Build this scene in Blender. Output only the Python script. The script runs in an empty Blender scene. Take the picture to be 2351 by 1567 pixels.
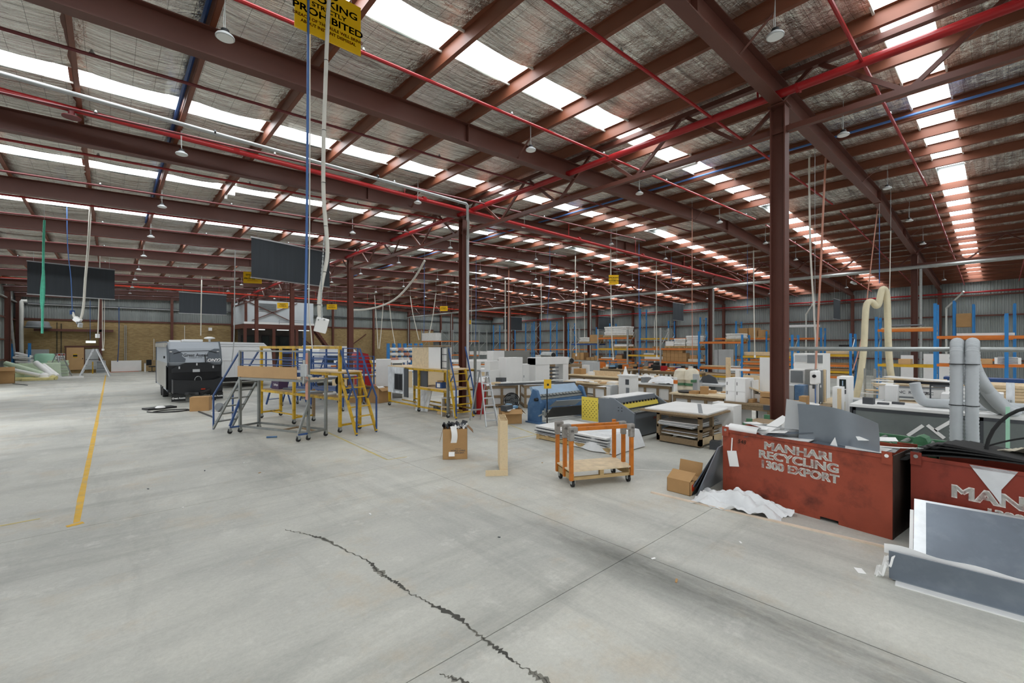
import bpy, bmesh, math, random
from mathutils import Vector, Matrix, noise
random.seed(7)
C = bpy.context.scene.collection
S = bpy.context.scene
# ------------------------------------------------------------------ camera
FPX, HZ, CXP, TH, CH = 1013.0, 794.0, 1175.5, math.radians(47.69), 2.32
cam = bpy.data.cameras.new('camera'); camo = bpy.data.objects.new('camera', cam); C.objects.link(camo)
cam.sensor_width = 36.0; cam.lens = FPX / 2351 * 36; cam.shift_y = (HZ - 783.5) / 2351; cam.clip_start = .05; cam.clip_end = 300
camo.location = (0, 0, CH); camo.rotation_euler = (math.pi / 2, 0, TH - math.pi / 2)
S.camera = camo
# ------------------------------------------------------------------ world, exposure
SKY = 3.6            # overcast sky radiance, seen through the open roller doors behind the camera
W = bpy.data.worlds.new('overcast_sky'); S.world = W; W.use_nodes = True
W.node_tree.nodes['Background'].inputs[0].default_value = (.93, .96, 1, 1)
W.node_tree.nodes['Background'].inputs[1].default_value = SKY
S.view_settings.view_transform = 'Standard'; S.view_settings.look = 'None'
S.view_settings.exposure = 0.12; S.view_settings.gamma = 1.0; S.view_settings.use_curve_mapping = False
SKY_POWER = 8.6      # brightness of the daylight coming through the translucent roof sheets
DOORS_LEFT = ((-8.5, -2.5), (15.0, 21.5), (30.0, 36.5)); DOORS_FRONT = ((-3.5, 4.5), (10.5, 18.5)); DOOR_H = 5.2
def portal(loc, rot, sx, sy):      # guides sky sampling through a real door opening, emits nothing itself
    l = bpy.data.lights.new('door_portal', 'AREA'); l.shape = 'RECTANGLE'; l.size = sx; l.size_y = sy; l.cycles.is_portal = True
    o = bpy.data.objects.new('door_portal', l); C.objects.link(o); o.location = loc; o.rotation_euler = rot
for a, b in DOORS_LEFT: portal((-5.85, (a + b) / 2, DOOR_H / 2), (0, -math.pi / 2, 0), DOOR_H, b - a)
for a, b in DOORS_FRONT: portal(((a + b) / 2, -12.36, DOOR_H / 2), (math.pi / 2, 0, 0), b - a, DOOR_H)
# ------------------------------------------------------------------ helpers
F2 = Vector((math.cos(TH), math.sin(TH), 0)); R2 = Vector((math.sin(TH), -math.cos(TH), 0))
def at(px, py, D):            # a point at depth D metres in front of the survey point
    return F2 * D + R2 * ((px - CXP) / FPX * D) + Vector((0, 0, CH + (HZ - py) / FPX * D))
def fl(px, py, z=0.0):        # a survey bearing met with height z
    return at(px, py, (z - CH) * FPX / (HZ - py))
def dep(p): return p[0] * F2.x + p[1] * F2.y
def lin(c): return tuple((v / 12.92 if v <= .04045 else ((v + .055) / 1.055) ** 2.4) for v in c)
def rgb(s):
    return lin(tuple(int(s[i:i + 2], 16) / 255 for i in (0, 2, 4)))
MATS = {}
def mat(name, col=None, rough=.6, metal=0., var=.12, scale=3., bump=0., bscale=30., stretch=None, dirt=None, dirta=.35, dscale=2., alpha=1., trans=0., spec=.4, emit=0., noise_detail=4.):
    if name in MATS: return MATS[name]
    m = bpy.data.materials.new(name); MATS[name] = m; m.use_nodes = True
    nt = m.node_tree; b = nt.nodes['Principled BSDF']; L = nt.links
    c = rgb(col)
    b.inputs['Roughness'].default_value = rough; b.inputs['Metallic'].default_value = metal
    b.inputs['Specular IOR Level'].default_value = spec
    m.diffuse_color = (*c, 1)
    tc = nt.nodes.new('ShaderNodeTexCoord'); vec = tc.outputs['Object']
    if stretch:
        mp = nt.nodes.new('ShaderNodeMapping'); mp.inputs['Scale'].default_value = stretch; L.new(vec, mp.inputs[0]); vec = mp.outputs[0]
    out = None
    if var > 0:
        n = nt.nodes.new('ShaderNodeTexNoise'); n.inputs['Scale'].default_value = scale; n.inputs['Detail'].default_value = noise_detail; n.inputs['Roughness'].default_value = .6
        L.new(vec, n.inputs['Vector'])
        r = nt.nodes.new('ShaderNodeMapRange'); r.inputs[1].default_value = .3; r.inputs[2].default_value = .7; r.inputs[3].default_value = 1 - var; r.inputs[4].default_value = 1 + var
        L.new(n.outputs[0], r.inputs[0])
        mx = nt.nodes.new('ShaderNodeMix'); mx.data_type = 'RGBA'; mx.blend_type = 'MULTIPLY'; mx.inputs[0].default_value = 1
        mx.inputs[6].default_value = (*c, 1); L.new(r.outputs[0], mx.inputs[7]); out = mx.outputs[2]
    if dirt:
        n2 = nt.nodes.new('ShaderNodeTexNoise'); n2.inputs['Scale'].default_value = dscale; n2.inputs['Detail'].default_value = 8; n2.inputs['Roughness'].default_value = .65
        L.new(vec, n2.inputs['Vector'])
        r2 = nt.nodes.new('ShaderNodeMapRange'); r2.inputs[1].default_value = .5; r2.inputs[2].default_value = .72; r2.inputs[3].default_value = 0; r2.inputs[4].default_value = dirta; r2.clamp = True
        L.new(n2.outputs[0], r2.inputs[0])
        m2 = nt.nodes.new('ShaderNodeMix'); m2.data_type = 'RGBA'; L.new(r2.outputs[0], m2.inputs[0])
        if out: L.new(out, m2.inputs[6])
        else: m2.inputs[6].default_value = (*c, 1)
        m2.inputs[7].default_value = (*rgb(dirt), 1); out = m2.outputs[2]
    if out: L.new(out, b.inputs['Base Color'])
    else: b.inputs['Base Color'].default_value = (*c, 1)
    if bump:
        n3 = nt.nodes.new('ShaderNodeTexNoise'); n3.inputs['Scale'].default_value = bscale; n3.inputs['Detail'].default_value = 4; L.new(vec, n3.inputs['Vector'])
        bp = nt.nodes.new('ShaderNodeBump'); bp.inputs['Strength'].default_value = bump; bp.inputs['Distance'].default_value = .02
        L.new(n3.outputs[0], bp.inputs['Height']); L.new(bp.outputs[0], b.inputs['Normal'])
    if alpha < 1: b.inputs['Alpha'].default_value = alpha
    if trans: b.inputs['Transmission Weight'].default_value = trans
    if emit: b.inputs['Emission Color'].default_value = (*c, 1); b.inputs['Emission Strength'].default_value = emit
    return m
class G:
    def __init__(s): s.v = []; s.f = []; s.sm = False
    def add(s, vs, fs):
        n = len(s.v); s.v += [tuple(v) for v in vs]; s.f += [tuple(i + n for i in f) for f in fs]; return s
    def bx(s, x0, y0, z0, x1, y1, z1):
        return s.add([(x, y, z) for z in (z0, z1) for y in (y0, y1) for x in (x0, x1)],
                     [(0, 2, 3, 1), (4, 5, 7, 6), (0, 1, 5, 4), (2, 6, 7, 3), (0, 4, 6, 2), (1, 3, 7, 5)])
    def cb(s, c, d, rz=0., rx=0., ry=0.):        # box by centre and size, turned
        M = Matrix.Translation(c) @ Matrix.Rotation(rz, 4, 'Z') @ Matrix.Rotation(ry, 4, 'Y') @ Matrix.Rotation(rx, 4, 'X')
        h = [v / 2 for v in d]
        return s.add([M @ Vector((x, y, z)) for z in (-h[2], h[2]) for y in (-h[1], h[1]) for x in (-h[0], h[0])],
                     [(0, 2, 3, 1), (4, 5, 7, 6), (0, 1, 5, 4), (2, 6, 7, 3), (0, 4, 6, 2), (1, 3, 7, 5)])
    def bar(s, a, b, w=.05, h=None, up=(0, 0, 1)):  # rectangular bar from a to b
        a = Vector(a); b = Vector(b); h = h or w; d = (b - a).normalized(); u = Vector(up)
        if abs(d.dot(u)) > .98: u = Vector((1, 0, 0))
        sx = d.cross(u).normalized(); u = sx.cross(d); sx *= w / 2; u *= h / 2
        vs = [p + i * sx + j * u for p in (a, b) for j in (-1, 1) for i in (-1, 1)]
        return s.add(vs, [(0, 2, 3, 1), (4, 5, 7, 6), (0, 1, 5, 4), (2, 6, 7, 3), (0, 4, 6, 2), (1, 3, 7, 5)])
    def tube(s, pts, r=.03, n=8, cap=True, rs=None):
        s.sm = True
        P = [Vector(p) for p in pts]; k = len(P); vs = []; prev = None
        for i, p in enumerate(P):
            d = ((P[min(i + 1, k - 1)] - p).normalized() + (p - P[max(i - 1, 0)]).normalized()).normalized() if 0 < i < k - 1 else (P[min(i + 1, k - 1)] - P[max(i - 1, 0)]).normalized()
            u = prev if prev is not None else (Vector((0, 0, 1)) if abs(d.z) < .9 else Vector((1, 0, 0)))
            u = (u - d * u.dot(d)).normalized(); prev = u; w = d.cross(u); rr = rs[i] if rs else r
            vs += [p + (u * math.cos(t) + w * math.sin(t)) * rr for t in (2 * math.pi * j / n for j in range(n))]
        fs = [(i * n + j, i * n + (j + 1) % n, (i + 1) * n + (j + 1) % n, (i + 1) * n + j) for i in range(k - 1) for j in range(n)]
        if cap: fs += [tuple(range(n - 1, -1, -1)), tuple((k - 1) * n + j for j in range(n))]
        return s.add(vs, fs)
    def cyl(s, x, y, z0, z1, r, n=16, r2=None):
        return s.tube([(x, y, z0), (x, y, z1)], r, n, True, [r, r if r2 is None else r2])
    def lathe(s, prof, n=20, c=(0, 0, 0)):
        s.sm = True
        k = len(prof); vs = [(c[0] + r * math.cos(2 * math.pi * j / n), c[1] + r * math.sin(2 * math.pi * j / n), c[2] + z) for r, z in prof for j in range(n)]
        fs = [(i * n + j, i * n + (j + 1) % n, (i + 1) * n + (j + 1) % n, (i + 1) * n + j) for i in range(k - 1) for j in range(n)]
        fs += [tuple(range(n - 1, -1, -1)), tuple((k - 1) * n + j for j in range(n))]
        return s.add(vs, fs)
    def prism(s, poly, a0, a1, ax='y'):           # polygon (u,v) extruded along an axis
        f = {'y': lambda u, v, a: (u, a, v), 'x': lambda u, v, a: (a, u, v), 'z': lambda u, v, a: (u, v, a)}[ax]
        n = len(poly); vs = [f(u, v, a) for a in (a0, a1) for u, v in poly]
        fs = [tuple(range(n)), tuple(range(2 * n - 1, n - 1, -1))] + [(i, i + n, (i + 1) % n + n, (i + 1) % n) for i in range(n)]
        return s.add(vs, fs)
    def quad(s, *p): return s.add(p, [tuple(range(len(p)))])
    def sheet(s, fn, nu, nv, t=.004):               # thin closed sheet from fn(u,v) -> point
        vs = []
        for o in (0, 1):
            for i in range(nu + 1):
                for j in range(nv + 1):
                    p = Vector(fn(i / nu, j / nv)); vs.append(p + Vector((0, 0, -t * o)) if not s_side(fn) else p + s_side(fn) * t * o)
        m = (nu + 1) * (nv + 1); idx = lambda i, j: i * (nv + 1) + j; fs = []
        for i in range(nu):
            for j in range(nv):
                fs.append((idx(i, j), idx(i + 1, j), idx(i + 1, j + 1), idx(i, j + 1)))
                fs.append((m + idx(i, j), m + idx(i, j + 1), m + idx(i + 1, j + 1), m + idx(i + 1, j)))
        for i in range(nu):
            fs.append((idx(i, 0), m + idx(i, 0), m + idx(i + 1, 0), idx(i + 1, 0))); fs.append((idx(i + 1, nv), m + idx(i + 1, nv), m + idx(i, nv), idx(i, nv)))
        for j in range(nv):
            fs.append((idx(0, j + 1), m + idx(0, j + 1), m + idx(0, j), idx(0, j))); fs.append((idx(nu, j), m + idx(nu, j), m + idx(nu, j + 1), idx(nu, j + 1)))
        s.sm = True
        return s.add(vs, fs)
def s_side(fn): return getattr(fn, 'side', None)
def mk(name, g, m, parent=None, loc=(0, 0, 0), rz=0., bevel=0., kind=None, label=None):
    me = bpy.data.meshes.new(name); me.from_pydata(g.v, [], g.f); me.update()
    if isinstance(m, str): m = MATS[m]
    me.materials.append(m)
    o = bpy.data.objects.new(name, me); C.objects.link(o); o.location = loc; o.rotation_euler = (0, 0, rz)
    if g.sm: me.shade_smooth(); me.set_sharp_from_angle(angle=math.radians(40))
    if bevel:
        bv = o.modifiers.new('bevel', 'BEVEL'); bv.width = bevel; bv.segments = 2; bv.limit_method = 'ANGLE'; bv.angle_limit = math.radians(40)
    if parent: o.parent = parent
    if kind: o['kind'] = kind
    if label: o['label'] = label
    return o
def tag(o, label, cat, group=None):
    o['label'] = label; o['category'] = cat
    if group: o['group'] = group
    return o
def thing(name, label, cat, loc=(0, 0, 0), rz=0., group=None, kind=None):
    o = bpy.data.objects.new(name, None); C.objects.link(o); o.location = loc; o.rotation_euler = (0, 0, rz); o.empty_display_size = .2
    if kind: o['kind'] = kind
    else: tag(o, label, cat, group)
    return o
def one(name, g, m, label, cat, group=None, loc=(0, 0, 0), rz=0., bevel=0.):   # a thing that is one mesh
    return tag(mk(name, g, m, None, loc, rz, bevel), label, cat, group)
def dup(src, loc, rz, label=None, group=None, sc=None):
    r = src.copy(); C.objects.link(r); r.location = loc; r.rotation_euler = (0, 0, rz)
    if label: r['label'] = label
    if group: r['group'] = group
    if sc: r.scale = sc
    for ch in list(src.children):
        c = ch.copy(); C.objects.link(c); c.parent = r
        for g in ch.children:
            d = g.copy(); C.objects.link(d); d.parent = c
    return r
def P(parent, name, m, *sh, bevel=0., label=None, kind=None):   # quick part: shapes as tuples
    g = G()
    for s in sh:
        k, a = s[0], s[1:]
        if k == 'b': g.bx(*a)
        elif k == 'c': g.cb(*a)
        elif k == 'r': g.bar(*a)
        elif k == 't': g.tube(a[1:], a[0])
        elif k == 'y': g.cyl(*a)
        elif k == 'l': g.lathe(*a)
        elif k == 'p': g.prism(*a)
    return mk(name, g, m, parent, (0, 0, 0), 0, bevel, kind, label)
def text(name, body, m, parent, M, size, ext=.002, off=0., align='CENTER', sx=1., shear=0., label=None, bold=0.):
    cu = bpy.data.curves.new(name, 'FONT'); cu.body = body; cu.size = size; cu.extrude = ext; cu.offset = off; cu.align_x = align; cu.align_y = 'CENTER'; cu.shear = shear; cu.resolution_u = 3
    to = bpy.data.objects.new('tmp_text', cu); C.objects.link(to)
    dg = bpy.context.evaluated_depsgraph_get(); me = bpy.data.meshes.new_from_object(to.evaluated_get(dg)); bpy.data.objects.remove(to)
    if bold:
        bm = bmesh.new()
        for dx, dy in ((-1, -.6), (1, -.6), (-1, .6), (1, .6), (0, 0)):
            m2 = me.copy(); m2.transform(Matrix.Translation((dx * bold / sx, dy * bold, 0))); bm.from_mesh(m2); bpy.data.meshes.remove(m2)
        bm.to_mesh(me); bm.free()
    if sx != 1: me.transform(Matrix.Diagonal((sx, 1, 1, 1)))
    me.transform(M); me.materials.clear(); me.materials.append(MATS[m] if isinstance(m, str) else m)
    o = bpy.data.objects.new(name, me); C.objects.link(o)
    if parent: o.parent = parent
    if label: o['label'] = label
    return o
def face(origin, right, up=(0, 0, 1)):     # matrix whose x runs along right, y along up
    r = Vector(right).normalized(); u = Vector(up); u = (u - r * u.dot(r)).normalized(); n = r.cross(u)
    M = Matrix((r, u, n)).transposed().to_4x4(); M.translation = Vector(origin); return M
def lerp(a, b, t): return Vector(a) * (1 - t) + Vector(b) * t
def sag(a, b, d, n=10): return [lerp(a, b, i / n) - Vector((0, 0, d * 4 * (i / n) * (1 - i / n))) for i in range(n + 1)]
def smooth(pts, n=5):            # Catmull-Rom through the points
    P_ = [Vector(p) for p in pts]; o = []
    for i in range(len(P_) - 1):
        p0, p1, p2, p3 = P_[max(i - 1, 0)], P_[i], P_[i + 1], P_[min(i + 2, len(P_) - 1)]
        for k in range(n):
            t = k / n; o.append(.5 * ((2 * p1) + (p2 - p0) * t + (2 * p0 - 5 * p1 + 4 * p2 - p3) * t * t + (3 * p1 - p0 - 3 * p2 + p3) * t ** 3))
    return o + [P_[-1]]
# ------------------------------------------------------------------ common materials
for a in (('steel_brown', '60392f', .45, 0, .10, 1.2), ('steel_purlin', '74432f', .5, 0, .15, .8), ('pipe_red', '9c1f22', .32, 0, .08, 3), ('pipe_orange', 'c93a24', .3, 0, .08, 3),
          ('pipe_maroon', '6e2a2c', .45, 0, .1, 3), ('pvc_white', 'dcdcd6', .35, 0, .05, 3), ('galv', 'a9adab', .38, .55, .12, 8), ('alu', 'c3c6c8', .32, .75, .08, 8),
          ('white_board', 'e6e6e4', .4, 0, .03, 2), ('white_paint', 'f0f0ee', .45, 0, .03, 2), ('grey_light', 'b9bcbd', .45, 0, .05, 3), ('grey_mid', '7d8184', .5, 0, .07, 3), ('grey_dark', '4a4d51', .5, 0, .08, 3),
          ('black', '1b1c1e', .45, 0, .1, 4), ('rubber', '242424', .75, 0, .1, 6), ('rack_blue', '2f7fc0', .4, 0, .1, 3), ('rack_orange', 'd2762f', .45, 0, .12, 3), ('rack_yellow', 'cfa227', .45, 0, .12, 3),
          ('blue_paint', '2c4c80', .45, 0, .15, 5), ('blue_light', '7fb2d6', .45, 0, .08, 4), ('sign_yellow', 'e9b80c', .4, 0, .04, 4), ('sign_black', '17170f', .5, 0, 0, 1), ('sign_red', 'b3300f', .5, 0, 0, 1),
          ('red_paint', 'a3141c', .35, 0, .08, 3), ('cream_hose', 'd8cfb0', .55, 0, .08, 4), ('grey_hose', 'b7bcbf', .55, 0, .06, 4), ('cable_white', 'd9d6cc', .5, 0, .05, 3), ('cable_blue', '4a6ea8', .45, 0, .05, 3),
          ('copper_pink', 'c9907c', .5, 0, .08, 4), ('green_strap', '4fae93', .6, 0, .15, 12), ('plastic_wrap', 'dfdfdc', .35, 0, .12, 6), ('foam_green', 'd5e6cc', .7, 0, .06, 4), ('foam_yellow', 'd9cf93', .8, 0, .12, 6),
          ('green_machine', '4c7a5a', .45, 0, .2, 5), ('green_tank', 'a7d8bd', .45, 0, .06, 3), ('paper_white', 'f2f2f0', .6, 0, .03, 4), ('purple_box', '43304f', .6, 0, .1, 4), ('lens_white', 'e9ebea', .35, 0, 0, 1), ('fabric_cream', 'd6ceba', .85, 0, .1, 5)):
    mat(a[0], a[1], a[2], a[3], a[4], a[5])
mat('card', 'b08a5c', .75, 0, .07, 3, .15, 60); mat('card_dark', '8a6a47', .8, 0, .1, 3)
mat('mdf', 'c6a071', .7, 0, .05, 3); mat('ply', 'd9c19c', .65, 0, .10, 2, .1, 20, (1, 8, 8)); mat('pine', 'dcc6a0', .65, 0, .12, 3, .1, 10, (1, 10, 10), '9c7b52', .3, 3)
mat('timber_old', '8f7a5e', .75, 0, .2, 4, .2, 12, (1, 8, 8)); mat('pallet', 'b59a6c', .75, 0, .2, 3, .2, 12, (1, 8, 8))
mat('yellow_worn', 'cba21e', .45, 0, .14, 6, 0, 30, None, '463d24', .9, 4)
mat('steel_worn', '80837f', .45, .35, .15, 6, 0, 30, None, '3f4a52', .5, 3)
mat('orange_paint', 'c06f20', .42, 0, .08, 5, 0, 30, None, '6d3a12', .4, 9)
mat('tape', '8f8b85', .4, 0, .25, 14, .2, 30)
mat('bin_red', '9a4732', .5, 0, .12, 3, .1, 12, None, '43211a', .8, 2.6)
mat('bin_red_dark', '88382a', .45, 0, .1, 3, .1, 12, None, '3d1a15', .7, 2.2)
mat('bin_rust', '3a2c25', .65, 0, .3, 4, .2, 14, None, '1c1715', .8, 2)
mat('mach_blue', '4a6e95', .42, 0, .1, 3, 0, 30, None, 'a9c0d2', .3, 1.5); mat('mach_bluelight', '9db4c9', .4, 0, .08, 3)
mat('mach_grey', '6e757c', .42, 0, .07, 2); mat('mach_greydark', '505357', .4, .2, .1, 1.5); mat('mach_yellow', 'e6cf52', .45, 0, .06, 3)
mat('sheet_metal', '8d959d', .33, .5, .1, 1.5, .05, 3); mat('sheet_dark', '5c646d', .4, .2, .1, 2)
mat('glass_smoke', '868d8b', .12, 0, .1, 2, alpha=.7); mat('glass_dark', '2c3230', .08, 0, .1, 2)
mat('granite', '8b8b87', .4, 0, .25, 60); mat('osb', 'd6c3a2', .7, 0, .15, 8)
# ------------------------------------------------------------------ the building
X0, X1W, YE, YF = -5.75, 44.1, 53.2, -12.26
T1, T2, RIDGE = 9.27, 29.4, 19.33
ROWS = [2.74 + 10 * k for k in range(-1, 6)]; RAFT = [2.74 + 5 * k for k in range(-3, 11)]
def zb(x): return 6.48 + .037 * min(x, 2 * RIDGE - x)      # underside of the rafters
# concrete floor
m = bpy.data.materials.new('concrete_floor'); MATS['concrete'] = m; m.use_nodes = True
nt = m.node_tree; L = nt.links; b = nt.nodes['Principled BSDF']; b.inputs['Roughness'].default_value = .5; b.inputs['Specular IOR Level'].default_value = .35
tc = nt.nodes.new('ShaderNodeTexCoord')
def nz(scale, detail, rough=.6, st=None, vec=None, dist=0):
    n = nt.nodes.new('ShaderNodeTexNoise'); n.inputs['Scale'].default_value = scale; n.inputs['Detail'].default_value = detail; n.inputs['Roughness'].default_value = rough; n.inputs['Distortion'].default_value = dist
    v = vec or tc.outputs['Object']
    if st:
        mp = nt.nodes.new('ShaderNodeMapping'); mp.inputs['Scale'].default_value = st; L.new(v, mp.inputs[0]); v = mp.outputs[0]
    L.new(v, n.inputs['Vector']); return n.outputs[0]
def rng(o, a, c, d, e):
    r = nt.nodes.new('ShaderNodeMapRange'); r.inputs[1].default_value = a; r.inputs[2].default_value = c; r.inputs[3].default_value = d; r.inputs[4].default_value = e; L.new(o, r.inputs[0]); return r.outputs[0]
def mixc(f, a, c2, mode='MIX'):
    x = nt.nodes.new('ShaderNodeMix'); x.data_type = 'RGBA'; x.blend_type = mode
    if isinstance(f, float): x.inputs[0].default_value = f
    else: L.new(f, x.inputs[0])
    for i, q in ((6, a), (7, c2)):
        if isinstance(q, tuple): x.inputs[i].default_value = (*q, 1)
        else: L.new(q, x.inputs[i])
    return x.outputs[2]
c0 = mixc(rng(nz(.35, 6, .62), .35, .65, 0, 1), rgb('b2b2ab'), rgb('cbcac0'))
c0 = mixc(rng(nz(.16, 6, .65, None, None, .8), .48, .68, 0, .75), c0, rgb('94958f'))
c0 = mixc(rng(nz(.45, 8, .72, (1, .16, 1), None, .4), .5, .7, 0, .75), c0, rgb('848580'))
c0 = mixc(rng(nz(.4, 8, .72, (.14, 1.1, 1), None, .3), .52, .7, 0, .7), c0, rgb('7f8079'))
c0 = mixc(rng(nz(.8, 8, .7), .54, .72, 0, .5), c0, rgb('bda98a'))
c0 = mixc(rng(nz(2.2, 9, .75), .56, .72, 0, .6), c0, rgb('d8d7cf'))
c0 = mixc(rng(nz(6, 9, .8), .6, .75, 0, .6), c0, rgb('7b7a74'))
sx_ = nt.nodes.new('ShaderNodeSeparateXYZ'); L.new(tc.outputs['Object'], sx_.inputs[0])
def mth(op, a, b_=None):
    q = nt.nodes.new('ShaderNodeMath'); q.operation = op
    for k_, v in enumerate((a, b_)):
        if v is None: continue
        if isinstance(v, (int, float)): q.inputs[k_].default_value = v
        else: L.new(v, q.inputs[k_])
    return q.outputs[0]
tyre = mth('MULTIPLY', mth('MULTIPLY', rng(mth('ABSOLUTE', mth('SUBTRACT', sx_.outputs[0], 4.12)), .04, .42, 1, 0), rng(sx_.outputs[1], 5.5, 3.0, 0, 1)), rng(nz(1.6, 8, .7, (1.5, .35, 1)), .3, .6, .1, .95))
c0 = mixc(tyre, c0, rgb('6c6d68'))
tyre2 = mth('MULTIPLY', rng(mth('ABSOLUTE', mth('SUBTRACT', sx_.outputs[0], 5.4)), .05, .6, 1, 0), rng(nz(.9, 8, .7, (1.5, .25, 1)), .42, .65, 0, .55))
c0 = mixc(tyre2, c0, rgb('7d7e79'))
sp = rng(nz(24, 8, .85), .3, .7, .85, 1.12)
c0 = mixc(1.0, c0, sp, 'MULTIPLY')
L.new(c0, b.inputs['Base Color']); L.new(rng(nz(1.2, 5), .3, .7, .38, .62), b.inputs['Roughness'])
bp = nt.nodes.new('ShaderNodeBump'); bp.inputs['Strength'].default_value = .12; bp.inputs['Distance'].default_value = .01; L.new(nz(9, 8, .7), bp.inputs['Height']); L.new(bp.outputs[0], b.inputs['Normal'])
floor = thing('floor', '', '', kind='structure')
# slab panels, 5 m pours, cut along the column grid
mat('joint_dark', '5b5a55', .9, 0, .2, 5); mat('crack_dark', '4c4b46', .95, 0, .3, 8)
xs = [X0, -.4, 4.5, 9.27, 14.3, 19.33, 24.4, 29.4, 34.4, 39.3, X1W]; ys = [YF, -7.26, -2.26, 2.74, 7.9, 12.74, 17.74, 22.74, 27.74, 32.74, 37.74, 42.74, 47.74, YE]
g = G(); g.bx(X0, YF, -.2, X1W, YE, -.012); mk('slab_base', g, 'joint_dark', floor)
for j in range(len(ys) - 1):      # long pours across the hall, sawn joints between them
    g = G(); g.bx(X0, ys[j] + .004, -.15, X1W, ys[j + 1] - .004, 0); mk('slab_panel', g, 'concrete', floor)
def ribbon(g, pts, w, z=.0012, wob=0, seed=1):
    rnd = random.Random(seed); P_ = [Vector((p[0], p[1], z)) for p in pts]; vs = []
    for i, p in enumerate(P_):
        d = (P_[min(i + 1, len(P_) - 1)] - P_[max(i - 1, 0)]).normalized(); n = Vector((-d.y, d.x, 0)); ww = (w[i] if isinstance(w, list) else w) * (1 + wob * rnd.uniform(-1, 1)) / 2
        o = n * rnd.uniform(-1, 1) * wob * .03
        vs += [p + n * ww + o, p - n * ww + o]
    g.add(vs, [(2 * i, 2 * i + 1, 2 * i + 3, 2 * i + 2) for i in range(len(P_) - 1)])
def jag(pts, n, amp, seed):
    rnd = random.Random(seed); o = []
    for i in range(len(pts) - 1):
        for k in range(n):
            p = lerp((*pts[i], 0), (*pts[i + 1], 0), k / n); o.append((p.x + rnd.uniform(-amp, amp), p.y + rnd.uniform(-amp, amp)))
    return o + [pts[-1]]
ck = [(1.64, 6.06), (1.89, 5.48), (2.06, 4.53), (2.06, 4.11), (2.08, 3.72), (2.19, 3.16), (2.19, 2.74), (2.2, 2.4), (2.23, 2.12), (2.27, 1.7)]
mat('crack_grey', '7a786f', .95, 0, .35, 14, .4, 20)
def wobble(pts, n, seed):
    o = []
    for i in range(len(pts) - 1):
        for k in range(n):
            p = lerp((*pts[i], 0), (*pts[i + 1], 0), k / n); o.append((p.x + .035 * noise.noise(Vector((p.y * 2.2, seed, 0))) + .014 * noise.noise(Vector((p.y * 11, seed, 3))) + .006 * noise.noise(Vector((p.y * 40, seed, 5))), p.y))
    return o + [pts[-1]]
for pts, sd, wm in ((ck, 1, 1.), ([(1.74, 2.66), (1.86, 2.42), (1.95, 2.25), (2.02, 1.9)], 7, .8)):
    a = wobble(pts, 22, sd); n_a = len(a)
    for nm_, mm, w0, w1, z in (('crack_edge', 'crack_grey', .012, .07, .0012), ('crack', 'crack_dark', .004, .045, .0018)):
        g = G(); ribbon(g, a, [wm * (w0 + w1 * max(0, .25 + noise.noise(Vector((i * .06, sd, z * 900)))) * min(1, i / 18, (n_a - i) / 10 + .3)) for i in range(n_a)], z, .5, sd); mk(nm_, g, mm, floor)
g = G(); ribbon(g, [(4.36, YF + .1), (4.36, 12.7)], .006, .0012); ribbon(g, [(4.36, 12.78), (4.36, YE - 1)], .006, .0012); mk('saw_joint', g, 'joint_dark', floor)
mat('line_white', 'dcdcd6', .7, 0, .1, 4); g = G(); ribbon(g, [fl(1458, 1077), fl(1500, 1079), fl(1545, 1080)], .02, .0016); mk('floor_line', g, 'line_white', floor)
mat('line_yellow', 'd8ab3a', .7, 0, .12, 4, 0, 30, None, 'b3aa8c', .9, 3); mat('line_faded', 'c4b476', .75, 0, .12, 4, 0, 30, None, 'b0aea4', 1, 2.5)
for pts, w, mm in (([(-.27, 47.5), (-.29, 30), (-.31, 18), (-.33, 8.15)], .075, 'line_yellow'), ([(-1.6, 8.66), (-.7, 8.66)], .05, 'line_faded'), ([(4.33, 12.4), (4.3, 11.5), (4.22, 9.5), (4.18, 8.37)], .05, 'line_faded'), ([(4.18, 8.37), (4.6, 8.32)], .04, 'line_faded'),
                   ([(8.75, 9.9), (8.5, 9.0), (8.22, 7.95)], .05, 'line_faded'), ([(7.06, 8.16), (8.38, 8.1), (9.4, 8.1)], .05, 'line_faded'), ([(-.42, 8.05), (-.26, 8.09)], .1, 'line_yellow')):
    g = G(); pp = []
    for i in range(len(pts) - 1): pp += [lerp((*pts[i], 0), (*pts[i + 1], 0), k / 8) for k in range(8)]
    ribbon(g, pp + [Vector((*pts[-1], 0))], w, .0016, .15, 4); mk('floor_line', g, mm, floor)
# corrugated cladding
mat('cladding', '979d9b', .5, .25, .14, 1.2, 0, 30, (1, 1, .25)); mat('cladding_dark', '7b8282', .5, .25, .14, 1.2, 0, 30, (1, 1, .25))
def corr(a, bb, z0, z1, ztop=None, pitch=.16, amp=.022):
    a = Vector((*a, 0)); bb = Vector((*bb, 0)); Ln = (bb - a).length; d = (bb - a) / Ln; n = Vector((-d.y, d.x, 0)); g = G(); k = int(Ln / pitch); pr = ((0, -1), (.3, -1), (.5, 1), (.8, 1)); st = []
    for i in range(k):
        for u, v in pr: st.append(((i + u) * pitch, v * amp))
    st.append((Ln, -amp)); vs = []
    for s, o in st:
        p = a + d * s + n * o; zt = z1 if ztop is None else ztop(p)
        vs += [(p.x, p.y, z0), (p.x, p.y, zt)]
    g.add(vs, [(2 * i, 2 * i + 2, 2 * i + 3, 2 * i + 1) for i in range(len(st) - 1)]); return g
def ztop(p): return zb(p.x) + .64
wr = thing('wall_right', '', '', kind='structure'); wb = thing('wall_back', '', '', kind='structure'); wl = thing('wall_left', '', '', kind='structure'); wf = thing('wall_front', '', '', kind='structure')
mk('cladding', corr((X1W, YF), (X1W, YE), 0, 7, ztop), 'cladding', wr)
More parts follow.
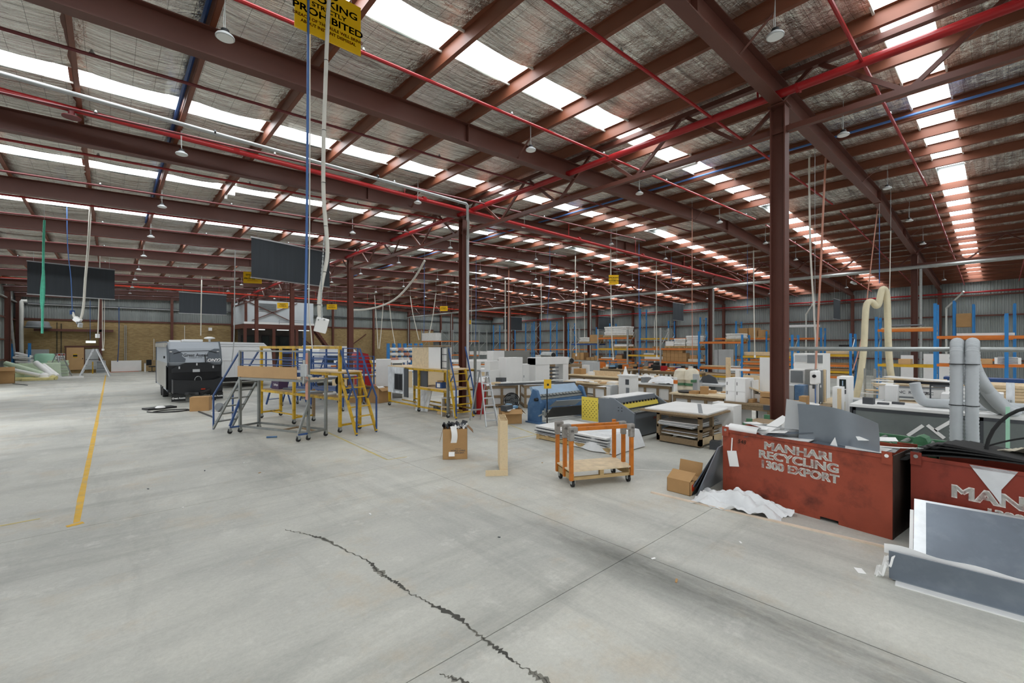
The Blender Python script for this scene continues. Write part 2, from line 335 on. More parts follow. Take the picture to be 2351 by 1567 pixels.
mk('cladding', corr((X1W, YE), (33.3, YE), 0, 7, ztop), 'cladding', wb); mk('cladding', corr((33.3, YE), (X0, YE), 4.45, 7, ztop), 'cladding', wb)
def open_wall(par, pts, gaps, mkp):     # cladding with roller-door openings
    edges_ = [pts[0]] + [v for g_ in gaps for v in g_] + [pts[1]]
    for i in range(len(edges_) - 1): mk('cladding', corr(mkp(edges_[i]), mkp(edges_[i + 1]), DOOR_H if i % 2 else 0, 7, ztop), 'cladding', par)
open_wall(wl, (YF, YE), DOORS_LEFT, lambda v: (X0, v)); open_wall(wf, (X0, X1W), DOORS_FRONT, lambda v: (v, YF))
mat('asphalt', '8d8c88', .9, 0, .15, 2); yard = mk('ground_outside', G().bx(-60, -60, -.3, 60, YF - .05, -.02).bx(-60, YF - .05, -.3, X0 - .1, 80, -.02), 'asphalt', kind='structure')
dn_ = 0
for par, gaps, mkb in ((wl, DOORS_LEFT, lambda a, c, z0, z1, o: (X0 - .12 + o, a, z0, X0 + .02 + o, c, z1)), (wf, DOORS_FRONT, lambda a, c, z0, z1, o: (a, YF - .12 + o, z0, c, YF + .02 + o, z1))):
    for a, c in gaps:
        for (p, q, z0, z1) in ((a - .12, a, 0, DOOR_H), (c, c + .12, 0, DOOR_H), (a - .12, c + .12, DOOR_H, DOOR_H + .15)): mk('door_jamb', G().bx(*mkb(p, q, z0, z1, 0)), 'steel_brown', par)
        mk('door_roll', G().bx(*mkb(a, c, DOOR_H + .1, DOOR_H + .5, .15)), 'galv', par)
# brick wall, cream
mb = bpy.data.materials.new('cream_brick'); MATS['brick'] = mb; mb.use_nodes = True; nt = mb.node_tree; L = nt.links; b = nt.nodes['Principled BSDF']; b.inputs['Roughness'].default_value = .85
tc = nt.nodes.new('ShaderNodeTexCoord'); mp = nt.nodes.new('ShaderNodeMapping'); mp.inputs['Rotation'].default_value = (math.pi / 2, 0, 0); L.new(tc.outputs['Object'], mp.inputs[0])
bt = nt.nodes.new('ShaderNodeTexBrick'); bt.inputs['Scale'].default_value = 1; bt.inputs['Brick Width'].default_value = .24; bt.inputs['Row Height'].default_value = .086; bt.inputs['Mortar Size'].default_value = .008
bt.inputs['Color1'].default_value = (*rgb('ab9063'), 1); bt.inputs['Color2'].default_value = (*rgb('94794e'), 1); bt.inputs['Mortar'].default_value = (*rgb('8e8264'), 1); L.new(mp.outputs[0], bt.inputs['Vector'])
n = nt.nodes.new('ShaderNodeTexNoise'); n.inputs['Scale'].default_value = .4; n.inputs['Detail'].default_value = 5; L.new(tc.outputs['Object'], n.inputs['Vector'])
r = nt.nodes.new('ShaderNodeMapRange'); r.inputs[1].default_value = .3; r.inputs[2].default_value = .7; r.inputs[3].default_value = .8; r.inputs[4].default_value = 1.1; L.new(n.outputs[0], r.inputs[0])
x = nt.nodes.new('ShaderNodeMix'); x.data_type = 'RGBA'; x.blend_type = 'MULTIPLY'; x.inputs[0].default_value = 1; L.new(bt.outputs[0], x.inputs[6]); L.new(r.outputs[0], x.inputs[7]); L.new(x.outputs[2], b.inputs['Base Color'])
g = G(); g.bx(X0 + .05, YE - .30, 0, 33.3, YE - .02, 4.45); mk('brick_panel', g, 'brick', wb)
g = G(); g.bx(X0 + .05, YE - .36, 4.45, 33.3, YE - .02, 4.6); mk('girt', g, 'steel_brown', wb)
for z in (5.75,): g = G(); g.bx(X0 + .05, YE - .25, z, X1W, YE - .1, z + .1); mk('girt', g, 'grey_dark', wb)
for z in (1.3, 2.75, 4.3): g = G(); g.bx(33.3, YE - .2, z, X1W, YE - .05, z + .12); mk('girt', g, 'grey_dark', wb)
for z in (1.3, 2.75, 4.35, 5.75): g = G(); g.bx(X1W - .2, YF, z, X1W - .04, YE, z + .1); mk('girt', g, 'steel_brown', wr)
for z in (1.3, 2.75, 4.35, 5.75): g = G(); g.bx(X0 + .04, YF if z > 5.5 else 37.0, z, X0 + .2, YE, z + .1); mk('girt', g, 'steel_brown', wl)
for (x, y, par) in ((X1W, YE, wr), (X0, YE, wl), (X1W, YF, wf), (X0, YF, wf)): mk('corner_flashing', G().bx(x - .12, y - .12, 0, x + .12, y + .12, 7.0), 'cladding_dark', par)
# steel columns
def hsec(x, y, z0, z1, d=.25, b_=.25, t=.018, ax='y'):
    g = G()
    if ax == 'y':
        g.bx(x - b_ / 2, y - d / 2, z0, x + b_ / 2, y - d / 2 + t, z1); g.bx(x - b_ / 2, y + d / 2 - t, z0, x + b_ / 2, y + d / 2, z1); g.bx(x - t / 2, y - d / 2 + t, z0, x + t / 2, y + d / 2 - t, z1)
    else:
        g.bx(x - d / 2, y - b_ / 2, z0, x - d / 2 + t, y + b_ / 2, z1); g.bx(x + d / 2 - t, y - b_ / 2, z0, x + d / 2, y + b_ / 2, z1); g.bx(x - d / 2 + t, y - t / 2, z0, x + d / 2 - t, y + t / 2, z1)
    return g
ords = ['', 'nearest, behind the red bins', 'second', 'third', 'fourth', 'fifth', 'last']
for ti, (X, nm) in enumerate(((T1, 'near'), (T2, 'far'))):
    for k, y in enumerate(ROWS):
        if k == 0: continue
        top = zb(X) - .02
        t = thing('steel_column', f'brown steel column, {ords[k]} of the {"front" if ti == 0 else "rear"} row under the roof truss' if k > 1 or ti else 'tall brown steel column standing close behind the red recycling bin', 'column', (X, y, 0), 0, f'columns of the {"front" if ti == 0 else "rear"} row')
        mk('shaft', hsec(0, 0, .02, top), 'steel_brown', t); P(t, 'base_plate', 'steel_brown', ('b', -.2, -.2, 0, .2, .2, .02)); P(t, 'cap_plate', 'steel_brown', ('b', -.16, -.16, top - .02, .16, .16, top))
for y in [2.74 + 5 * k for k in range(-1, 10)]:
    g = hsec(X1W - .32, y, 0, zb(X1W) + .1, .24, .2, .015, 'x'); mk('wall_column', g, 'steel_brown', wr)
for x in (-.63, 4.32, 14.3, 19.4, 24.44, 34.4, 39.3):
    g = hsec(x, YE - .5, 0, zb(x) + .3, .24, .2, .015); mk('wall_column', g, 'steel_brown', wb)
for y in [2.74 + 5 * k for k in range(-2, 11) if 2.74 + 5 * k not in (-7.26, 17.74, 32.74) and k not in (-2, 3, 6)]:
    g = hsec(X0 + .3, y, 0, zb(X0) + .1, .3, .2, .015, 'x'); mk('wall_column', g, 'steel_brown', wl)
g = G(); g.bar((X0 + .35, 51.5, .1), (X0 + .35, 47.9, 5.9), .1, .1); mk('brace', g, 'grey_light', wl)
g = G(); g.bar((20, YE - .45, 1.2), (23.5, YE - .45, 3.8), .1, .1); g.bar((16.0, YE - .45, 3.2), (19, YE - .45, .8), .1, .1); mk('brace', g, 'steel_brown', wb)
# ------------------------------------------------------------------ roof
ceil = thing('ceiling', '', '', kind='structure')
def isec(p, q, d=.42, w=.2, t=.016):        # I-beam between p and q (p,q on underside)
    g = G(); u = Vector((0, 0, 1))
    for (z0, z1, ww) in ((0, t, w), (t, d - t, .012), (d - t, d, w)):
        vs = [Vector(e) + Vector((0, s * ww / 2, z)) for e in (p, q) for z in (z0, z1) for s in (-1, 1)]
        g.add(vs, [(0, 1, 3, 2), (4, 6, 7, 5), (0, 4, 5, 1), (2, 3, 7, 6), (0, 2, 6, 4), (1, 5, 7, 3)])
    return g
for y in RAFT:
    for (a, c) in ((X0 + .1, RIDGE), (RIDGE, X1W - .1)):
        mk('rafter', isec((a, y, zb(a)), (c, y, zb(c))), 'steel_brown', ceil)
    g = G()
    for s in (-1, 1): g.bx(RIDGE + s * .012 - .008, y - .1, zb(RIDGE) - .02, RIDGE + s * .012 + .008, y + .1, zb(RIDGE) + .42)
    for xx in (5.7, 25.4): g.bx(xx - .25, y - .106, zb(xx) - .02, xx + .25, y - .1, zb(xx) + .0); g.bx(xx - .006, y - .1, zb(xx), xx + .006, y + .1, zb(xx) + .4)
    mk('splice_plate', g, 'steel_brown', ceil)
    if y > -4:
        for xx in (7.18, 16.4, 25.9):                                # fly braces from purlin to rafter
            for s in ((-1,) if xx < 20 else (-1, 1)): g = G(); g.bar((xx, y + s * .02, zb(xx) + .03), (xx, y + s * .55, zb(xx) + .45), .05, .006); mk('fly_brace', g, 'steel_brown', ceil)
PUR = [4.12 + 1.53 * k for k in range(-6, 10)]; PUR = PUR + [2 * RIDGE - p for p in PUR]; PUR.sort()
PUR = [p for p in PUR if X0 < p < X1W]
for p in PUR:
    z = zb(p) + .42; g = G(); sg = 1 if p < RIDGE else -1
    g.bx(p - .004, YF, z, p + .004, YE - .05, z + .23); g.bx(min(p, p + sg * .075), YF, z, max(p, p + sg * .075), YE - .05, z + .004); g.bx(min(p, p - sg * .075), YF, z + .226, max(p, p - sg * .075), YE - .05, z + .23)
    mk('purlin', g, 'steel_purlin', ceil)
# foil-faced roof blanket between the purlins, translucent sheets over each bay
mf = bpy.data.materials.new('foil_blanket'); MATS['foil'] = mf; mf.use_nodes = True; nt = mf.node_tree; L = nt.links; b = nt.nodes['Principled BSDF']
tc = nt.nodes.new('ShaderNodeTexCoord')
b.inputs['Metallic'].default_value = .9; b.inputs['Roughness'].default_value = .22
w1 = rng(nz(1.0, 8, .7, (.35, 4.5, 1), None, 1.5), .5, .68, 0, .7)  # dark wrinkle streaks: crease shade and reflections put into the foil colour
c1 = mixc(w1, rgb('fafaf2'), rgb('77756e'))
c1 = mixc(rng(nz(.5, 6, .7, (.6, 2.5, 1), None, 1.0), .56, .72, 0, .6), c1, rgb('5b5650'))
wv = nt.nodes.new('ShaderNodeTexBrick'); wv.offset = 0; wv.inputs['Scale'].default_value = 1; wv.inputs['Brick Width'].default_value = .30; wv.inputs['Row Height'].default_value = .15; wv.inputs['Mortar Size'].default_value = .0022; wv.inputs['Mortar Smooth'].default_value = .2
wv.inputs['Color1'].default_value = (1, 1, 1, 1); wv.inputs['Color2'].default_value = (1, 1, 1, 1); wv.inputs['Mortar'].default_value = (.12, .12, .1, 1)
L.new(tc.outputs['Object'], wv.inputs['Vector'])
c1 = mixc(1.0, c1, wv.outputs[0], 'MULTIPLY'); L.new(c1, b.inputs['Base Color'])
bp = nt.nodes.new('ShaderNodeBump'); bp.inputs['Strength'].default_value = 1.0; bp.inputs['Distance'].default_value = .09
mxh = nt.nodes.new('ShaderNodeMath'); mxh.operation = 'ADD'; L.new(nz(1.3, 7, .65, (.4, 4, 1), None, 1.2), mxh.inputs[0]); L.new(nz(2.5, 5, .6), mxh.inputs[1]); L.new(mxh.outputs[0], bp.inputs['Height']); L.new(bp.outputs[0], b.inputs['Normal'])
ms = bpy.data.materials.new('skylight_sheet'); MATS['skylight'] = ms; ms.use_nodes = True; nt = ms.node_tree; nt.nodes.clear()
e = nt.nodes.new('ShaderNodeEmission'); e.inputs[0].default_value = (.93, .97, 1, 1); e.inputs[1].default_value = SKY_POWER; o = nt.nodes.new('ShaderNodeOutputMaterial'); nt.links.new(e.outputs[0], o.inputs[0])
XS = [X0]
edges = [X0] + PUR + [X1W]
for i in range(len(edges) - 1):
    a, c = edges[i], edges[i + 1]
    for k in range(5): XS.append(a + (c - a) * (k + 1) / 5)
def sagx(x):
    for i in range(len(edges) - 1):
        if edges[i] <= x <= edges[i + 1] + 1e-6:
            u = (x - edges[i]) / (edges[i + 1] - edges[i]); return .065 * (1 - (2 * abs(u - .5)) ** 3)
    return 0
SKW = .62
for i, y in enumerate(RAFT[:-1]):
    sc = y + 3.22
    for (ya, yb) in ((y, sc - SKW / 2), (sc + SKW / 2, y + 5)):
        ny = 10; g = G(); g.sm = True; vs = []
        for xx in XS:
            for j in range(ny + 1):
                yy = ya + (yb - ya) * j / ny
                vs.append((xx, yy, zb(xx) + .655 - sagx(xx) * (1 + .5 * noise.noise(Vector((xx * .8, yy * 1.3, 0)))) - .012 * noise.noise(Vector((xx * 1.1, yy * 5, 3)))))
        n_ = ny + 1; g.add(vs, [(a * n_ + j, a * n_ + j + 1, (a + 1) * n_ + j + 1, (a + 1) * n_ + j) for a in range(len(XS) - 1) for j in range(ny)])
        mk('foil_blanket', g, 'foil', ceil)
    g = G(); zs = .66
    for (a, c) in ((X0 + .3, RIDGE - .35), (RIDGE + .35, X1W - .6)):
        g.quad((a, sc - SKW / 2, zb(a) + zs), (a, sc + SKW / 2, zb(a) + zs), (c, sc + SKW / 2, zb(c) + zs), (c, sc - SKW / 2, zb(c) + zs))
    mk('skylight_sheet', g, 'skylight', ceil)
    g = G()
    for s in (-1, 1):
        for (a, c) in ((X0 + .3, RIDGE), (RIDGE, X1W - .3)): g.bar((a, sc + s * (SKW / 2 + .01), zb(a) + .64), (c, sc + s * (SKW / 2 + .01), zb(c) + .64), .03, .05)
    mk('skylight_trim', g, 'pvc_white', ceil)
g = G()
for (a, c) in ((X0 - .2, RIDGE), (RIDGE, X1W + .2)):
    g.quad((a, YF - .2, zb(a) + .75), (c, YF - .2, zb(c) + .75), (c, YE + .2, zb(c) + .75), (a, YE + .2, zb(a) + .75))
mk('roof_deck', g, 'cladding', ceil)
# ridge vent strip between the two ridge purlins, dark
# trusses along the hall
def truss(X, label, y0, y1, zt, zbm, first, step=2.45):
    t = thing('roof_truss', label, 'truss', (X, 0, 0), 0, 'long roof trusses')
    g = G(); g.bx(-.06, y0, zt, .06, y1, zt + .1); mk('top_chord', g, 'steel_brown', t)
    g = G(); g.bx(-.05, y0, zbm, .05, y1, zbm + .1); mk('bottom_chord', g, 'steel_brown', t)
    y = first
    while y < y1 - step:
        for a, c in ((y, y + step / 2), (y + step / 2, y + step)):
            za, zc = (zbm + .08, zt + .02) if a == y else (zt + .02, zbm + .08)
            g = G(); g.bar((0, a + .06, za), (0, c - .06, zc), .05, .07); mk('web_member', g, 'steel_brown', t)
        y += step
    return t
truss(T1, 'brown lattice truss spanning the front row of columns beside the thick red pipe', YF, YE, 7.28, 6.29, -8.86)
truss(T2, 'brown lattice truss over the rear row of columns carrying a grey gutter pipe', YF, YE, 7.28, 6.29, -8.86)
# ------------------------------------------------------------------ services under the roof
def hang(g, x, y, z0, z1): g.bar((x, y, z0), (x, y, z1), .012)
t = thing('sprinkler_main', 'thick bright red sprinkler main running along the front truss', 'pipe', (T1 - .22, 0, 0))
g = G(); g.tube([(0, -8, 6.93), (0, 20, 6.92), (0, 36, 6.88), (0, 50.5, 6.8)], .075, 14); mk('pipe', g, 'pipe_red', t)
for y in (2.74, 12.74, 22.74, 32.74, 42.74): P(t, 'bracket', 'pipe_red', ('t', .088, (0, y - .37, 6.92), (0, y - .33, 6.92)), ('r', (.0, y - .35, 6.92), (.2, y - .35, 6.92), .03)); P(t, 'hanger', 'pipe_red', ('r', (0, y + .3, 7), (0, y + .3, 7.3), .03))
for yy, z, nm, mm, xa, xb in ((11.9, 6.86, 'thick red sprinkler main crossing the hall below the white pipe', 'pipe_red', X0, 38), (42.3, 6.66, 'long orange-red sprinkler main crossing the far end of the hall', 'pipe_orange', X0, 41)):
    t = thing('sprinkler_main', nm, 'pipe', (0, yy, 0)); g = G(); g.tube([(xa, 0, z), (xb, 0, z - .1)], .06 if yy < 20 else .055, 12); mk('pipe', g, mm, t)
    for x in (-3.5, 1.5, 6.5, 14, 19, 24, 32): P(t, 'hanger', mm, ('r', (x, 0, z), (x, 0, zb(x) + .4), .018)); P(t, 'coupling', mm, ('t', .075, (x + .6, 0, z), (x + .72, 0, z)))
t = tag(mk('flanged_outlet', G().lathe([(.05, .12), (.05, .02), (.14, .02), (.14, 0), (.06, 0)], 18, (-.55, 11.9, 6.68)), 'pipe_maroon'), 'round flanged pipe outlet under the red main near the top left', 'pipe fitting')
t = thing('white_pipe', 'white plastic pipe running beside the red main and down the second column', 'pipe', (0, 0, 0))
g = G(); g.tube([(X0 + .1, 11.0, 6.83), (8.1, 11.0, 6.7), (8.15, 11.0, 6.65), (8.2, 11.05, 6.25), (8.3, 11.15, 6.2), (9.27, 12.5, 6.1)], .042, 10); mk('run', g, 'grey_light', t)
g = G(); g.tube([(T1 + .02, 12.52, 6.2), (T1 + .02, 12.52, .1)], .05, 10); mk('downpipe', g, 'grey_light', t)
for x in (-2, 1.6, 5.2): P(t, 'clip', 'black', ('t', .056, (x, 11, 6.785), (x + .03, 11, 6.785)))
# sprinkler ranges: thin pipes along each bay with heads
rngs = [(-.95, 'pipe_red'), (1.47, 'pipe_red'), (3.88, 'pipe_red'), (6.38, 'pipe_red'), (8.95, 'pipe_maroon')] + [(11.2 + 2.45 * i, 'pipe_red' if i % 2 else 'pipe_maroon') for i in range(17)]
headg = G().lathe([(.012, .06), (.02, .05), (.02, .02), (.035, .015), (.035, .01), (.01, 0)], 8)
headm = None
for i, (y, mm) in enumerate(rngs):
    if 11.5 < y < 12.8: y += .9
    t = thing('sprinkler_range', ('thin red' if mm == 'pipe_red' else 'thin maroon') + f' sprinkler pipe under the roof, {["", "2nd", "3rd"][i] if i < 3 and i else str(i + 1) + "th" if i else "1st"} from the right edge', 'pipe', (0, y, 0), 0, 'thin sprinkler pipes')
    r_ = .028 if mm == 'pipe_red' else .026
    g = G(); xa, xb = (X0 + .3, T1 + .1) if i % 2 == 0 else (X0 + .3, RIDGE - .5)
    z = lambda x: zb(x) + .12
    xb = RIDGE - .6
    g.tube([(xa, 0, z(xa)), (xb, 0, z(xb))], r_, 8); mk('pipe', g, mm, t)
    if y < 40:
        g = G(); g.tube([(RIDGE + .6, 0, z(RIDGE + .6)), (X1W - 1.5, 0, z(X1W - 1.5))], .026, 6); mk('pipe', g, mm, t)
    P(t, 'riser', mm, ('t', .03, (T1 - .22, 0, 6.95), (T1 - .22, 0, z(T1) + .02)))
    for x in [-3.2 + 3.0 * k for k in range(15 if y < 30 else 5)]:
        if abs(x - RIDGE) < .8: continue
        if headm is None: h = mk('sprinkler_head', headg, 'galv', t); headm = h.data
        else: h = bpy.data.objects.new('sprinkler_head', headm); C.objects.link(h); h.parent = t
        h.location = (x, 0, z(x) + .02)
# gutter pipe on the rear truss, red pipe on the far wall
t = thing('gutter_pipe', 'long grey gutter pipe hung under the rear truss', 'pipe', (T2, 0, 0))
g = G(); g.tube([(-.2, YF, 6.16), (-.2, 30, 6.2), (-.2, YE - .6, 6.1)], .085, 12); mk('pipe', g, 'galv', t)
for k, y in enumerate(ROWS[1:]): g = G(); g.tube([(T2 - .2, y - .25, 6.08), (T2 - .2, y - .25, .05)], .06, 10); one('gutter_downpipe', g, 'galv', f'grey downpipe beside the {ords[k + 1].split(",")[0]} column of the rear row', 'downpipe', 'rear row downpipes')
t = one('wall_pipe', G().tube([(X1W - .9, YF, 5.98), (X1W - .9, 47, 5.9)], .06, 10), 'pipe_red', 'long red pipe running along the top of the far corrugated wall', 'pipe')
for (px, y) in ((2165, 2.4), (1540, 25), (1290, 38), (1850, 10.9)):
    one('wall_downpipe', G().tube([(X1W - 1.5, y - .9, 6.0), (X1W - .4, y, 5.0), (X1W - .4, y, .05)], .06, 8), 'pvc_white', 'white cranked downpipe on the far wall, ' + {2165: 'rightmost', 1540: 'above the dark banner', 1290: 'nearest the far corner', 1850: 'behind the tall front column'}[px], 'downpipe')
one('conduit_run', G().tube([(X0 + .8, 52.94, 5.75), (8.9, 52.94, 5.75)], .04, 6), 'grey_light', 'thin grey conduit high along the brick end wall', 'conduit'); one('conduit_run', G().tube([(X0 + .25, 38, 5.8), (X0 + .25, 52.2, 5.8)], .06, 8), 'galv', 'grey pipe high along the left side wall near the end corner', 'conduit')
one('blue_conduit', G().tube([(13.22, YF, zb(13.3) + .5), (13.22, YE - 1, zb(13.3) + .5)], .03, 6), 'cable_blue', 'blue conduit clipped along a purlin behind the front truss', 'conduit')
one('blue_conduit', G().tube([(1.0, 3, zb(1) + .55), (1.0, 22, zb(1) + .55)], .035, 6), 'blue_paint', 'dark blue conduit clipped along a purlin at upper left', 'conduit')
# high-bay lamps
def highbay():
    t = thing('high_bay_lamp', '', 'lamp', (0, 0, 0), 0, 'round high-bay lamps')
    mk('reflector', G().lathe([(.05, .10), (.09, .09), (.10, .055), (.15, .045), (.165, .02), (.165, 0), (.15, -.004)], 24), 'grey_light', t)
    mk('lens', G().lathe([(.145, -.002), (.145, -.012), (.07, -.02), (.0001, -.02)], 24), 'lens_white', t)
    P(t, 'driver_housing', 'black', ('l', [(.03, .17), (.07, .16), (.085, .1), (.05, .095)], 16)); P(t, 'hanger', 'galv', ('t', .006, (0, 0, .16), (0, 0, 1.1)), ('t', .004, (.02, 0, .16), (.03, .02, .3), (.0, .03, .8)))
    return t
LX = [1.13, 6.86, 11.55, 17.15, 22.1, 26.6, 33.0, 38.2]; n_ = 0; hb = highbay(); hb.scale = (.68, .68, .68)
for j in range(11):
    for i, x in enumerate(LX):
        y = 2.08 + 4.84 * j if x < 10 else 2.2 + 4.9 * j
        if y > 50: continue
        if i >= 4 and j > 7: continue
        OR = ['first', 'second', 'third', 'fourth', 'fifth', 'sixth', 'seventh', 'eighth', 'ninth', 'tenth', 'eleventh']; lab = f'round high-bay lamp {OR[j]} from the camera in the {OR[i]} line from the left wall'
        if (i, j) == (0, 1): lab = 'round high-bay lamp hanging at upper left beside the nearest rafter'
        if (i, j) == (1, 0): lab = 'round high-bay lamp hanging at upper right near the top edge'
        zz = zb(x) - .1
        if n_ == 0: hb.location = (x, y, zz); hb['label'] = lab
        else: dup(hb, (x, y, zz), random.uniform(0, 6), lab)
        n_ += 1
# ------------------------------------------------------------------ hanging signs
def sign(p, w, h, rz, label, lines, big=False, top=None, wires=True):
    t = thing('hanging_sign', label, 'sign', p, rz)
    P(t, 'board', 'sign_yellow', ('b', -w / 2, -.008, -h / 2, w / 2, .008, h / 2))
    for s, (zf, sz, mm, of, sx) in lines: text('lettering', s, mm, t, face((0, -.009, zf * h), (1, 0, 0)), sz * h, .001, 0, sx=sx, bold=of * h * .8)
    if wires: P(t, 'wire', 'galv', ('t', .004, (-w * .35, 0, h / 2), (-w * .3, 0, h / 2 + (top or .6))), ('t', .004, (w * .35, 0, h / 2), (w * .3, 0, h / 2 + (top or .6))))
    return t
BIGT = [('NO', (.42, .17, 'sign_black', .006, 1.3)), ('SMOKING', (.24, .19, 'sign_black', .006, 1.35)), ('STRICTLY', (.085, .12, 'sign_black', .004, 1.3)), ('PROHIBITED', (-.075, .19, 'sign_black', .006, 1.3)), ('BREACH OF THIS RULE WILL BRING', (-.23, .085, 'sign_red', .002, 1.0)), ('ABOUT INSTANT DISMISSAL', (-.33, .085, 'sign_red', .002, 1.0))]
SMT = [('SMOKING', (.22, .2, 'sign_black', .008, 1.2)), ('STRICTLY', (.06, .1, 'sign_black', .004, 1.2)), ('PROHIBITED', (-.1, .2, 'sign_black', .008, 1.2)), ('BREACH OF THIS RULE', (-.28, .08, 'sign_red', .002, 1))]
sign((1.80, 5.0, 5.98), .72, .56, 0, 'big yellow no-smoking sign hanging at the top edge of the view', BIGT, True, .7)
def hsign(px, py, D, wpx, hpx, label, rz=0, L_=SMT):
    p = at(px, py, D); return sign(p, wpx * D / FPX * 1.25, hpx * D / FPX, rz, label, L_, False, max(.3, zb(p.x) + .62 - p.z - hpx * D / FPX / 2))
hsign(60, 632, 30.5, 26, 23, 'yellow no-smoking sign hanging behind the leftmost dark banner', TH - math.pi / 2 + .3)
hsign(580, 637, 26, 30, 26, 'yellow no-smoking sign hanging behind the middle dark banner', TH - math.pi / 2 + .3)
hsign(649, 701, 33, 20, 13, 'small yellow no-smoking sign in front of the mezzanine office', TH - math.pi / 2)
hsign(762, 704, 33, 19, 12, 'small yellow no-smoking sign to the right of the mezzanine office', TH - math.pi / 2)
hsign(1019, 708, 33, 14, 11, 'small yellow no-smoking sign left of the second front column', TH - math.pi / 2)
hsign(1076, 739, 38, 9, 9, 'tiny yellow sign peeping out right of the second front column', TH - math.pi / 2)
hsign(1409, 642, 20, 18, 22, 'pale yellow hanging sign under the rear half of the roof', TH - math.pi / 2)
hsign(30, 575, 25, 1, 1, 'x') if False else None
# dark roller banners
mat('banner', '3b4147', .6, 0, .1, 1.2, .25, 3, (6, 1, .3)); mat('banner2', '4b5055', .6, 0, .1, 1.5)
def banner(p, q, h, label):
    p = Vector(p); q = Vector(q); d = q - p; t = thing('hanging_banner', label, 'banner', p, math.atan2(d.y, d.x), 'dark hanging banners'); w = d.length; dz = 0
    mk('cloth', G().sheet(type('f', (), {'__call__': lambda s, u, v: (u * w, .012 * math.sin(u * 19) * (1 - v) + .006 * math.sin(v * 7 + u * 4), -v * h), 'side': Vector((0, 1, 0))})(), 40, 8, .004), 'banner', t)
    P(t, 'top_rail', 'alu', ('b', -.02, -.025, -.02, w + .02, .025, .03)); P(t, 'bottom_rail', 'alu', ('b', -.02, -.02, -h - .04, w + .02, .02, -h))
    P(t, 'wire', 'galv', ('t', .005, (.2, 0, .03), (.2, 0, zb(p.x) + .62 - p.z))); P(t, 'wire', 'galv', ('t', .005, (w - .2, 0, .03), (w - .2, 0, zb(p.x) + .62 - p.z)))
    return t
banner((-2.79, 29.6, 6.18), (.16, 30.15, 6.18), 1.48, 'wide dark grey banner hanging at far left behind the green strap')
banner((3.57, 38.67, 6.12), (6.42, 38.78, 6.12), 1.46, 'dark grey banner hanging above the grey caravan')
banner((3.78, 18.2, 6.27), (6.87, 19.03, 6.27), 1.44, 'largest dark grey banner hanging left of centre')
a = at(1545, 694, 36); banner(a, (a.x + 2.0, a.y + .1, a.z), 1.42, 'dark grey banner hanging over the shelving right of centre')
a = at(1914, 685, 31); banner(a, (a.x + 1.9, a.y, a.z), 1.4, 'narrow dark banner near the far wall at right')
a = at(1375, 726, 44); banner(a, (a.x + 2.6, a.y, a.z), 1.3, 'dark banner behind the wrapped stack on the grey rack')
a = at(1156, 726, 47); banner(a, (a.x + 2.7, a.y, a.z), 1.4, 'distant dark banner behind the blue rack frames')
# ------------------------------------------------------------------ cables, hoses and drop outlets
def drop(name, label, cat, pts, r, m, seg=4, n=6, parts=()):
    t = thing(name, label, cat, (0, 0, 0)); mk('cable', G().tube(smooth(pts, seg) if len(pts) > 2 else pts, r, n), m, t); q = Vector(pts[0]); zr = zb(q.x) + .66
    if q.z < zr - .05: P(t, 'suspension_wire', 'galv', ('t', .005, q, (q.x, q.y, zr)))
    return t
D = 4.75
t = drop('power_drop', 'thick white spiral conduit hanging at centre left with a chain and outlet box', 'cable', [at(759, -160, D), at(757, -40, D), at(752, 60, D), at(747, 200, D), at(743, 330, D), at(743, 450, D), at(750, 540, D), at(751, 590, D), at(741, 640, D), at(733, 690, D), at(734, 732, D)], .0215, 'cable_white', 6, 10)
for y, px in ((140, 749), (300, 744), (420, 743), (520, 748), (625, 745), (700, 733)): p = at(px, y, D); P(t, 'cable_tie', 'black', ('t', .0235, (p.x, p.y, p.z), (p.x, p.y, p.z + .006)))
g = G(); pts = smooth([at(744, 545, D - .03), at(741, 600, D - .03), at(738, 640, D - .03), at(738, 690, D - .03), at(739, 728, D - .03)], 9)
for i, p in enumerate(pts): g.cb(p, (.016 if i % 2 else .006, .006 if i % 2 else .016, .024))
mk('chain', g, 'galv', t)
p = at(738, 746, D); g = G(); g.cb(p, (.125, .06, .155), TH - math.pi / 2 + .35, .3, .25); mk('outlet_box', g, 'white_paint', t, bevel=.008)
g = G()
for dx in (-.03, .03): q = at(738, 737, D - .05); g.cb((q.x + dx * R2.x, q.y + dx * R2.y, q.z + .015), (.016, .01, .016), TH)
mk('screw', g, 'galv', t)
t = drop('air_hose', 'blue air hose hanging in front of the grey work platform', 'hose', [at(709, -160, D), at(706, 300, D), at(704, 560, D), at(700, 760, D), at(698, 828, D)], .0135, 'cable_blue', 4, 8)
p = at(698, 850, D); g = G(); g.cb(p, (.065, .05, .135), TH - math.pi / 2); mk('regulator_box', g, 'grey_light', t, bevel=.01)
[P(t, 'coupling', 'galv', q) for q in (('t', .016, at(698, 838, D), at(698, 826, D)), ('t', .01, at(697, 863, D), at(696, 880, D)), ('t', .013, at(706, 862, D), at(716, 864, D)))]
drop('thin_cable', 'thin grey cable hanging just right of the blue air hose', 'cable', [at(712, -140, D + .2), at(711, 500, D + .2), at(709, 700, D + .2), at(714, 760, D + .2), at(717, 800, D + .2)], .007, 'cable_white')
def rdep(px, py):
    for i in range(8, 200):
        q = at(px, py, i * .25)
        if q.z > zb(q.x) + .3: return i * .25
    return 44.
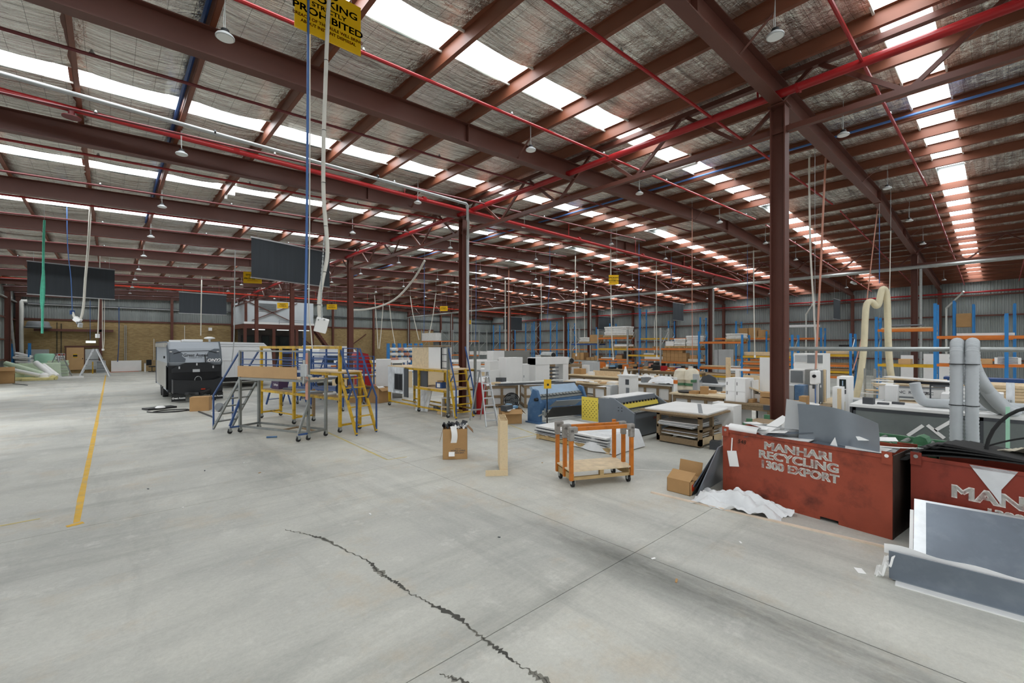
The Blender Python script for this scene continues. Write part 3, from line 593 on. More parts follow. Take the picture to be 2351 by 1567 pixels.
def cab(label, pts, r=.015, m='cable_white', end=None, cat='cable', esz=(.09, .07, .13)):
    P_ = [at(*q) for q in pts]; t = drop('drop_cable' if cat == 'cable' else 'hanging_' + cat, label, cat, P_, r, m, 4, 6)
    if end:
        g = G(); g.cb(P_[-1] - Vector((0, 0, esz[2] / 2)), esz, .5); mk('socket_box', g, end, t)
    return t
cab('knotted white cord end hanging below the red main at far left', [(181, 295, 11), (180, 318, 11), (179, 335, 11)], .012)
cab('thin blue hose hanging at far left ending in a blue coupling', [(150, 322, 15), (153, 430, 15), (155, 560, 15), (163, 640, 15), (166, 712, 15)], .012, 'cable_blue', 'blue_paint', 'hose', (.1, .08, .14))
cab('white spiral conduit at far left ending in a tilted white switch box', [(215, 395, 15), (208, 470, 15), (203, 560, 15), (196, 640, 15), (192, 700, 15), (186, 730, 15), (178, 738, 15), (171, 728, 15), (167, 716, 15)], .035, 'cable_white', None)
t = thing('switch_box', 'tilted white switch box with dangling plugs on a spiral conduit at far left', 'outlet', (0, 0, 0)); g = G(); g.cb(at(178, 734, 14.95), (.22, .1, .16), TH - 1.5, 0, .6); mk('box', g, 'white_paint', t, bevel=.01); g = G(); g.cb(at(184, 746, 14.9), (.1, .1, .14), .4, .3); mk('plug', g, 'grey_light', t); g = G(); g.cb(at(181, 741, 14.9), (.12, .06, .08), .4, .3); mk('plug', g, 'grey_mid', t)
cab('white drop cable at left with a small white socket box above the brick wall', [(230, 545, 22), (229, 620, 22), (227, 700, 22), (225, 760, 22), (224, 766, 22)], .022, 'cable_white', 'white_paint', 'cable', (.14, .1, .2))
cab('pair of thin cables hanging with white sockets in front of the end wall', [(235, 690, 30), (235, 770, 30), (236, 800, 30)], .02, 'cable_white', 'white_paint'); cab('right-hand thin cable of the pair hanging before the end wall column', [(240, 690, 30), (239, 780, 30), (237, 800, 30)], .02, 'cable_white', 'white_paint')
cab('thin pale blue line hanging beside the lit exit sign', [(207, 690, 38), (207, 780, 38)], .02, 'cable_blue')
cab('blue hose fixed down the brick wall left of the caravan', [(273, 705, 38.6), (273, 780, 38.6), (270, 830, 38.6)], .03, 'blue_paint')
t = cab('long green woven lifting strap hanging at far left', [(102, 505, 14), (100, 560, 14), (99, 640, 14), (98, 700, 14), (97, 765, 14)], .03, 'green_strap', None, 'strap'); mk('loop', G().tube(smooth([at(100, 620, 14), at(95, 670, 14), at(97, 710, 14), at(101, 670, 14), at(100, 620, 14)]), .03, 6), 'green_strap', t)
cab('white cable hanging above the grey caravan roof', [(463, 640, 30), (462, 700, 30), (461, 770, 30)], .03); cab('grey hose hanging right of the grey caravan', [(540, 575, 22), (539, 640, 22), (537, 780, 22), (532, 830, 22)], .022, 'grey_light')
cab('long white hose slung in a curve from the roof to the third front column', [(975, 598, 20), (950, 640, 21), (915, 680, 22), (880, 700, 23), (840, 710, 23.8), (806, 711, 24.3)], .05)
for i, (pts, r, m, lab) in enumerate((
    ([(860, 678, 34), (866, 760, 34), (868, 800, 34)], .03, 'cable_white', 'left leg of the white hoist rope above the panel benches'), ([(880, 695, 34), (875, 760, 34), (871, 800, 34)], .03, 'cable_white', 'right leg of the white hoist rope above the panel benches'),
    ([(894, 700, 34), (900, 750, 34), (907, 790, 34)], .03, 'cable_white', 'slanting white rope left of the blue storage rack'), ([(942, 680, 32), (948, 720, 32), (962, 780, 32)], .03, 'cable_white', 'slanting white rope above the blue storage rack'),
    ([(1001, 673, 32), (993, 730, 32), (985, 770, 32)], .035, 'cable_white', 'white rope slanting left of the second front column'), ([(974, 600, 22), (974, 700, 22), (973, 765, 22)], .014, 'cable_blue', 'thin blue line left of the second front column'),
    ([(1093, 575, 22), (1093, 700, 22), (1092, 790, 22)], .012, 'cable_blue', 'thin blue line just right of the second front column'), ([(1082, 660, 25), (1082, 790, 25)], .012, 'cable_white', 'thin white line just right of the second front column'),
    ([(1160, 645, 24), (1160, 780, 24), (1161, 820, 24)], .03, 'cable_white', 'white conduit hanging over the white cabinets'), ([(1168, 620, 26), (1168, 700, 26), (1167, 845, 26)], .03, 'copper_pink', 'pink hose hanging over the white cabinets'),
    ([(1242, 635, 24), (1243, 720, 24), (1243, 735, 24)], .02, 'cable_white', 'white cable hanging before the cranked white downpipe'), ([(1262, 560, 22), (1262, 640, 22), (1256, 740, 22)], .012, 'cable_blue', 'thin blue line hanging right of the white cable'),
    ([(1321, 588, 20), (1321, 700, 20), (1322, 780, 20), (1323, 812, 20)], .02, 'cable_white', 'white drop cable over the carton shelves'), ([(1342, 645, 22), (1342, 760, 22), (1343, 815, 22)], .016, 'cable_white', 'thinner white drop cable over the carton shelves'),
    ([(1402, 560, 18), (1403, 700, 18), (1405, 780, 18), (1408, 820, 18)], .02, 'cable_white', 'white drop cable over the wrapped stack'), ([(1467, 560, 17), (1467, 700, 17), (1467, 900, 17)], .011, 'cable_blue', 'thin blue line hanging over the crate tables'),
    ([(1507, 600, 19), (1507, 720, 19), (1508, 815, 19)], .018, 'cable_white', 'white drop cable beside the tall blue rack frame'), ([(1589, 480, 16), (1589, 700, 16), (1590, 830, 16)], .012, 'copper_pink', 'pink line hanging right of the dark banner'),
    ([(1730, 575, 13), (1731, 700, 13), (1733, 815, 13)], .016, 'cable_white', 'white drop cable just left of the tall front column'), ([(1541, 590, 18), (1541, 650, 18)], .01, 'cable_blue', 'short blue line hanging above the dark banner'),
    ([(1716, 575, 18), (1716, 720, 18)], .01, 'cable_blue', 'thin blue line left of the tall front column'))):
    dd = min(rdep(*pts[0][:2]), 36); r = max(r * dd / pts[0][2], .012); pts = [(q[0], q[1], dd) for q in pts]
    cab(lab, pts, r, m, 'white_paint' if i in (12, 14, 16, 18) else None)
# hoses behind the tall column
cab('grey-white air line hanging right of the tall front column', [(1858, 345, 12.5), (1858, 430, 12.5), (1861, 580, 12.5), (1868, 700, 12.5), (1873, 790, 12.5), (1876, 845, 12.5)], .024, 'cable_white', None, 'hose')
cab('copper pink air line hanging right of the tall front column', [(1896, 362, 12.3), (1890, 480, 12.3), (1885, 600, 12.3), (1879, 720, 12.3), (1876, 780, 12.3), (1872, 850, 12.3)], .026, 'copper_pink', None, 'hose')
cab('long copper pink line slanting down at right', [(2015, 480, 16), (2003, 580, 16), (1990, 690, 16), (1975, 790, 16), (1958, 850, 16)], .018, 'copper_pink', None, 'hose')
cab('thin white line hanging beside the looped cream duct', [(2045, 530, 15), (2043, 640, 15), (2041, 740, 15)], .014)
cab('thin pale blue line near the far wall at right', [(2019, 500, 15), (2019, 650, 15)], .012, 'cable_blue')

for i, (px, py, D, lx, lab) in enumerate(((1553, 387, 12.5, 1.2, 'white batten light hanging behind the front truss'), (1280, 466, 17, 1.2, 'smaller batten light hanging under the rear half of the roof'), (1960, 650, 26, 1.2, 'batten light over the far racks'))):
    p = at(px, py, D); t = thing('batten_light', lab, 'lamp', p, math.pi / 2 if i == 0 else 0); P(t, 'body', 'white_paint', ('b', -lx / 2, -.05, 0, lx / 2, .05, .06)); P(t, 'diffuser', 'lens_white', ('b', -lx / 2 + .02, -.07, -.03, lx / 2 - .02, .07, 0)); [P(t, 'wire', 'galv', ('t', .004, (x, 0, .06), (x, 0, zb(p.x) + .62 - p.z))) for x in (-lx * .4, lx * .4)]
for (px, py, D, lab) in ((527, 440, 13.8, 'white emergency light box on a purlin left of the hoses'), (226, 488, 17.0, 'small white emergency light box on a purlin at far left')):
    p = at(px, py, D); t = thing('emergency_light', lab, 'lamp', p); P(t, 'body', 'white_paint', ('b', -.14, -.06, -.1, .14, .06, .1)); P(t, 'head', 'white_paint', ('c', (-.1, -.05, -.17), (.06, .08, .16), 0, .3)); P(t, 'bracket', 'galv', ('t', .01, (0, 0, .1), (0, 0, zb(p.x) + .45 - p.z)))
# ------------------------------------------------------------------ mezzanine office at the far end
mat('office_panel', 'c3c9cd', .5, 0, .05, 1); mat('void_shade', '4a4440', .8, 0, .2, 2)
o = thing('mezzanine_office', 'raised pale grey office on brown steel posts in the far corner bay', 'office', (9.3, 47.5, 0))
WO = 6.2; DO = 5.2
P(o, 'front_wall', 'office_panel', ('b', 0, 0, 4.45, WO, .12, 6.7)); P(o, 'side_wall', 'office_panel', ('b', 0, .12, 4.45, .12, DO, 6.6)); P(o, 'end_wall', 'office_panel', ('b', WO - .12, .12, 4.45, WO, DO, 6.7))
P(o, 'floor_deck', 'steel_brown', ('b', -.05, -.08, 4.0, WO + .05, DO, 4.42)); P(o, 'floor_edge', 'white_board', ('b', -.06, -.1, 4.42, WO + .05, -.06, 4.62))
for x in (.05, 2.5, 4.6, WO - .1): P(o, 'post', 'steel_brown', ('b', x - .12, -.1, 0, x + .12, .12, 4.0))
P(o, 'post', 'steel_brown', ('b', .0, -.06, 4.4, .22, .0, 6.6))
for a, c in (((.3, -.1, 6.5), (4.2, -.1, 4.7)), ((.6, -.1, 4.75), (4.6, -.1, 6.6))): P(o, 'cross_brace', 'steel_brown', ('r', a, c, .1, .06))
v = P(o, 'louvre_vent', 'grey_light', ('b', 1.15, -.08, 5.7, 2.75, -.02, 6.45)); g = G()
for i in range(9): g.cb((1.95, -.09, 5.78 + i * .075), (1.5, .04, .05), 0, .6)
mk('louvre_blades', g, 'grey_mid', v, kind='stuff')
P(o, 'handrail', 'grey_mid', ('t', .02, (2.9, -.3, 4.85), (5.3, -.3, 4.85)), ('t', .02, (2.9, -.3, 4.85), (2.9, -.3, 4.45)), ('t', .02, (2.9, -.3, 4.65), (5.3, -.3, 4.65)))
P(o, 'void_shade_sheet', 'void_shade', ('b', .1, 3.4, 0, WO, 3.5, 4.0))  # dark sheet; shade of the void under the office put into its colour
for (a, c) in ((.35, 1.6), (2.2, 2.9), (3.2, 4.8)):
    w = P(o, 'window_frame', 'black', ('b', a, 3.3, 1.7, c, 3.4, 3.4)); P(w, 'pane', 'glass_dark', ('b', a + .08, 3.28, 1.85, c - .08, 3.3, 3.3))
mat('tube_on', 'e9efef', .4, 0, 0, 1, emit=1.2)
for x in (1.0, 3.2, 5.2): P(o, 'tube_light', 'tube_on', ('b', x, 1.6, 3.92, x + 1.1, 1.7, 3.98))
s = thing('office_stair', 'brown steel stair descending from the mezzanine office', 'stair', (15.55, 47.4, 0))
for dy in (0, .8): P(s, 'stringer', 'steel_brown', ('r', (0, dy, 4.2), (2.9, dy, .1), .06, .24))
for i in range(17): P(s, 'tread', 'black', ('b', .08 + i * .165, 0, 4.05 - i * .24, .33 + i * .165, .8, 4.09 - i * .24))
# ------------------------------------------------------------------ end wall fittings
Yw = 52.88
d = thing('door_1', '', '', kind='structure'); d.location = (-2.76, Yw - .06, 0)
P(d, 'leaf', 'mdf', ('b', .02, -.05, .3, 1.08, 0, 2.2)); P(d, 'frame', 'steel_brown', ('b', -.05, -.03, .2, .02, .02, 2.3), ('b', 1.08, -.03, .2, 2.15, .02, 2.28) if False else ('b', 1.08, -.03, .2, 1.14, .02, 2.3)); P(d, 'lintel', 'steel_brown', ('b', -.1, -.06, 2.2, 2.2, 0, 2.34)); P(d, 'notice', 'sign_yellow', ('b', .42, -.06, 1.35, .68, -.05, 1.65)); P(d, 'notice_print', 'black', ('b', .42, -.065, 1.42, .68, -.06, 1.58)); P(d, 'handle', 'black', ('b', .98, -.1, 1.2, 1.03, -.05, 1.3))
P(d, 'grey_leaf', 'grey_light', ('b', 1.16, -.05, .3, 2.0, 0, 2.05))
e = thing('exit_sign', 'lit green and white exit sign over the wooden door', 'sign', (-1.25, Yw - .25, 2.68)); P(e, 'housing', 'white_paint', ('b', -.32, -.03, -.1, .32, .03, .1)); mat('exit_glow', 'dff5ea', .4, 0, 0, 1, emit=2.0); P(e, 'face', 'exit_glow', ('b', -.3, -.04, -.08, .3, -.03, .08))
mat('exit_green', '1f9a5a', .5, 0, 0, 1); text('lettering', 'EXIT', 'exit_green', e, face((.04, -.043, 0), (1, 0, 0)), .15, .001, .004); P(e, 'wire', 'galv', ('t', .006, (-.2, 0, .1), (-.2, 0, 1.2)))
one('wall_board', G().bx(-5.05, Yw - .1, .5, -3.75, Yw - .04, 2.05), 'grey_light', 'grey panel board on the brick wall behind the green tank', 'board')
one('lintel_beam', G().bx(-4.6, Yw - .3, 3.55, .2, Yw - .04, 3.75), 'steel_brown', 'brown steel beam fixed across the brick end wall at left', 'beam')
g = G().bx(.05, Yw - .2, .06, 2.1, Yw - .12, 1.02); one('white_sheet', g, 'white_board', 'long white panel leaning on the brick wall left of the caravan', 'panel')
P(thing('pallet_strip', 'thin pinkish board lying at the foot of the white panel', 'board', (0, 0, 0)), 'plank', 'copper_pink', ('b', -.1, Yw - .5, 0, 1.9, Yw - .3, .06))
one('meter_box', G().bx(7.2, Yw - .2, 3.85, 7.5, Yw - .05, 4.15), 'white_paint', 'small white box high on the brick wall above the caravan', 'box')
g = G().lathe([(.75, 0), (.8, .1), (.7, .16), (.62, .5), (.55, .56)], 20, (-4.3, 52.0, 3.75)); one('roof_vent_unit', g, 'grey_mid', 'round grey vent unit above the beam on the left end wall', 'vent')
one('wall_downpipe', G().tube([(-4.9, 51.9, 5.9), (-5.15, 51.9, 5.9), (-5.2, 51.9, 5.8), (-5.2, 51.9, .05)], .13, 10), 'pvc_white', 'thick white downpipe in the left end corner', 'downpipe')
for i, (x, z0, z1) in enumerate(((.95, .8, 4.2), (1.05, .9, 4.2), (3.0, 1.0, 3.0), (5.3, .6, 4.3), (-3.3, .4, 4.3), (-3.05, .3, 4.2))):
    one('wall_conduit', G().tube([(x, Yw - .05, z0), (x, Yw - .05, z1)], .025, 6), ('galv', 'galv', 'cable_white', 'cable_white', 'black', 'black')[i], ('left of two thin grey', 'right of two thin grey', 'short cream', 'faint cream', 'left dark', 'right dark')[i] + ' conduit running up the brick end wall', 'conduit')
c = thing('filing_cabinet', 'grey drawer cabinet beside the end wall door', 'cabinet', (.1 - 1.0, 51.8, 0)); P(c, 'body', 'grey_light', ('b', 0, 0, 0, .6, .5, 1.05), bevel=.01)
for i in range(4): P(c, 'drawer', 'grey_mid', ('b', .03, -.015, .06 + i * .25, .57, 0, .27 + i * .25))
one('yellow_post', G().cyl(-1.1, 51.3, 0, 1.0, .04, 8), 'rack_yellow', 'thin yellow post in front of the end wall door', 'post')
# warning notice board
n_ = thing('notice_board', 'small white notice with red heading propped by the end wall', 'sign', (-3.25, 50.5, 0)); P(n_, 'board', 'white_paint', ('b', 0, 0, 1.25, .55, .02, 1.72)); P(n_, 'heading', 'sign_red', ('b', .02, -.005, 1.56, .53, 0, 1.69)); P(n_, 'leg', 'galv', ('b', .25, .02, 0, .29, .05, 1.3)); P(n_, 'print', 'grey_dark', ('b', .08, -.005, 1.34, .47, 0, 1.4), kind='stuff')
t_ = one('green_tank', G().lathe([(.5, 0), (.58, .08), (.6, 1.55), (.5, 1.72), (.1, 1.74)], 24, (-3.85, 50.9, 0)), 'green_tank', 'pale green upright plastic roll or tank by the end wall', 'tank')
# green slab stack
for i in range(6):
    g = G(); g.cb((-3.0 + random.uniform(-.04, .04), 49.2 + random.uniform(-.05, .05), .1 + i * .2), (1.1, .9, .19), random.uniform(-.03, .03)); one('foam_slab', g, 'foam_green', f'pale green foam slab, {["bottom", "second", "third", "fourth", "fifth", "top"][i]} of the neat stack by the step ladder', 'insulation', 'stacked foam slabs', bevel=.02)
# step ladders
def ladder(label, p, q, depth, h, rungs, mm='alu', name='step_ladder', w_top=.35):
    p = Vector(p); q = Vector(q); d = (q - p); w = d.length; t = thing(name, label, 'ladder', (p + q) / 2, math.atan2(d.y, d.x))
    hw = w / 2; ht = w_top / 2
    for s in (-1, 1): P(t, 'front_stile', mm, ('r', (s * hw, 0, 0), (s * ht, depth * .55, h), .03, .075)); P(t, 'rear_stile', mm, ('r', (s * hw * .95, depth * 1.25, 0), (s * ht, depth * .62, h - .05), .03, .05))
    for i in range(rungs):
        u = (i + .8) / (rungs + .6); x = hw + (ht - hw) * u; P(t, 'tread', mm, ('b', -x, depth * .55 * u - .04, h * u - .015, x, depth * .55 * u + .05, h * u + .015))
    P(t, 'top_cap', mm, ('b', -ht - .03, depth * .45, h - .03, ht + .03, depth * .75, h + .02)); P(t, 'brace', mm, ('b', -hw * .9, depth * 1.1, h * .2, hw * .9, depth * 1.14, h * .2 + .04))
    return t
ladder('aluminium step ladder standing beside the pale green foam stack', (-2.75, 47.6, 0), (-2.2, 48.2, 0), 1.0, 1.75, 5)
t = thing('trestle_ladder', 'aluminium A-frame ladder standing wide open by the end wall', 'ladder', (-.85, 46, 0), -.15)
for s in (-1, 1):
    for y in (-.25, .25): P(t, 'stile', 'alu', ('r', (s * .85, y, 0), (s * .08, y * .7, 2.1), .05, .08))
    for i in range(6): u = (i + .7) / 6.6; P(t, 'rung', 'alu', ('r', (s * (.85 - .77 * u), -.25, 2.1 * u), (s * (.85 - .77 * u), .25, 2.1 * u), .035))
P(t, 'spreader_plank', 'black', ('b', -.5, -.1, 1.28, .5, .1, 1.32)); P(t, 'stay', 'galv', ('t', .012, (-.55, -.2, .9), (0, -.2, .85), (.55, -.2, .9)))
one('white_plank', G().bx(-3.1, 45.2, 0, -1.45, 45.5, .12), 'white_board', 'white plank lying on the floor left of the A-frame ladder', 'plank')
# insulation pile
t = one('insulation_slab', G().cb((-3.9, 46.2, .55), (2.4, .5, 1.1), .02), 'foam_green', 'big pale green insulation block standing in the left pile', 'insulation', bevel=.03)
for i, (a, c, r, m, lab) in enumerate((((-5.3, 45.6, 1.15), (-3.3, 44.2, .35), .16, 'foam_green', 'upper green foam roll slanting across the left pile'), ((-5.2, 45.0, .8), (-3.4, 43.9, .25), .14, 'white_paint', 'lower white foam roll slanting across the left pile'), ((-3.85, 45.3, 1.15), (-2.95, 43.8, .25), .17, 'white_paint', 'thick white roll leaning at the right of the left pile'), ((-3.5, 45.4, .95), (-2.7, 43.9, .22), .15, 'paper_white', 'second white roll leaning at the right of the left pile'), ((-3.25, 44.0, .25), (-2.75, 43.7, .12), .14, 'foam_yellow', 'yellow end of a roll on the floor beside the white rolls'))):
    one('foam_roll', G().tube([a, lerp(a, c, .5), c], r, 12), m, lab, 'insulation', 'foam rolls in the left pile')
for i, (c, d, rz, m, lab) in enumerate((((-4.6, 44.3, .1), (1.6, .9, .2), .1, 'foam_yellow', 'low yellow insulation batt at the front of the left pile'), ((-3.6, 43.7, .09), (1.5, .6, .18), -.05, 'foam_yellow', 'thin yellow insulation batt lying in front of the white rolls'), ((-5.0, 45.0, .35), (1.2, .9, .3), .2, 'foam_green', 'green foam slab lying under the slanting rolls'), ((-5.0, 45.8, .7), (.9, .8, .25), .3, 'foam_yellow', 'yellow slab high in the left pile'), ((-5.3, 47.3, .85), (.5, .5, .3), 0, 'foam_green', 'green slab on the crate at the left edge'))):
    g = G(); g.cb(c, d, rz); one('insulation_batt', g, m, lab, 'insulation', 'insulation batts in the left pile', bevel=.03)
for i, (x, r) in enumerate(((-3.35, .28), (-3.0, .2))): one('white_bag', G().lathe([(r * .6, 0), (r, r * .5), (r * .9, r * 1.3), (r * .3, r * 1.8)], 14, (x, 43.9 + i * .2, 0)), 'paper_white', ('larger' if i == 0 else 'smaller') + ' white rounded bag at the foot of the leaning rolls', 'bag')
b_ = thing('open_carton', 'open brown carton on the floor at the far left edge', 'carton', (-4.75, 41.2, 0), .1); P(b_, 'body', 'card', ('b', -.55, 0, 0, .35, .03, .8), ('b', -.55, .6, 0, .35, .63, .8), ('b', -.55, 0, 0, -.52, .63, .8), ('b', -.55, 0, 0, .35, .63, .03)); P(b_, 'side', 'card_dark', ('b', .32, 0, 0, .35, .63, .62)); P(b_, 'flap', 'card', ('c', (-.1, -.1, .9), (.9, .02, .3), 0, -.6))
one('rod', G().tube([(-4.4, 40.4, .03), (-3.6, 38.3, .03)], .02, 6), 'grey_dark', 'dark rod lying on the floor at the far left', 'rod')
# small blue rack frame and bench in the corner
def upright(parent, x, y0, y1, h, m, z0=0, w=.09):
    for y in (y0, y1): P(parent, 'post', m, ('b', x - w / 2, y - .04, z0, x + w / 2, y + .04, h))
    n = max(2, int((h - z0) / 1.0)); g = G()
    for i in range(n): g.bar((x, y0 if i % 2 else y1, z0 + .2 + (h - z0 - .3) * i / n), (x, y1 if i % 2 else y0, z0 + .2 + (h - z0 - .3) * (i + 1) / n), .03, .03)
    g.bar((x, y0, h - .15), (x, y1, h - .15), .03, .03); mk('lacing', g, m, parent)
t = thing('corner_rack', 'short blue rack in the left end corner', 'rack', (-5.0, 50.2, 0)); upright(t, -.5, 0, .9, 2.5, 'rack_blue'); upright(t, .35, 0, .9, 2.55, 'rack_blue'); P(t, 'shelf', 'grey_dark', ('b', -.5, 0, .85, .35, .9, .92))
g = G()
for i in range(7): g.cb((-4.95 + random.uniform(-.1, .1), 50.4 + random.uniform(-.2, .2), 1.0 + i * .11), (.9, .5, .1), random.uniform(-.2, .2), 0, random.uniform(-.1, .4))
one('offcut_heap', g, 'paper_white', 'heap of white offcuts on the blue rack in the corner', 'offcuts')['kind'] = 'stuff'
t = thing('work_crate', 'low brown crate bench in the left corner', 'crate', (-5.05, 47.6, 0)); P(t, 'body', 'card_dark', ('b', -.42, 0, 0, .8, .8, .62)); P(t, 'lid', 'card', ('b', -.44, -.02, .62, .82, .82, .67)); one('white_jug', G().lathe([(.1, 0), (.12, .2), (.05, .3), (.04, .36)], 12, (-4.9, 47.9, .67)), 'white_paint', 'small white jug on the crate in the left corner', 'jug')
# office chair, desk by the wall
t = thing('office_chair', 'black office chair by the brick wall left of the caravan', 'chair', (2.75, 50.8, 0)); P(t, 'seat', 'black', ('b', -.24, -.24, .45, .24, .24, .54), bevel=.03); P(t, 'backrest', 'black', ('c', (-.2, .2, .85), (.42, .08, .5), .5), bevel=.03); P(t, 'stem', 'black', ('y', 0, 0, .08, .45, .03, 8)); P(t, 'base', 'black', *[('r', (0, 0, .08), (.3 * math.cos(k * 1.257), .3 * math.sin(k * 1.257), .05), .04) for k in range(5)])
t = thing('long_bench', 'low bench with white legs along the brick wall beside the caravan', 'bench', (2.2, 51.3, 0)); P(t, 'top', 'timber_old', ('b', 0, 0, .78, 2.2, .7, .84))
for x in (.1, 1.1, 1.55, 2.1): P(t, 'leg', 'white_paint', ('b', x - .06, .05, 0, x + .06, .12, .78))
# ------------------------------------------------------------------ grey caravan
mat('van_grey', 'aeb5bc', .35, 0, .03, 1); mat('van_lite', 'b9c1c9', .35, 0, .03, 1); mat('van_dark', '596067', .4, 0, .05, 1.5); mat('van_black', '1d1f22', .4, 0, .12, 5, .12, 60); mat('van_cream', 'a5a39c', .4, 0, .05, 2)
cv = thing('caravan', 'grey and black caravan with open front boot and antenna dome', 'caravan', (2.7, 23.1, 0)); cv.scale = (.83, 1, 1)
prof = [(.15, .42), (.15, 1.45), (.02, 1.62), (.3, 2.22), (.62, 2.5), (6.2, 2.5), (6.2, .42)]
g = G(); g.prism(prof, -1.12, 1.12, 'x'); mk('body', g, 'van_grey', cv)
g = G(); g.prism([(.1, .42), (.1, 1.45), (-.03, 1.62), (.27, 2.24), (.6, 2.53), (6.25, 2.53), (6.25, .42), (6.1, .42), (6.1, 2.42), (.7, 2.42), (.38, 2.2), (.1, 1.62), (.2, 1.45), (.2, .42)], 1.1, 1.16, 'x'); mk('edge_trim', g, 'van_dark', cv)
g = G(); g.prism([(.1, .42), (.1, 1.45), (-.03, 1.62), (.27, 2.24), (.6, 2.53), (6.25, 2.53), (6.25, .42), (6.1, .42), (6.1, 2.42), (.7, 2.42), (.38, 2.2), (.1, 1.62), (.2, 1.45), (.2, .42)], -1.16, -1.1, 'x'); mk('edge_trim', g, 'van_dark', cv)
def frontpt(x, z, o=.012):   # point on the raked front panel
    if z < 2.22: y = .02 + (z - 1.62) / .6 * .28
    else: y = .3 + (z - 2.22) / .28 * .32
    return (x, y - o, z)
def decal(pts, name, m, o=.012): g = G(); g.quad(*[frontpt(x, z, o) for x, z in pts]); return mk(name, g, m, cv)
decal([(-1.08, 1.64), (-1.08, 2.18), (-.8, 2.19), (-.62, 2.08), (-.5, 1.98), (-.56, 1.9), (-.48, 1.84), (-.4, 1.78), (-.44, 1.64)], 'decal', 'van_dark'); decal([(1.08, 1.64), (.5, 1.66), (.46, 1.78), (.55, 1.84), (.5, 1.9), (.52, 1.98), (.6, 2.1), (.85, 2.2), (1.08, 2.2)], 'decal', 'van_dark')
P(cv, 'upper_panel', 'van_lite', ('c', (0, .43, 2.365), (2.18, .02, .4), 0, .85 - math.pi / 2 + .72)) if False else None
up = Vector((0, .28, .6)).normalized()
text('lettering', 'Great Aussie', 'grey_dark', cv, face(frontpt(.02, 1.93, .02), (1, 0, 0), up), .2, .002, .004, sx=1.0, shear=.15)
text('lettering', 'CARAVANS', 'grey_dark', cv, face(frontpt(.02, 1.82, .02), (1, 0, 0), up), .06, .002, .0, sx=1.8)
text('lettering', 'ONYX', 'paper_white', cv, face(frontpt(.82, 1.70, .03), (1, 0, 0), up), .19, .002, .005, sx=1.2, shear=.3)
P(cv, 'clearance_lamp', 'white_paint', ('c', (-1.0, .2, 2.08), (.1, .03, .03))); P(cv, 'clearance_lamp', 'white_paint', ('c', (1.0, .2, 2.08), (.1, .03, .03)))
P(cv, 'stone_guard_rail', 'black', ('t', .012, frontpt(-.9, 2.0, .03), frontpt(-.55, 2.1, .04), frontpt(.6, 2.12, .04), frontpt(.95, 2.02, .03))); P(cv, 'gas_strut', 'black', ('c', frontpt(.42, 1.75, .05), (.05, .03, .4), 0, -.4))
# boot
g = G(); g.prism([(-1.0, .95), (-.55, .92), (0, .86 + .02), (.7, .9), (1.04, 1.0), (1.04, .42), (.5, .34), (-.5, .34), (-1.0, .42)], -.72, -.68, 'y'); mk('boot_front', g, 'van_black', cv)
P(cv, 'boot_box', 'van_black', ('b', -1.0, -.68, .34, -.96, .15, .95), ('b', 1.0, -.68, .34, 1.04, .15, 1.0), ('b', -1.0, -.68, .34, 1.04, .15, .38)); P(cv, 'boot_back', 'black', ('b', -1.12, .05, .38, 1.12, .15, 1.5))
g = G(); g.prism([(-1.0, 1.22), (-1.0, 1.38), (-.45, 1.62), (.5, 1.62), (1.05, 1.4), (1.05, 1.22)], -.2, -.12, 'y'); mk('boot_lid', g, 'van_black', cv)
for x, z in ((-.7, 1.42), (.02, 1.55), (.72, 1.42)): P(cv, 'latch', 'alu', ('c', (x, -.22, z), (.06, .03, .1)))
P(cv, 'number_plate', 'grey_light', ('b', -.15, -.225, 1.22, .15, -.205, 1.34)); P(cv, 'wheel_hub_ring', 'galv', ('t', .015, *[(.05 + .14 * math.cos(a * .314), -.4, .9 + .14 * math.sin(a * .314)) for a in range(21)]))
P(cv, 'badge', 'sign_red', ('b', .12, -.735, .5, .3, -.72, .55))
for s in (-1, 1):
    P(cv, 'mud_flap', 'rubber', ('b', s * .78 - .28, -.7, .07, s * .78 + .28, -.68, .36)); text('lettering', 'Great Aussie', 'paper_white', cv, face((s * .78, -.703, .2), (1, 0, 0)), .1, .001, .002, shear=.15)
    for yy in (2.6, 3.5): P(cv, 'wheel', 'rubber', ('t', .36, (s * 1.12, yy, .36), (s * .88, yy, .36)))
P(cv, 'coupling_cover', 'rubber', ('t', .06, (-.4, -.9, .4), (-.05, -1.0, .36), (.25, -.95, .42), (.5, -.75, .5)), ('t', .05, (-.3, -.8, .35), (.1, -1.05, .33), (.35, -.8, .4))); P(cv, 'a_frame', 'black', ('r', (-.6, -.6, .38), (0, -1.1, .38), .1), ('r', (.6, -.6, .38), (0, -1.1, .38), .1)); P(cv, 'jockey_leg', 'black', ('y', .78, -.4, 0, .35, .03, 8))
P(cv, 'roof_hatch', 'white_paint', ('b', -.95, 1.0, 2.5, -.5, 1.6, 2.58)); P(cv, 'air_conditioner', 'white_paint', ('b', -.35, 1.2, 2.5, .5, 2.2, 2.62), bevel=.03); P(cv, 'antenna_dome', 'white_paint', ('l', [(.05, 0), (.05, .1), (.26, .14), (.24, .18), (.1, .22)], 18, (.75, .9, 2.52))); P(cv, 'side_awning', 'van_cream', ('b', -1.24, .4, 2.28, -1.12, 5.5, 2.46)); P(cv, 'side_light', 'black', ('b', -1.26, .5, 1.8, -1.2, .6, 1.9)); P(cv, 'side_skirt', 'van_cream', ('b', -1.14, .2, .5, -1.12, 6, 1.6))
P(cv, 'side_fold', 'van_black', ('b', -1.2, .1, .5, -1.12, .16, 1.5))
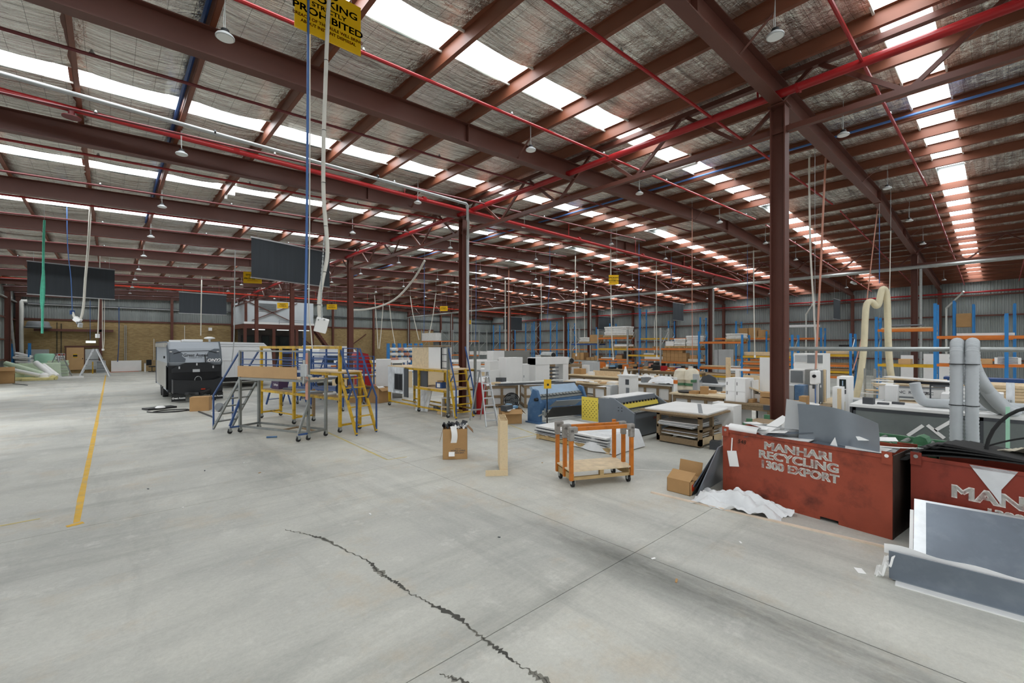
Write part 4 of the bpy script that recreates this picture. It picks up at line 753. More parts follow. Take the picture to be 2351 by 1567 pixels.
t = one('support_carton', G().cb((2.42, 19.35, .25), (.58, .45, .5), -.35), 'card', 'brown carton under the caravan drawbar', 'carton', bevel=.005)
one('cable_coil', G().tube(smooth([(.95, 20.0, .02), (1.2, 19.6, .02), (1.8, 19.4, .02), (2.1, 19.8, .02), (1.5, 20.1, .02), (1.1, 19.8, .02), (1.6, 19.5, .02), (2.1, 19.5, .02)]), .018, 6), 'rubber', 'black cable lying in a loop on the floor before the caravan', 'cable')
one('floor_cloth', G().cb((1.35, 20.9, .03), (.9, .5, .06), .3), 'black', 'black cloth on the floor left of the caravan boot', 'cloth')
one('tool_pad', G().lathe([(.14, 0), (.16, .02), (.1, .07)], 14, (1.35, 20.6, .06)), 'white_paint', 'small white pad on the black cloth', 'pad')
# white caravan behind
wv_ = thing('white_caravan', 'unfinished white caravan shell right of the grey caravan', 'caravan', (4.2, 28.5, 0)); mat('van_white', 'e9ebec', .35, 0, .03, 1)
g = G(); g.prism([(0, .6), (0, 2.05), (.25, 2.55), (2.35, 2.5), (2.75, 2.1), (2.85, .6)], 0, 5, 'y'); mk('body', g, 'van_white', wv_)
for i in range(11): P(wv_, 'rib', 'white_board', ('b', .18 + i * .24, -.012, .75, .2 + i * .24, 0, 1.5))
P(wv_, 'band', 'white_board', ('b', 0, -.02, 1.52, 2.85, 0, 1.56)); P(wv_, 'roof_rail', 'grey_light', ('b', .2, -.02, 2.3, 2.5, 0, 2.32), ('b', .2, -.02, 2.42, 2.4, 0, 2.44)); P(wv_, 'chassis', 'black', ('b', .1, .1, .35, 2.75, 4.8, .6))
for s in (.12, 2.72): P(wv_, 'wheel', 'rubber', ('t', .34, (s - .1, 2.4, .34), (s + .1, 2.4, .34)))
sh = thing('white_shell', 'second white caravan shell behind the yellow work platform', 'caravan', (8.6, 25.6, 0)); g = G(); g.prism([(0, .7), (.05, 2.1), (.4, 2.35), (1.9, 2.3), (2.3, 1.9), (2.3, .7)], 0, 4, 'y'); mk('body', g, 'van_white', sh)
P(sh, 'window', 'glass_dark', ('b', .5, -.02, 1.35, 1.2, 0, 1.75)); P(sh, 'chassis', 'black', ('b', .1, .1, .4, 2.2, 3.9, .7)); P(sh, 'wheel', 'rubber', ('t', .34, (0, 2, .34), (.2, 2, .34))); P(sh, 'wheel', 'rubber', ('t', .34, (2.1, 2, .34), (2.3, 2, .34)))

one('jockey_wheel', G().tube([fl(504, 934, .16) + Vector((-.03, -.03, 0)), fl(504, 934, .16) + Vector((.03, .03, 0))], .15, 18), 'grey_mid', 'grey spare wheel leaning near the grey platform ladder', 'wheel')
one('black_bracket', G().bar(fl(456, 944, .02), fl(492, 958, .02), .04).bar(fl(492, 958, .02), fl(523, 918, .3), .04), 'black', 'black angle bracket lying on the floor before the caravan', 'bracket'); one('white_offcut', G().cb(fl(500, 955, .12), (.3, .02, .3), -.6, .5), 'white_board', 'white board piece propped by the grey platform ladder', 'board')
# ------------------------------------------------------------------ work platforms
def caster(t, x, y, z=0, r=.06):
    w = P(t, 'caster_fork', 'galv', ('b', x - .035, y - .035, z + r, x - .025, y + .035, z + .15), ('b', x + .025, y - .035, z + r, x + .035, y + .035, z + .15), ('b', x - .035, y - .035, z + .14, x + .035, y + .035, z + .155)); P(t, 'caster_wheel', 'rubber', ('t', r, (x - .02, y, z + r), (x + .02, y, z + r)))
u = Vector((1.03, -2.27, 0)); L_ = u.length
t = thing('work_platform', 'grey steel wheeled work platform with an MDF kickboard', 'platform', (2.58, 13.7, 0), math.atan2(u.y, u.x)); V = .55
for n_, (x, y, z1) in enumerate(((0, 0, 2.2), (L_, 0, 2.2), (L_, V, 1.5), (0, V, 1.5), (L_ * .0, V, 1.5))[:4]): P(t, 'post', 'steel_worn', ('b', x - .03, y - .03, .15, x + .03, y + .03, z1)); caster(t, x, y)
for y in (0, V): P(t, 'base_rail', 'steel_worn', ('b', 0, y - .025, .15, L_, y + .025, .2)); P(t, 'deck_rail', 'steel_worn', ('b', 0, y - .025, 1.42, L_, y + .025, 1.48))
for x in (0, L_): P(t, 'cross_rail', 'steel_worn', ('b', x - .025, 0, .15, x + .025, V, .2)); P(t, 'cross_rail', 'steel_worn', ('b', x - .025, 0, 1.42, x + .025, V, 1.48))
P(t, 'cross_rail', 'timber_old', ('r', (L_ * .62, 0, .17), (L_ * .62, V, .17), .04)); P(t, 'cross_rail', 'timber_old', ('r', (L_ * .62, V * .9, .17), (L_, V * .5, .17), .04))
P(t, 'deck', 'ply', ('b', 0, 0, 1.48, L_, V, 1.5)); P(t, 'kickboard', 'mdf', ('b', -.03, -.05, 1.5, L_ * .86, -.03, 1.79))
P(t, 'top_rail', 'steel_worn', ('b', 0, -.02, 2.17, L_, .02, 2.21)); P(t, 'mid_rail', 'blue_paint', ('b', 0, -.012, 1.96, L_, .012, 1.985)); P(t, 'mid_rail', 'blue_paint', ('b', 0, -.012, 1.82, L_, .012, 1.845))
for x in (.1, L_ * .4, L_ * .8): P(t, 'rail_post', 'blue_paint', ('b', x - .015, -.015, 1.5, x + .015, .015, 2.17))
for x in (0, L_): P(t, 'outrigger', 'blue_paint' if x == 0 else 'steel_worn', ('r', (x, 0, .9), (x - .06, -.24, .2), .05)); P(t, 'outrigger_foot', 'blue_paint', ('r', (x, 0, .17), (x - .06, -.24, .17), .04)); caster(t, x - .06, -.24)
for y in (0, V): P(t, 'ladder_stile', 'steel_worn', ('r', (0, y, 1.45), (-1.1, y, .03), .04, .06)); P(t, 'handrail', 'blue_paint', ('r', (0, y, 2.2), (-1.1, y, .95), .035), ('r', (-1.1, y, .95), (-1.1, y, .0), .035))
for i in range(6): f = (i + .6) / 6.4; P(t, 'tread', 'steel_worn', ('b', -1.1 * f - .08, 0, 1.45 - 1.42 * f, -1.1 * f + .05, V, 1.48 - 1.42 * f))
P(t, 'taped_bundle', 'tape', ('t', .05, (L_ * .93, -.03, 1.5), (L_ * .95, -.02, 1.62)), ('t', .06, (L_ * .97, -.04, 1.44), (L_ * 1.0, -.05, 1.52))); P(t, 'red_cloth_strip', 'copper_pink', ('b', L_ - .05, -.045, 1.0, L_ + .03, -.035, 2.15))
one('sealant_tube', G().tube([fl(612, 1003, .025), fl(636, 1002, .025)], .022, 10), 'mach_blue', 'small printed tube lying on the floor in front of the grey platform', 'tube')
# yellow platform
A, Cc = Vector((3.6, 15.95, 0)), Vector((4.55, 11.85, 0)); u = Cc - A; Ly = u.length
t = thing('yellow_platform', 'worn yellow wheeled work platform with shelves and end ladder', 'platform', A, math.atan2(u.y, u.x)); V = .62; B_ = Ly * .46; U2 = Ly * .62
for x, y, z1, m in ((0, 0, 2.28, 'yellow_worn'), (0, V, 2.28, 'yellow_worn'), (B_, 0, 2.28, 'yellow_worn'), (B_, V, 1.0, 'timber_old'), (Ly, 0, 2.28, 'yellow_worn'), (Ly, V, 1.6, 'yellow_worn'), (U2, V, 1.6, 'yellow_worn')):
    P(t, 'post', m, ('b', x - .035, y - .035, .15 if x != U2 else .94, x + .035, y + .035, z1))
    if x != U2: caster(t, x, y)
for y in (0, V): P(t, 'shelf_rail', 'yellow_worn', ('b', 0, y - .03, .86, Ly, y + .03, .93))
for x in (0, B_, Ly): P(t, 'cross_rail', 'yellow_worn', ('b', x - .025, 0, .17, x + .025, V, .22))
P(t, 'base_rail', 'yellow_worn', ('r', (0, V * .5, .19), (B_, V * .5, .19), .04)); P(t, 'shelf', 'timber_old', ('b', 0, 0, .93, Ly, V, .955)); P(t, 'upper_deck', 'ply', ('b', U2 - .1, -.05, 1.6, Ly + .05, V + .05, 1.64))
for y in (0, V): P(t, 'deck_rail', 'yellow_worn', ('b', U2 - .1, y - .03, 1.52, Ly, y + .03, 1.6))
P(t, 'top_beam', 'yellow_worn', ('b', -.03, -.04, 2.24, Ly + .03, .04, 2.32)); P(t, 'top_beam', 'yellow_worn', ('b', -.03, 0, 2.24, .03, V, 2.32))
for y in (0, V): P(t, 'ladder_stile', 'yellow_worn', ('r', (Ly, y, 1.58), (Ly + .72, y, .03), .05, .07)); P(t, 'handrail', 'blue_paint', ('r', (Ly, y, 2.25), (Ly + .72, y, .95), .035), ('r', (Ly + .72, y, .95), (Ly + .72, y, 0), .035)); P(t, 'handrail_stay', 'blue_paint', ('r', (Ly + .55, y, 1.26), (Ly + .35, y, .9), .03))
for i in range(6): f = (i + .6) / 6.3; P(t, 'tread', 'yellow_worn', ('b', Ly + .72 * f - .06, 0, 1.58 - 1.55 * f, Ly + .72 * f + .06, V, 1.6 - 1.55 * f))
M_ = t.matrix_basis
def on(tt, x, y, z): return Matrix.Translation(tt.location) @ Matrix.Rotation(tt.rotation_euler.z, 4, 'Z') @ Vector((x, y, z))
yr = t.rotation_euler.z
b_ = thing('purple_carton', 'small purple carton on the yellow platform shelf', 'carton', on(t, .55, .3, .955), yr); P(b_, 'body', 'purple_box', ('b', -.22, -.15, 0, .22, .15, .3)); text('lettering', 'Selleys', 'paper_white', b_, face((.05, -.152, .14), (1, 0, 0)), .1, .001)
for i, (x, y, m, d) in enumerate(((1.2, .25, 'grey_dark', (.5, .12, .06)), (1.6, .35, 'steel_worn', (.7, .1, .05)), (2.3, .2, 'blue_light', (.45, .3, .02)), (2.9, .3, 'grey_mid', (.6, .2, .05)), (3.4, .25, 'paper_white', (.35, .28, .04)), (3.9, .35, 'white_board', (.3, .3, .05)))):
    g = G(); g.cb((0, 0, d[2] / 2), d); one('shelf_item', g, m, f'{["dark tool strip", "steel bar", "pale blue sheet", "grey profile", "paper pad", "white panel"][i]} lying on the yellow platform shelf', 'offcut', 'loose items on the yellow platform shelf', on(t, x, y, .955), yr + .3 * i)
for i, (x, z, m, r) in enumerate(((3.75, 1.12, 'blue_paint', .14), (3.7, 1.34, 'black', .11), (3.95, 1.05, 'blue_paint', .11))):
    g = G()
    for k in range(4): g.tube([(r * math.cos(a * .35), k * .03, r * math.sin(a * .35)) for a in range(19)], .014, 6)
    one('hose_reel', g, m, f'{["blue", "black", "small blue"][i]} coiled lead hanging in the yellow platform', 'cable', None, on(t, x, .3, z), yr + .2)
# blue scaffold behind
t = thing('blue_scaffold', 'blue tubular scaffold with ladder rails behind the yellow platform', 'platform', (4.9, 18.6, 0), math.atan2(-2.2, .9))
for x in (0, 1.6, 3.2):
    for y in (0, .7): P(t, 'post', 'blue_paint', ('b', x - .025, y - .025, .1, x + .025, y + .025, 2.25)); caster(t, x, y, 0, .05)
for z in (1.45, 1.65, 1.85, 2.05, 2.22):
    for y in (0, .7): P(t, 'rail', 'blue_paint', ('b', 0, y - .015, z, 3.2, y + .015, z + .03))
P(t, 'deck', 'grey_light', ('b', 0, 0, 1.32, 3.2, .7, 1.37)); P(t, 'shelf', 'blue_paint', ('b', 0, 0, .7, 3.2, .7, .73))
for y in (0, .7): P(t, 'ladder_stile', 'blue_paint', ('r', (0, y, 2.2), (-.9, y, .02), .05)); P(t, 'ladder_stile', 'blue_paint', ('r', (.0, y, 1.35), (.5, y, .1), .04))
for i in range(7): f = (i + .6) / 7.2; P(t, 'tread', 'blue_paint', ('b', -.9 * f - .05, 0, 2.2 - 2.18 * f, -.9 * f + .05, .7, 2.22 - 2.18 * f))
t2 = dup(t, (6.3, 19.3, 0), math.atan2(-2.2, .9) + .1, 'second blue tubular scaffold partly hidden right of the first', sc=(.8, .9, .85))
# benches with clutter behind the platforms
def bench(label, p, w, d, h, rz=0, top='white_board', leg='timber_old', shelf=True, name='work_bench'):
    t = thing(name, label, 'bench', p, rz); P(t, 'top', top, ('b', 0, 0, h - .05, w, d, h))
    for x in (.05, w - .05):
        for y in (.05, d - .05): P(t, 'leg', leg, ('b', x - .045, y - .045, 0, x + .045, y + .045, h - .05))
    if shelf: P(t, 'shelf', leg, ('b', .05, .05, h * .3, w - .05, d - .05, h * .3 + .03))
    P(t, 'apron', leg, ('b', .05, .0, h - .15, w - .05, .04, h - .05))
    return t
rnd = random.Random(11)
def clutter(n, x0, x1, y0, y1, z, base, rz=0, sc=1., mats=('card', 'white_board', 'grey_mid', 'ply', 'paper_white', 'black', 'mdf', 'blue_paint'), grp=None):
    kinds = {'card': 'brown carton', 'white_board': 'white panel piece', 'grey_mid': 'grey tool case', 'ply': 'plywood offcut', 'paper_white': 'white paper stack', 'black': 'black tool case', 'mdf': 'board offcut', 'blue_paint': 'blue tool box', 'rack_orange': 'orange tray', 'copper_pink': 'pink foam block', 'grey_dark': 'dark crate', 'red_paint': 'red tool box', 'rack_yellow': 'yellow tray', 'plastic_wrap': 'wrapped parcel', 'timber_old': 'timber offcut', 'blue_light': 'pale blue tub'}
    kw = ('squat', 'tall', 'long', 'small', 'turned', 'tilted', 'wide', 'narrow', 'thin', 'deep'); out = []
    for i in range(n):
        m = mats[rnd.randrange(len(mats))]; d = (rnd.uniform(.18, .5) * sc, rnd.uniform(.15, .4) * sc, rnd.uniform(.06, .34) * sc)
        if m in ('ply', 'mdf', 'white_board', 'paper_white', 'timber_old'): d = (d[0] * 1.5, d[1], d[2] * .35)
        x = x0 + (x1 - x0) * (i + .5) / n + rnd.uniform(-.1, .1); y = rnd.uniform(y0, y1); g = G(); g.cb((0, 0, d[2] / 2), d)
        if m in ('card', 'plastic_wrap') : g.cb((0, 0, d[2] + .003), (d[0] * 1.0, .05, .006))
        o = one(m.replace('_', ' ').split()[0] + '_item' if False else kinds[m].replace(' ', '_'), g, m, f'{kw[(i * 3 + n) % 10]} {kinds[m]} on {base}{["", " near the right end"][i // 10]}', 'clutter' if False else kinds[m].split()[-1], grp, (x, y, z), rz + rnd.uniform(-.4, .4)); out.append(o)
    return out
bench('white-topped work bench behind the blue scaffold', (6.2, 20.5, 0), 3.6, .9, .95, 0, 'white_board', 'grey_mid'); clutter(9, 6.3, 9.6, 20.6, 21.2, .95, 'the white-topped bench behind the scaffold', 0, 1.1)
# red machine / extractor behind yellow platform
t = thing('red_extractor', 'dark red standing extractor behind the yellow platform', 'machine', (8.75, 20.0, 0)); P(t, 'body', 'red_paint', ('b', -.3, -.3, 0, .3, .3, 1.5), bevel=.03); P(t, 'hood', 'red_paint', ('p', [(-.3, 1.5), (.3, 1.5), (.15, 1.95), (-.35, 2.05), (-.45, 1.85)], -.25, .25, 'y')); P(t, 'hose', 'rack_yellow', ('t', .06, (.2, -.32, 1.7), (.35, -.4, 1.3), (.3, -.35, .9)))
# platform 2
t = thing('panel_platform', 'yellow two-level platform with ladder carrying plywood and white panels', 'platform', (8.08, 16.0, 0), -math.pi / 2); Lp = 4.05; V = 1.1
for x, y, z1 in ((0, 0, 1.5), (0, V, 1.5), (Lp * .55, 0, 1.5), (Lp * .55, V, 1.5), (Lp, 0, 2.3), (Lp, V, 2.3)):
    P(t, 'post', 'yellow_worn' if x < Lp else 'steel_worn', ('b', x - .035, y - .035, .14, x + .035, y + .035, z1)); caster(t, x, y)
for y in (0, V):
    P(t, 'deck_rail', 'yellow_worn', ('b', 0, y - .03, 1.46, Lp, y + .03, 1.53)); P(t, 'base_rail', 'yellow_worn', ('b', 0, y - .02, .16, Lp, y + .02, .21)); P(t, 'shelf_rail', 'yellow_worn', ('b', Lp * .5, y - .03, .8, Lp, y + .03, .87))
P(t, 'cross_rail', 'yellow_worn', ('r', (0, V * .5, .18), (Lp, V * .5, .18), .04)); P(t, 'upper_deck', 'ply', ('b', -.05, -.04, 1.53, Lp, V, 1.56)); P(t, 'shelf', 'ply', ('b', Lp * .5, 0, .87, Lp, V, .9))
P(t, 'ply_panel', 'osb', ('b', Lp * .38, .12, 1.56, Lp * .66, .15, 2.28)); P(t, 'white_panel', 'white_board', ('b', Lp * .66, .12, 1.56, Lp * .86, .15, 2.28)); P(t, 'white_panel', 'white_board', ('b', Lp * .865, .12, 1.56, Lp * .995, .15, 2.28)); P(t, 'grid_frame', 'black', ('b', Lp * .87, .06, 1.56, Lp * .88, .09, 2.26), ('b', Lp * .98, .06, 1.56, Lp * .99, .09, 2.26)); P(t, 'top_pipe', 'timber_old', ('t', .02, (Lp * .3, .1, 2.32), (Lp, .1, 2.32)))
for i in range(4): P(t, 'grid_rung', 'black', ('b', Lp * .87, .07, 1.58 + i * .225, Lp * .99, .085, 1.6 + i * .225))
for y in (0, V * .62): P(t, 'ladder_stile', 'yellow_worn', ('r', (Lp, y, 1.55), (Lp + .45, y, .03), .05, .07)); P(t, 'handrail', 'blue_paint', ('r', (Lp, y, 2.3), (Lp + .45, y, .95), .035), ('r', (Lp + .45, y, .95), (Lp + .45, y, 0), .035)); P(t, 'handrail_stay', 'blue_paint', ('r', (Lp + .3, y, 1.4), (Lp + .12, y, 1.15), .03))
for i in range(6): f = (i + .5) / 6.2; P(t, 'tread', 'yellow_worn', ('b', Lp + .45 * f - .06, 0, 1.52 - 1.5 * f, Lp + .45 * f + .06, V * .62, 1.545 - 1.5 * f))
tp = t
wn = thing('window_panel', 'marble-print panel with a black sliding window on the panel platform', 'panel', on(t, .05, -.06, .55), -math.pi / 2); mat('marble', 'dfe3e6', .3, 0, .25, 5, 0, 30, (1, 1, .4), '76838f', .8, 3); P(wn, 'panel', 'marble', ('b', 0, -.03, 0, 1.25, 0, .98)); w_ = P(wn, 'window_frame', 'alu', ('b', .55, -.05, .1, 1.2, -.03, .75)); P(w_, 'pane', 'black', ('b', .58, -.055, .14, .87, -.05, .72)); P(w_, 'pane', 'black', ('b', .89, -.055, .14, 1.17, -.05, .72)); P(wn, 'edge_strip', 'grey_dark', ('b', 1.25, -.03, -.1, 1.55, 0, .95))
one('dark_board', G().bx(-.9, -.02, 0, .05, .02, .62), 'grey_dark', 'dark grid-marked board standing on the panel platform shelf', 'board', None, on(t, Lp * .66, .05, .9), -math.pi / 2)
b_ = thing('blue_carton', 'small blue and white carton on the panel platform shelf', 'carton', on(t, Lp * .82, .2, .9), -math.pi / 2 + .1); P(b_, 'body', 'blue_paint', ('b', -.15, -.1, 0, .15, .1, .2)); P(b_, 'label_patch', 'white_board', ('b', -.08, -.103, .03, .08, -.1, .16)); P(b_, 'contents', 'card', ('c', (0, 0, .22), (.2, .15, .06), .4))
one('speckled_board', G().cb((8.32, 13.85, .38), (.62, .03, .8), -1.35, -.3), 'marble', 'speckled white board leaning on the panel platform leg', 'board')
st = thing('small_shelf_unit', 'low open white and pine shelf unit under the panel platform ladder', 'shelf', (8.05, 12.3, 0), -.9); P(st, 'side', 'white_board', ('b', 0, 0, 0, .02, .3, .62)); P(st, 'side', 'white_board', ('b', .4, 0, 0, .42, .3, .62)); P(st, 'top', 'white_board', ('b', 0, 0, .6, .42, .3, .62)); P(st, 'shelf', 'pine', ('b', .02, 0, .3, .4, .3, .32)); P(st, 'divider', 'pine', ('b', .2, .02, .03, .22, .3, .6))
# cartons right of yellow platform
def carton(label, p, w, d, h, rz=0, open_=True, fl_=.25, lettering=None, tape=True, m='card', name='carton'):
    t = thing(name, label, 'carton', p, rz); k = .006
    if open_: P(t, 'body', m, ('b', -w / 2, -d / 2, 0, w / 2, -d / 2 + k, h), ('b', -w / 2, d / 2 - k, 0, w / 2, d / 2, h), ('b', -w / 2, -d / 2, 0, -w / 2 + k, d / 2, h), ('b', w / 2 - k, -d / 2, 0, w / 2, d / 2, h), ('b', -w / 2, -d / 2, 0, w / 2, d / 2, k))
    else: P(t, 'body', m, ('b', -w / 2, -d / 2, 0, w / 2, d / 2, h))
    if open_ and fl_:
        P(t, 'flap', m, ('c', (0, -d / 2 - fl_ * .35, h - fl_ * .25), (w, k, fl_), 0, -.95)); P(t, 'flap', m, ('c', (w / 2 + fl_ * .3, 0, h - fl_ * .3), (k, d * .96, fl_), 0, 0, -.7)); P(t, 'flap', m, ('c', (-w / 2 - fl_ * .25, 0, h + fl_ * .2), (k, d * .96, fl_), 0, 0, -.8))
    elif tape: P(t, 'tape_strip', 'mdf', ('b', -.03, -d / 2 - .001, h * .7, .03, d / 2 + .001, h + .002))
    return t
carton('open brown carton full of offcuts behind the yellow platform ladder', (8.25, 17.3, 0), .75, .7, .6, .4, True, .2); clutter(3, 8.05, 8.5, 17.2, 17.5, .55, 'the open carton behind the yellow platform', 0, .7, ('paper_white', 'white_board', 'copper_pink'))
carton('plain brown carton just left of the open offcut carton', (7.6, 17.9, 0), .55, .5, .7, .3, False)
# tall white cabinet panels standing by
def cabinet(label, p, w, d, h, rz=0, m='white_board', doors=0, shelves=0, name='white_cabinet', knob=None, open_=False):
    t = thing(name, label, 'cabinet', p, rz)
    if open_:
        P(t, 'side', m, ('b', 0, 0, 0, .02, d, h)); P(t, 'side', m, ('b', w - .02, 0, 0, w, d, h)); P(t, 'back', m, ('b', .02, d - .01, 0, w - .02, d, h)); P(t, 'top', m, ('b', 0, 0, h - .02, w, d, h)); P(t, 'base', m, ('b', .02, 0, 0, w - .02, d, .03))
        for i in range(shelves): z = h * (i + 1) / (shelves + 1); P(t, 'shelf', m, ('b', .02, .01, z, w - .02, d - .01, z + .02))
    else: P(t, 'carcass', m, ('b', 0, 0, 0, w, d, h), bevel=.004)
    for i in range(doors):
        x0 = w * i / doors; dd = P(t, 'door', m, ('b', x0 + .006, -.018, .01, x0 + w / doors - .006, -.001, h - .01))
        if knob: P(dd, 'handle', knob, ('b', x0 + .04, -.03, h * .6, x0 + .07, -.018, h * .6 + .1))
    return t
cabinet('tall plain white cabinet end panel left of the panel platform', (8.55, 18.2, 0), .62, .5, 1.75, -.5); cabinet('open white shelf carcass beside the tall white end panel', (9.05, 17.7, 0), .45, .45, 1.6, -.5, 'white_board', 0, 5, 'open_carcass', None, True); cabinet('white upright panel left of the panel platform', (9.4, 17.2, 0), .1, .4, 1.65, -.5)
# step ladder in front, red bin
ladder('tall aluminium step ladder standing open in front of the red drum', (7.97, 9.86, 0), (8.33, 9.76, 0), 1.05, 1.58, 7, 'alu', 'step_ladder', .24)
t = thing('red_drum', 'dark red wheeled bin behind the step ladder', 'bin', (9.4, 11.95, 0)); P(t, 'body', 'red_paint', ('l', [(.17, 0), (.19, .1), (.21, 1.05), (.22, 1.07)], 20)); P(t, 'rim', 'red_paint', ('l', [(.225, 1.03), (.225, 1.08), (.2, 1.08)], 20)); P(t, 'liner', 'white_board', ('l', [(.2, 1.05), (.21, 1.12), (.12, 1.2)], 14))
# carton with textiles (foreground)
t = thing('scrap_carton', 'tall brown carton full of black and white scrap with a paper strip hanging out', 'carton', (5.33, 7.62, 0), -.62); w, d, h = .5, .36, .62
P(t, 'body', 'card', ('b', -w / 2, -d / 2, 0, w / 2, -d / 2 + .006, h), ('b', -w / 2, d / 2 - .006, 0, w / 2, d / 2, h), ('b', -w / 2, -d / 2, 0, -w / 2 + .006, d / 2, h), ('b', w / 2 - .006, -d / 2, 0, w / 2, d / 2, h), ('b', -w / 2, -d / 2, 0, w / 2, d / 2, .006))
P(t, 'flap', 'card_dark', ('c', (w / 2 + .06, .0, h - .02), (.006, d * .9, .18), 0, 0, -.75)); P(t, 'flap', 'card_dark', ('c', (-w / 2 - .04, 0, .45), (.006, d * .7, .2), 0, 0, .25))
text('lettering', 'CREATING', 'grey_dark', t, face((.06, -d / 2 - .002, .215), (1, 0, 0)), .025, .0005); text('lettering', 'WORLD LIVING', 'grey_dark', t, face((.06, -d / 2 - .002, .175), (1, 0, 0)), .042, .0005, .001); text('lettering', 'MADE EASY.', 'grey_dark', t, face((.08, -d / 2 - .002, .13), (1, 0, 0)), .042, .0005, .001)
text('lettering', 'THIS WAY UP', 'card_dark', t, face((-w / 2 - .002, .0, .2), (0, -1, 0)), .04, .0005)
g = G(); g.sheet(lambda u, v: (-.1 + .12 * u + .03 * math.sin(v * 5), -d / 2 - .012 - .03 * math.sin(v * 6.28) - (.06 * max(0, v - .85) * 6), h + .06 - v * .6), 3, 16, .003); mk('paper_strip', g, 'paper_white', t)
for i, (c, r, m) in enumerate((((-.16, 0, .62), .11, 'black'), ((-.03, .03, .64), .12, 'black'), ((.1, 0, .62), .1, 'grey_dark'), ((.17, -.02, .6), .09, 'paper_white'), ((.02, -.08, .6), .08, 'paper_white'))):
    g = G(); g.sheet((lambda c, r, i: lambda u, v: (c[0] + (u - .5) * 2 * r, c[1] + (v - .5) * 2 * r, c[2] + .06 * math.sin(u * 9 + i) * math.cos(v * 7 + i) + .05))(c, r, i), 8, 8, .004); mk('scrap', g, m, t)
P(t, 'picture_scrap', 'grey_dark', ('c', (.18, .05, .68), (.12, .01, .16), .3, .2, .3))
# low timber frame standing
tf = thing('hollow_pine_box', 'upright hollow pine box standing on the floor beside the scrap carton', 'box', (5.45, 6.25, 0), math.atan2(.55, .42))
P(tf, 'face_panel', 'pine', ('b', -.36, .064, .04, .36, .07, .98)); P(tf, 'face_panel', 'pine', ('b', -.36, -.07, .04, .36, -.064, .98))
for x in (-.36, .345): P(tf, 'stud', 'pine', ('b', x, -.064, .04, x + .018, .064, .98))
for x in (-.12, .12): P(tf, 'stud', 'pine', ('b', x, -.064, .04, x + .018, .064, .97))
P(tf, 'foot', 'pine', ('c', (-.385, .13, .05), (.03, .4, .1)))
# white-topped open carton right of ladder
carton('open brown carton with magazines right of the step ladder', (8.98, 9.95, 0), .62, .5, .42, -.55, True, .2); clutter(4, 8.8, 9.15, 9.8, 10.1, .4, 'the magazine carton', .3, .7, ('paper_white', 'blue_light', 'white_board', 'grey_dark'))
# pedestal fan
t = thing('drum_fan', 'black round drum fan on the floor by the panel crates', 'fan', (10.95, 12.05, 0), math.atan2(-12.1, -11) + math.pi / 2); t.scale = (.64, .64, .64); mk('shroud', G().tube([(0, -.14, .48), (0, .14, .48)], .46, 28, False), 'black', t); P(t, 'shroud_rim', 'rubber', ('t', .02, *[(.46 * math.cos(a * .2244), -.15, .48 + .46 * math.sin(a * .2244)) for a in range(29)]))
g = G()
for r in (.1, .2, .3, .4): g.tube([(r * math.cos(a * .2244), -.16, .48 + r * math.sin(a * .2244)) for a in range(29)], .005, 4)
mk('grille', g, 'galv', t, kind='stuff'); P(t, 'hub', 'grey_dark', ('t', .1, (0, -.12, .48), (0, .1, .48)))
for k in range(5): a = k * 1.257; P(t, 'blade', 'grey_mid', ('c', (.24 * math.cos(a), 0, .48 + .24 * math.sin(a)), (.2 + .1 * abs(math.cos(a)), .02, .2 + .1 * abs(math.sin(a))), 0, .5))
P(t, 'stand', 'black', ('b', -.3, -.2, 0, -.26, .2, .04), ('b', .26, -.2, 0, .3, .2, .04)); P(t, 'backing', 'grey_dark', ('t', .44, (0, .1, .48), (0, .12, .48)))
one('yellow_jug', G().cb((9.25, 10.0, .12), (.16, .1, .24), .4), 'rack_yellow', 'small yellow foot switch on the floor left of the blue folder', 'switch', bevel=.02)
# crate tables with white infill
def crate(label, p, w, d, h, rz=0, n=2, top=None):
    t = thing('panel_crate', label, 'crate', p, rz, 'timber-framed crate tables')
    P(t, 'infill', 'white_board', ('b', .03, .03, .08, w - .03, d - .03, h - .03))
    for x in [w * i / n for i in range(n + 1)]:
        xx = min(max(x, .045), w - .045); P(t, 'upright', 'timber_old', ('b', xx - .045, -.01, 0, xx + .045, .03, h)); 
    for z in (.08, h * .5, h - .06): P(t, 'rail', 'timber_old', ('b', 0, -.012, z - .045, w, .03, z + .045)); P(t, 'side_rail', 'timber_old', ('b', -.012, 0, z - .045, .03, d, z + .045))
    P(t, 'side_upright', 'timber_old', ('b', -.01, d - .1, 0, .03, d, h)); P(t, 'lid', top or 'white_board', ('b', -.03, -.03, h, w + .03, d + .03, h + .03))
    return t
crate('timber-framed crate with white infill behind the step ladder', (10.4, 12.9, 0), 1.3, .9, .82, -.4); crate('timber-framed crate with white infill right of the drum fan', (11.45, 11.9, 0), 1.1, 1.2, .86, -.62, 1)
one('long_profile', G().bar((10.6, 12.4, .9), (13.2, 10.9, .93), .09, .06), 'grey_dark', 'dark long profile lying across the crate tops', 'profile'); one('long_profile', G().bar((10.7, 12.7, .88), (12.7, 11.9, .9), .07, .05), 'steel_worn', 'grey long profile lying across the crate tops', 'profile'); one('long_profile', G().bar((11.4, 12.5, .92), (13.4, 11.7, .97), .12, .02), 'white_board', 'white strip lying across the crate tops', 'profile')
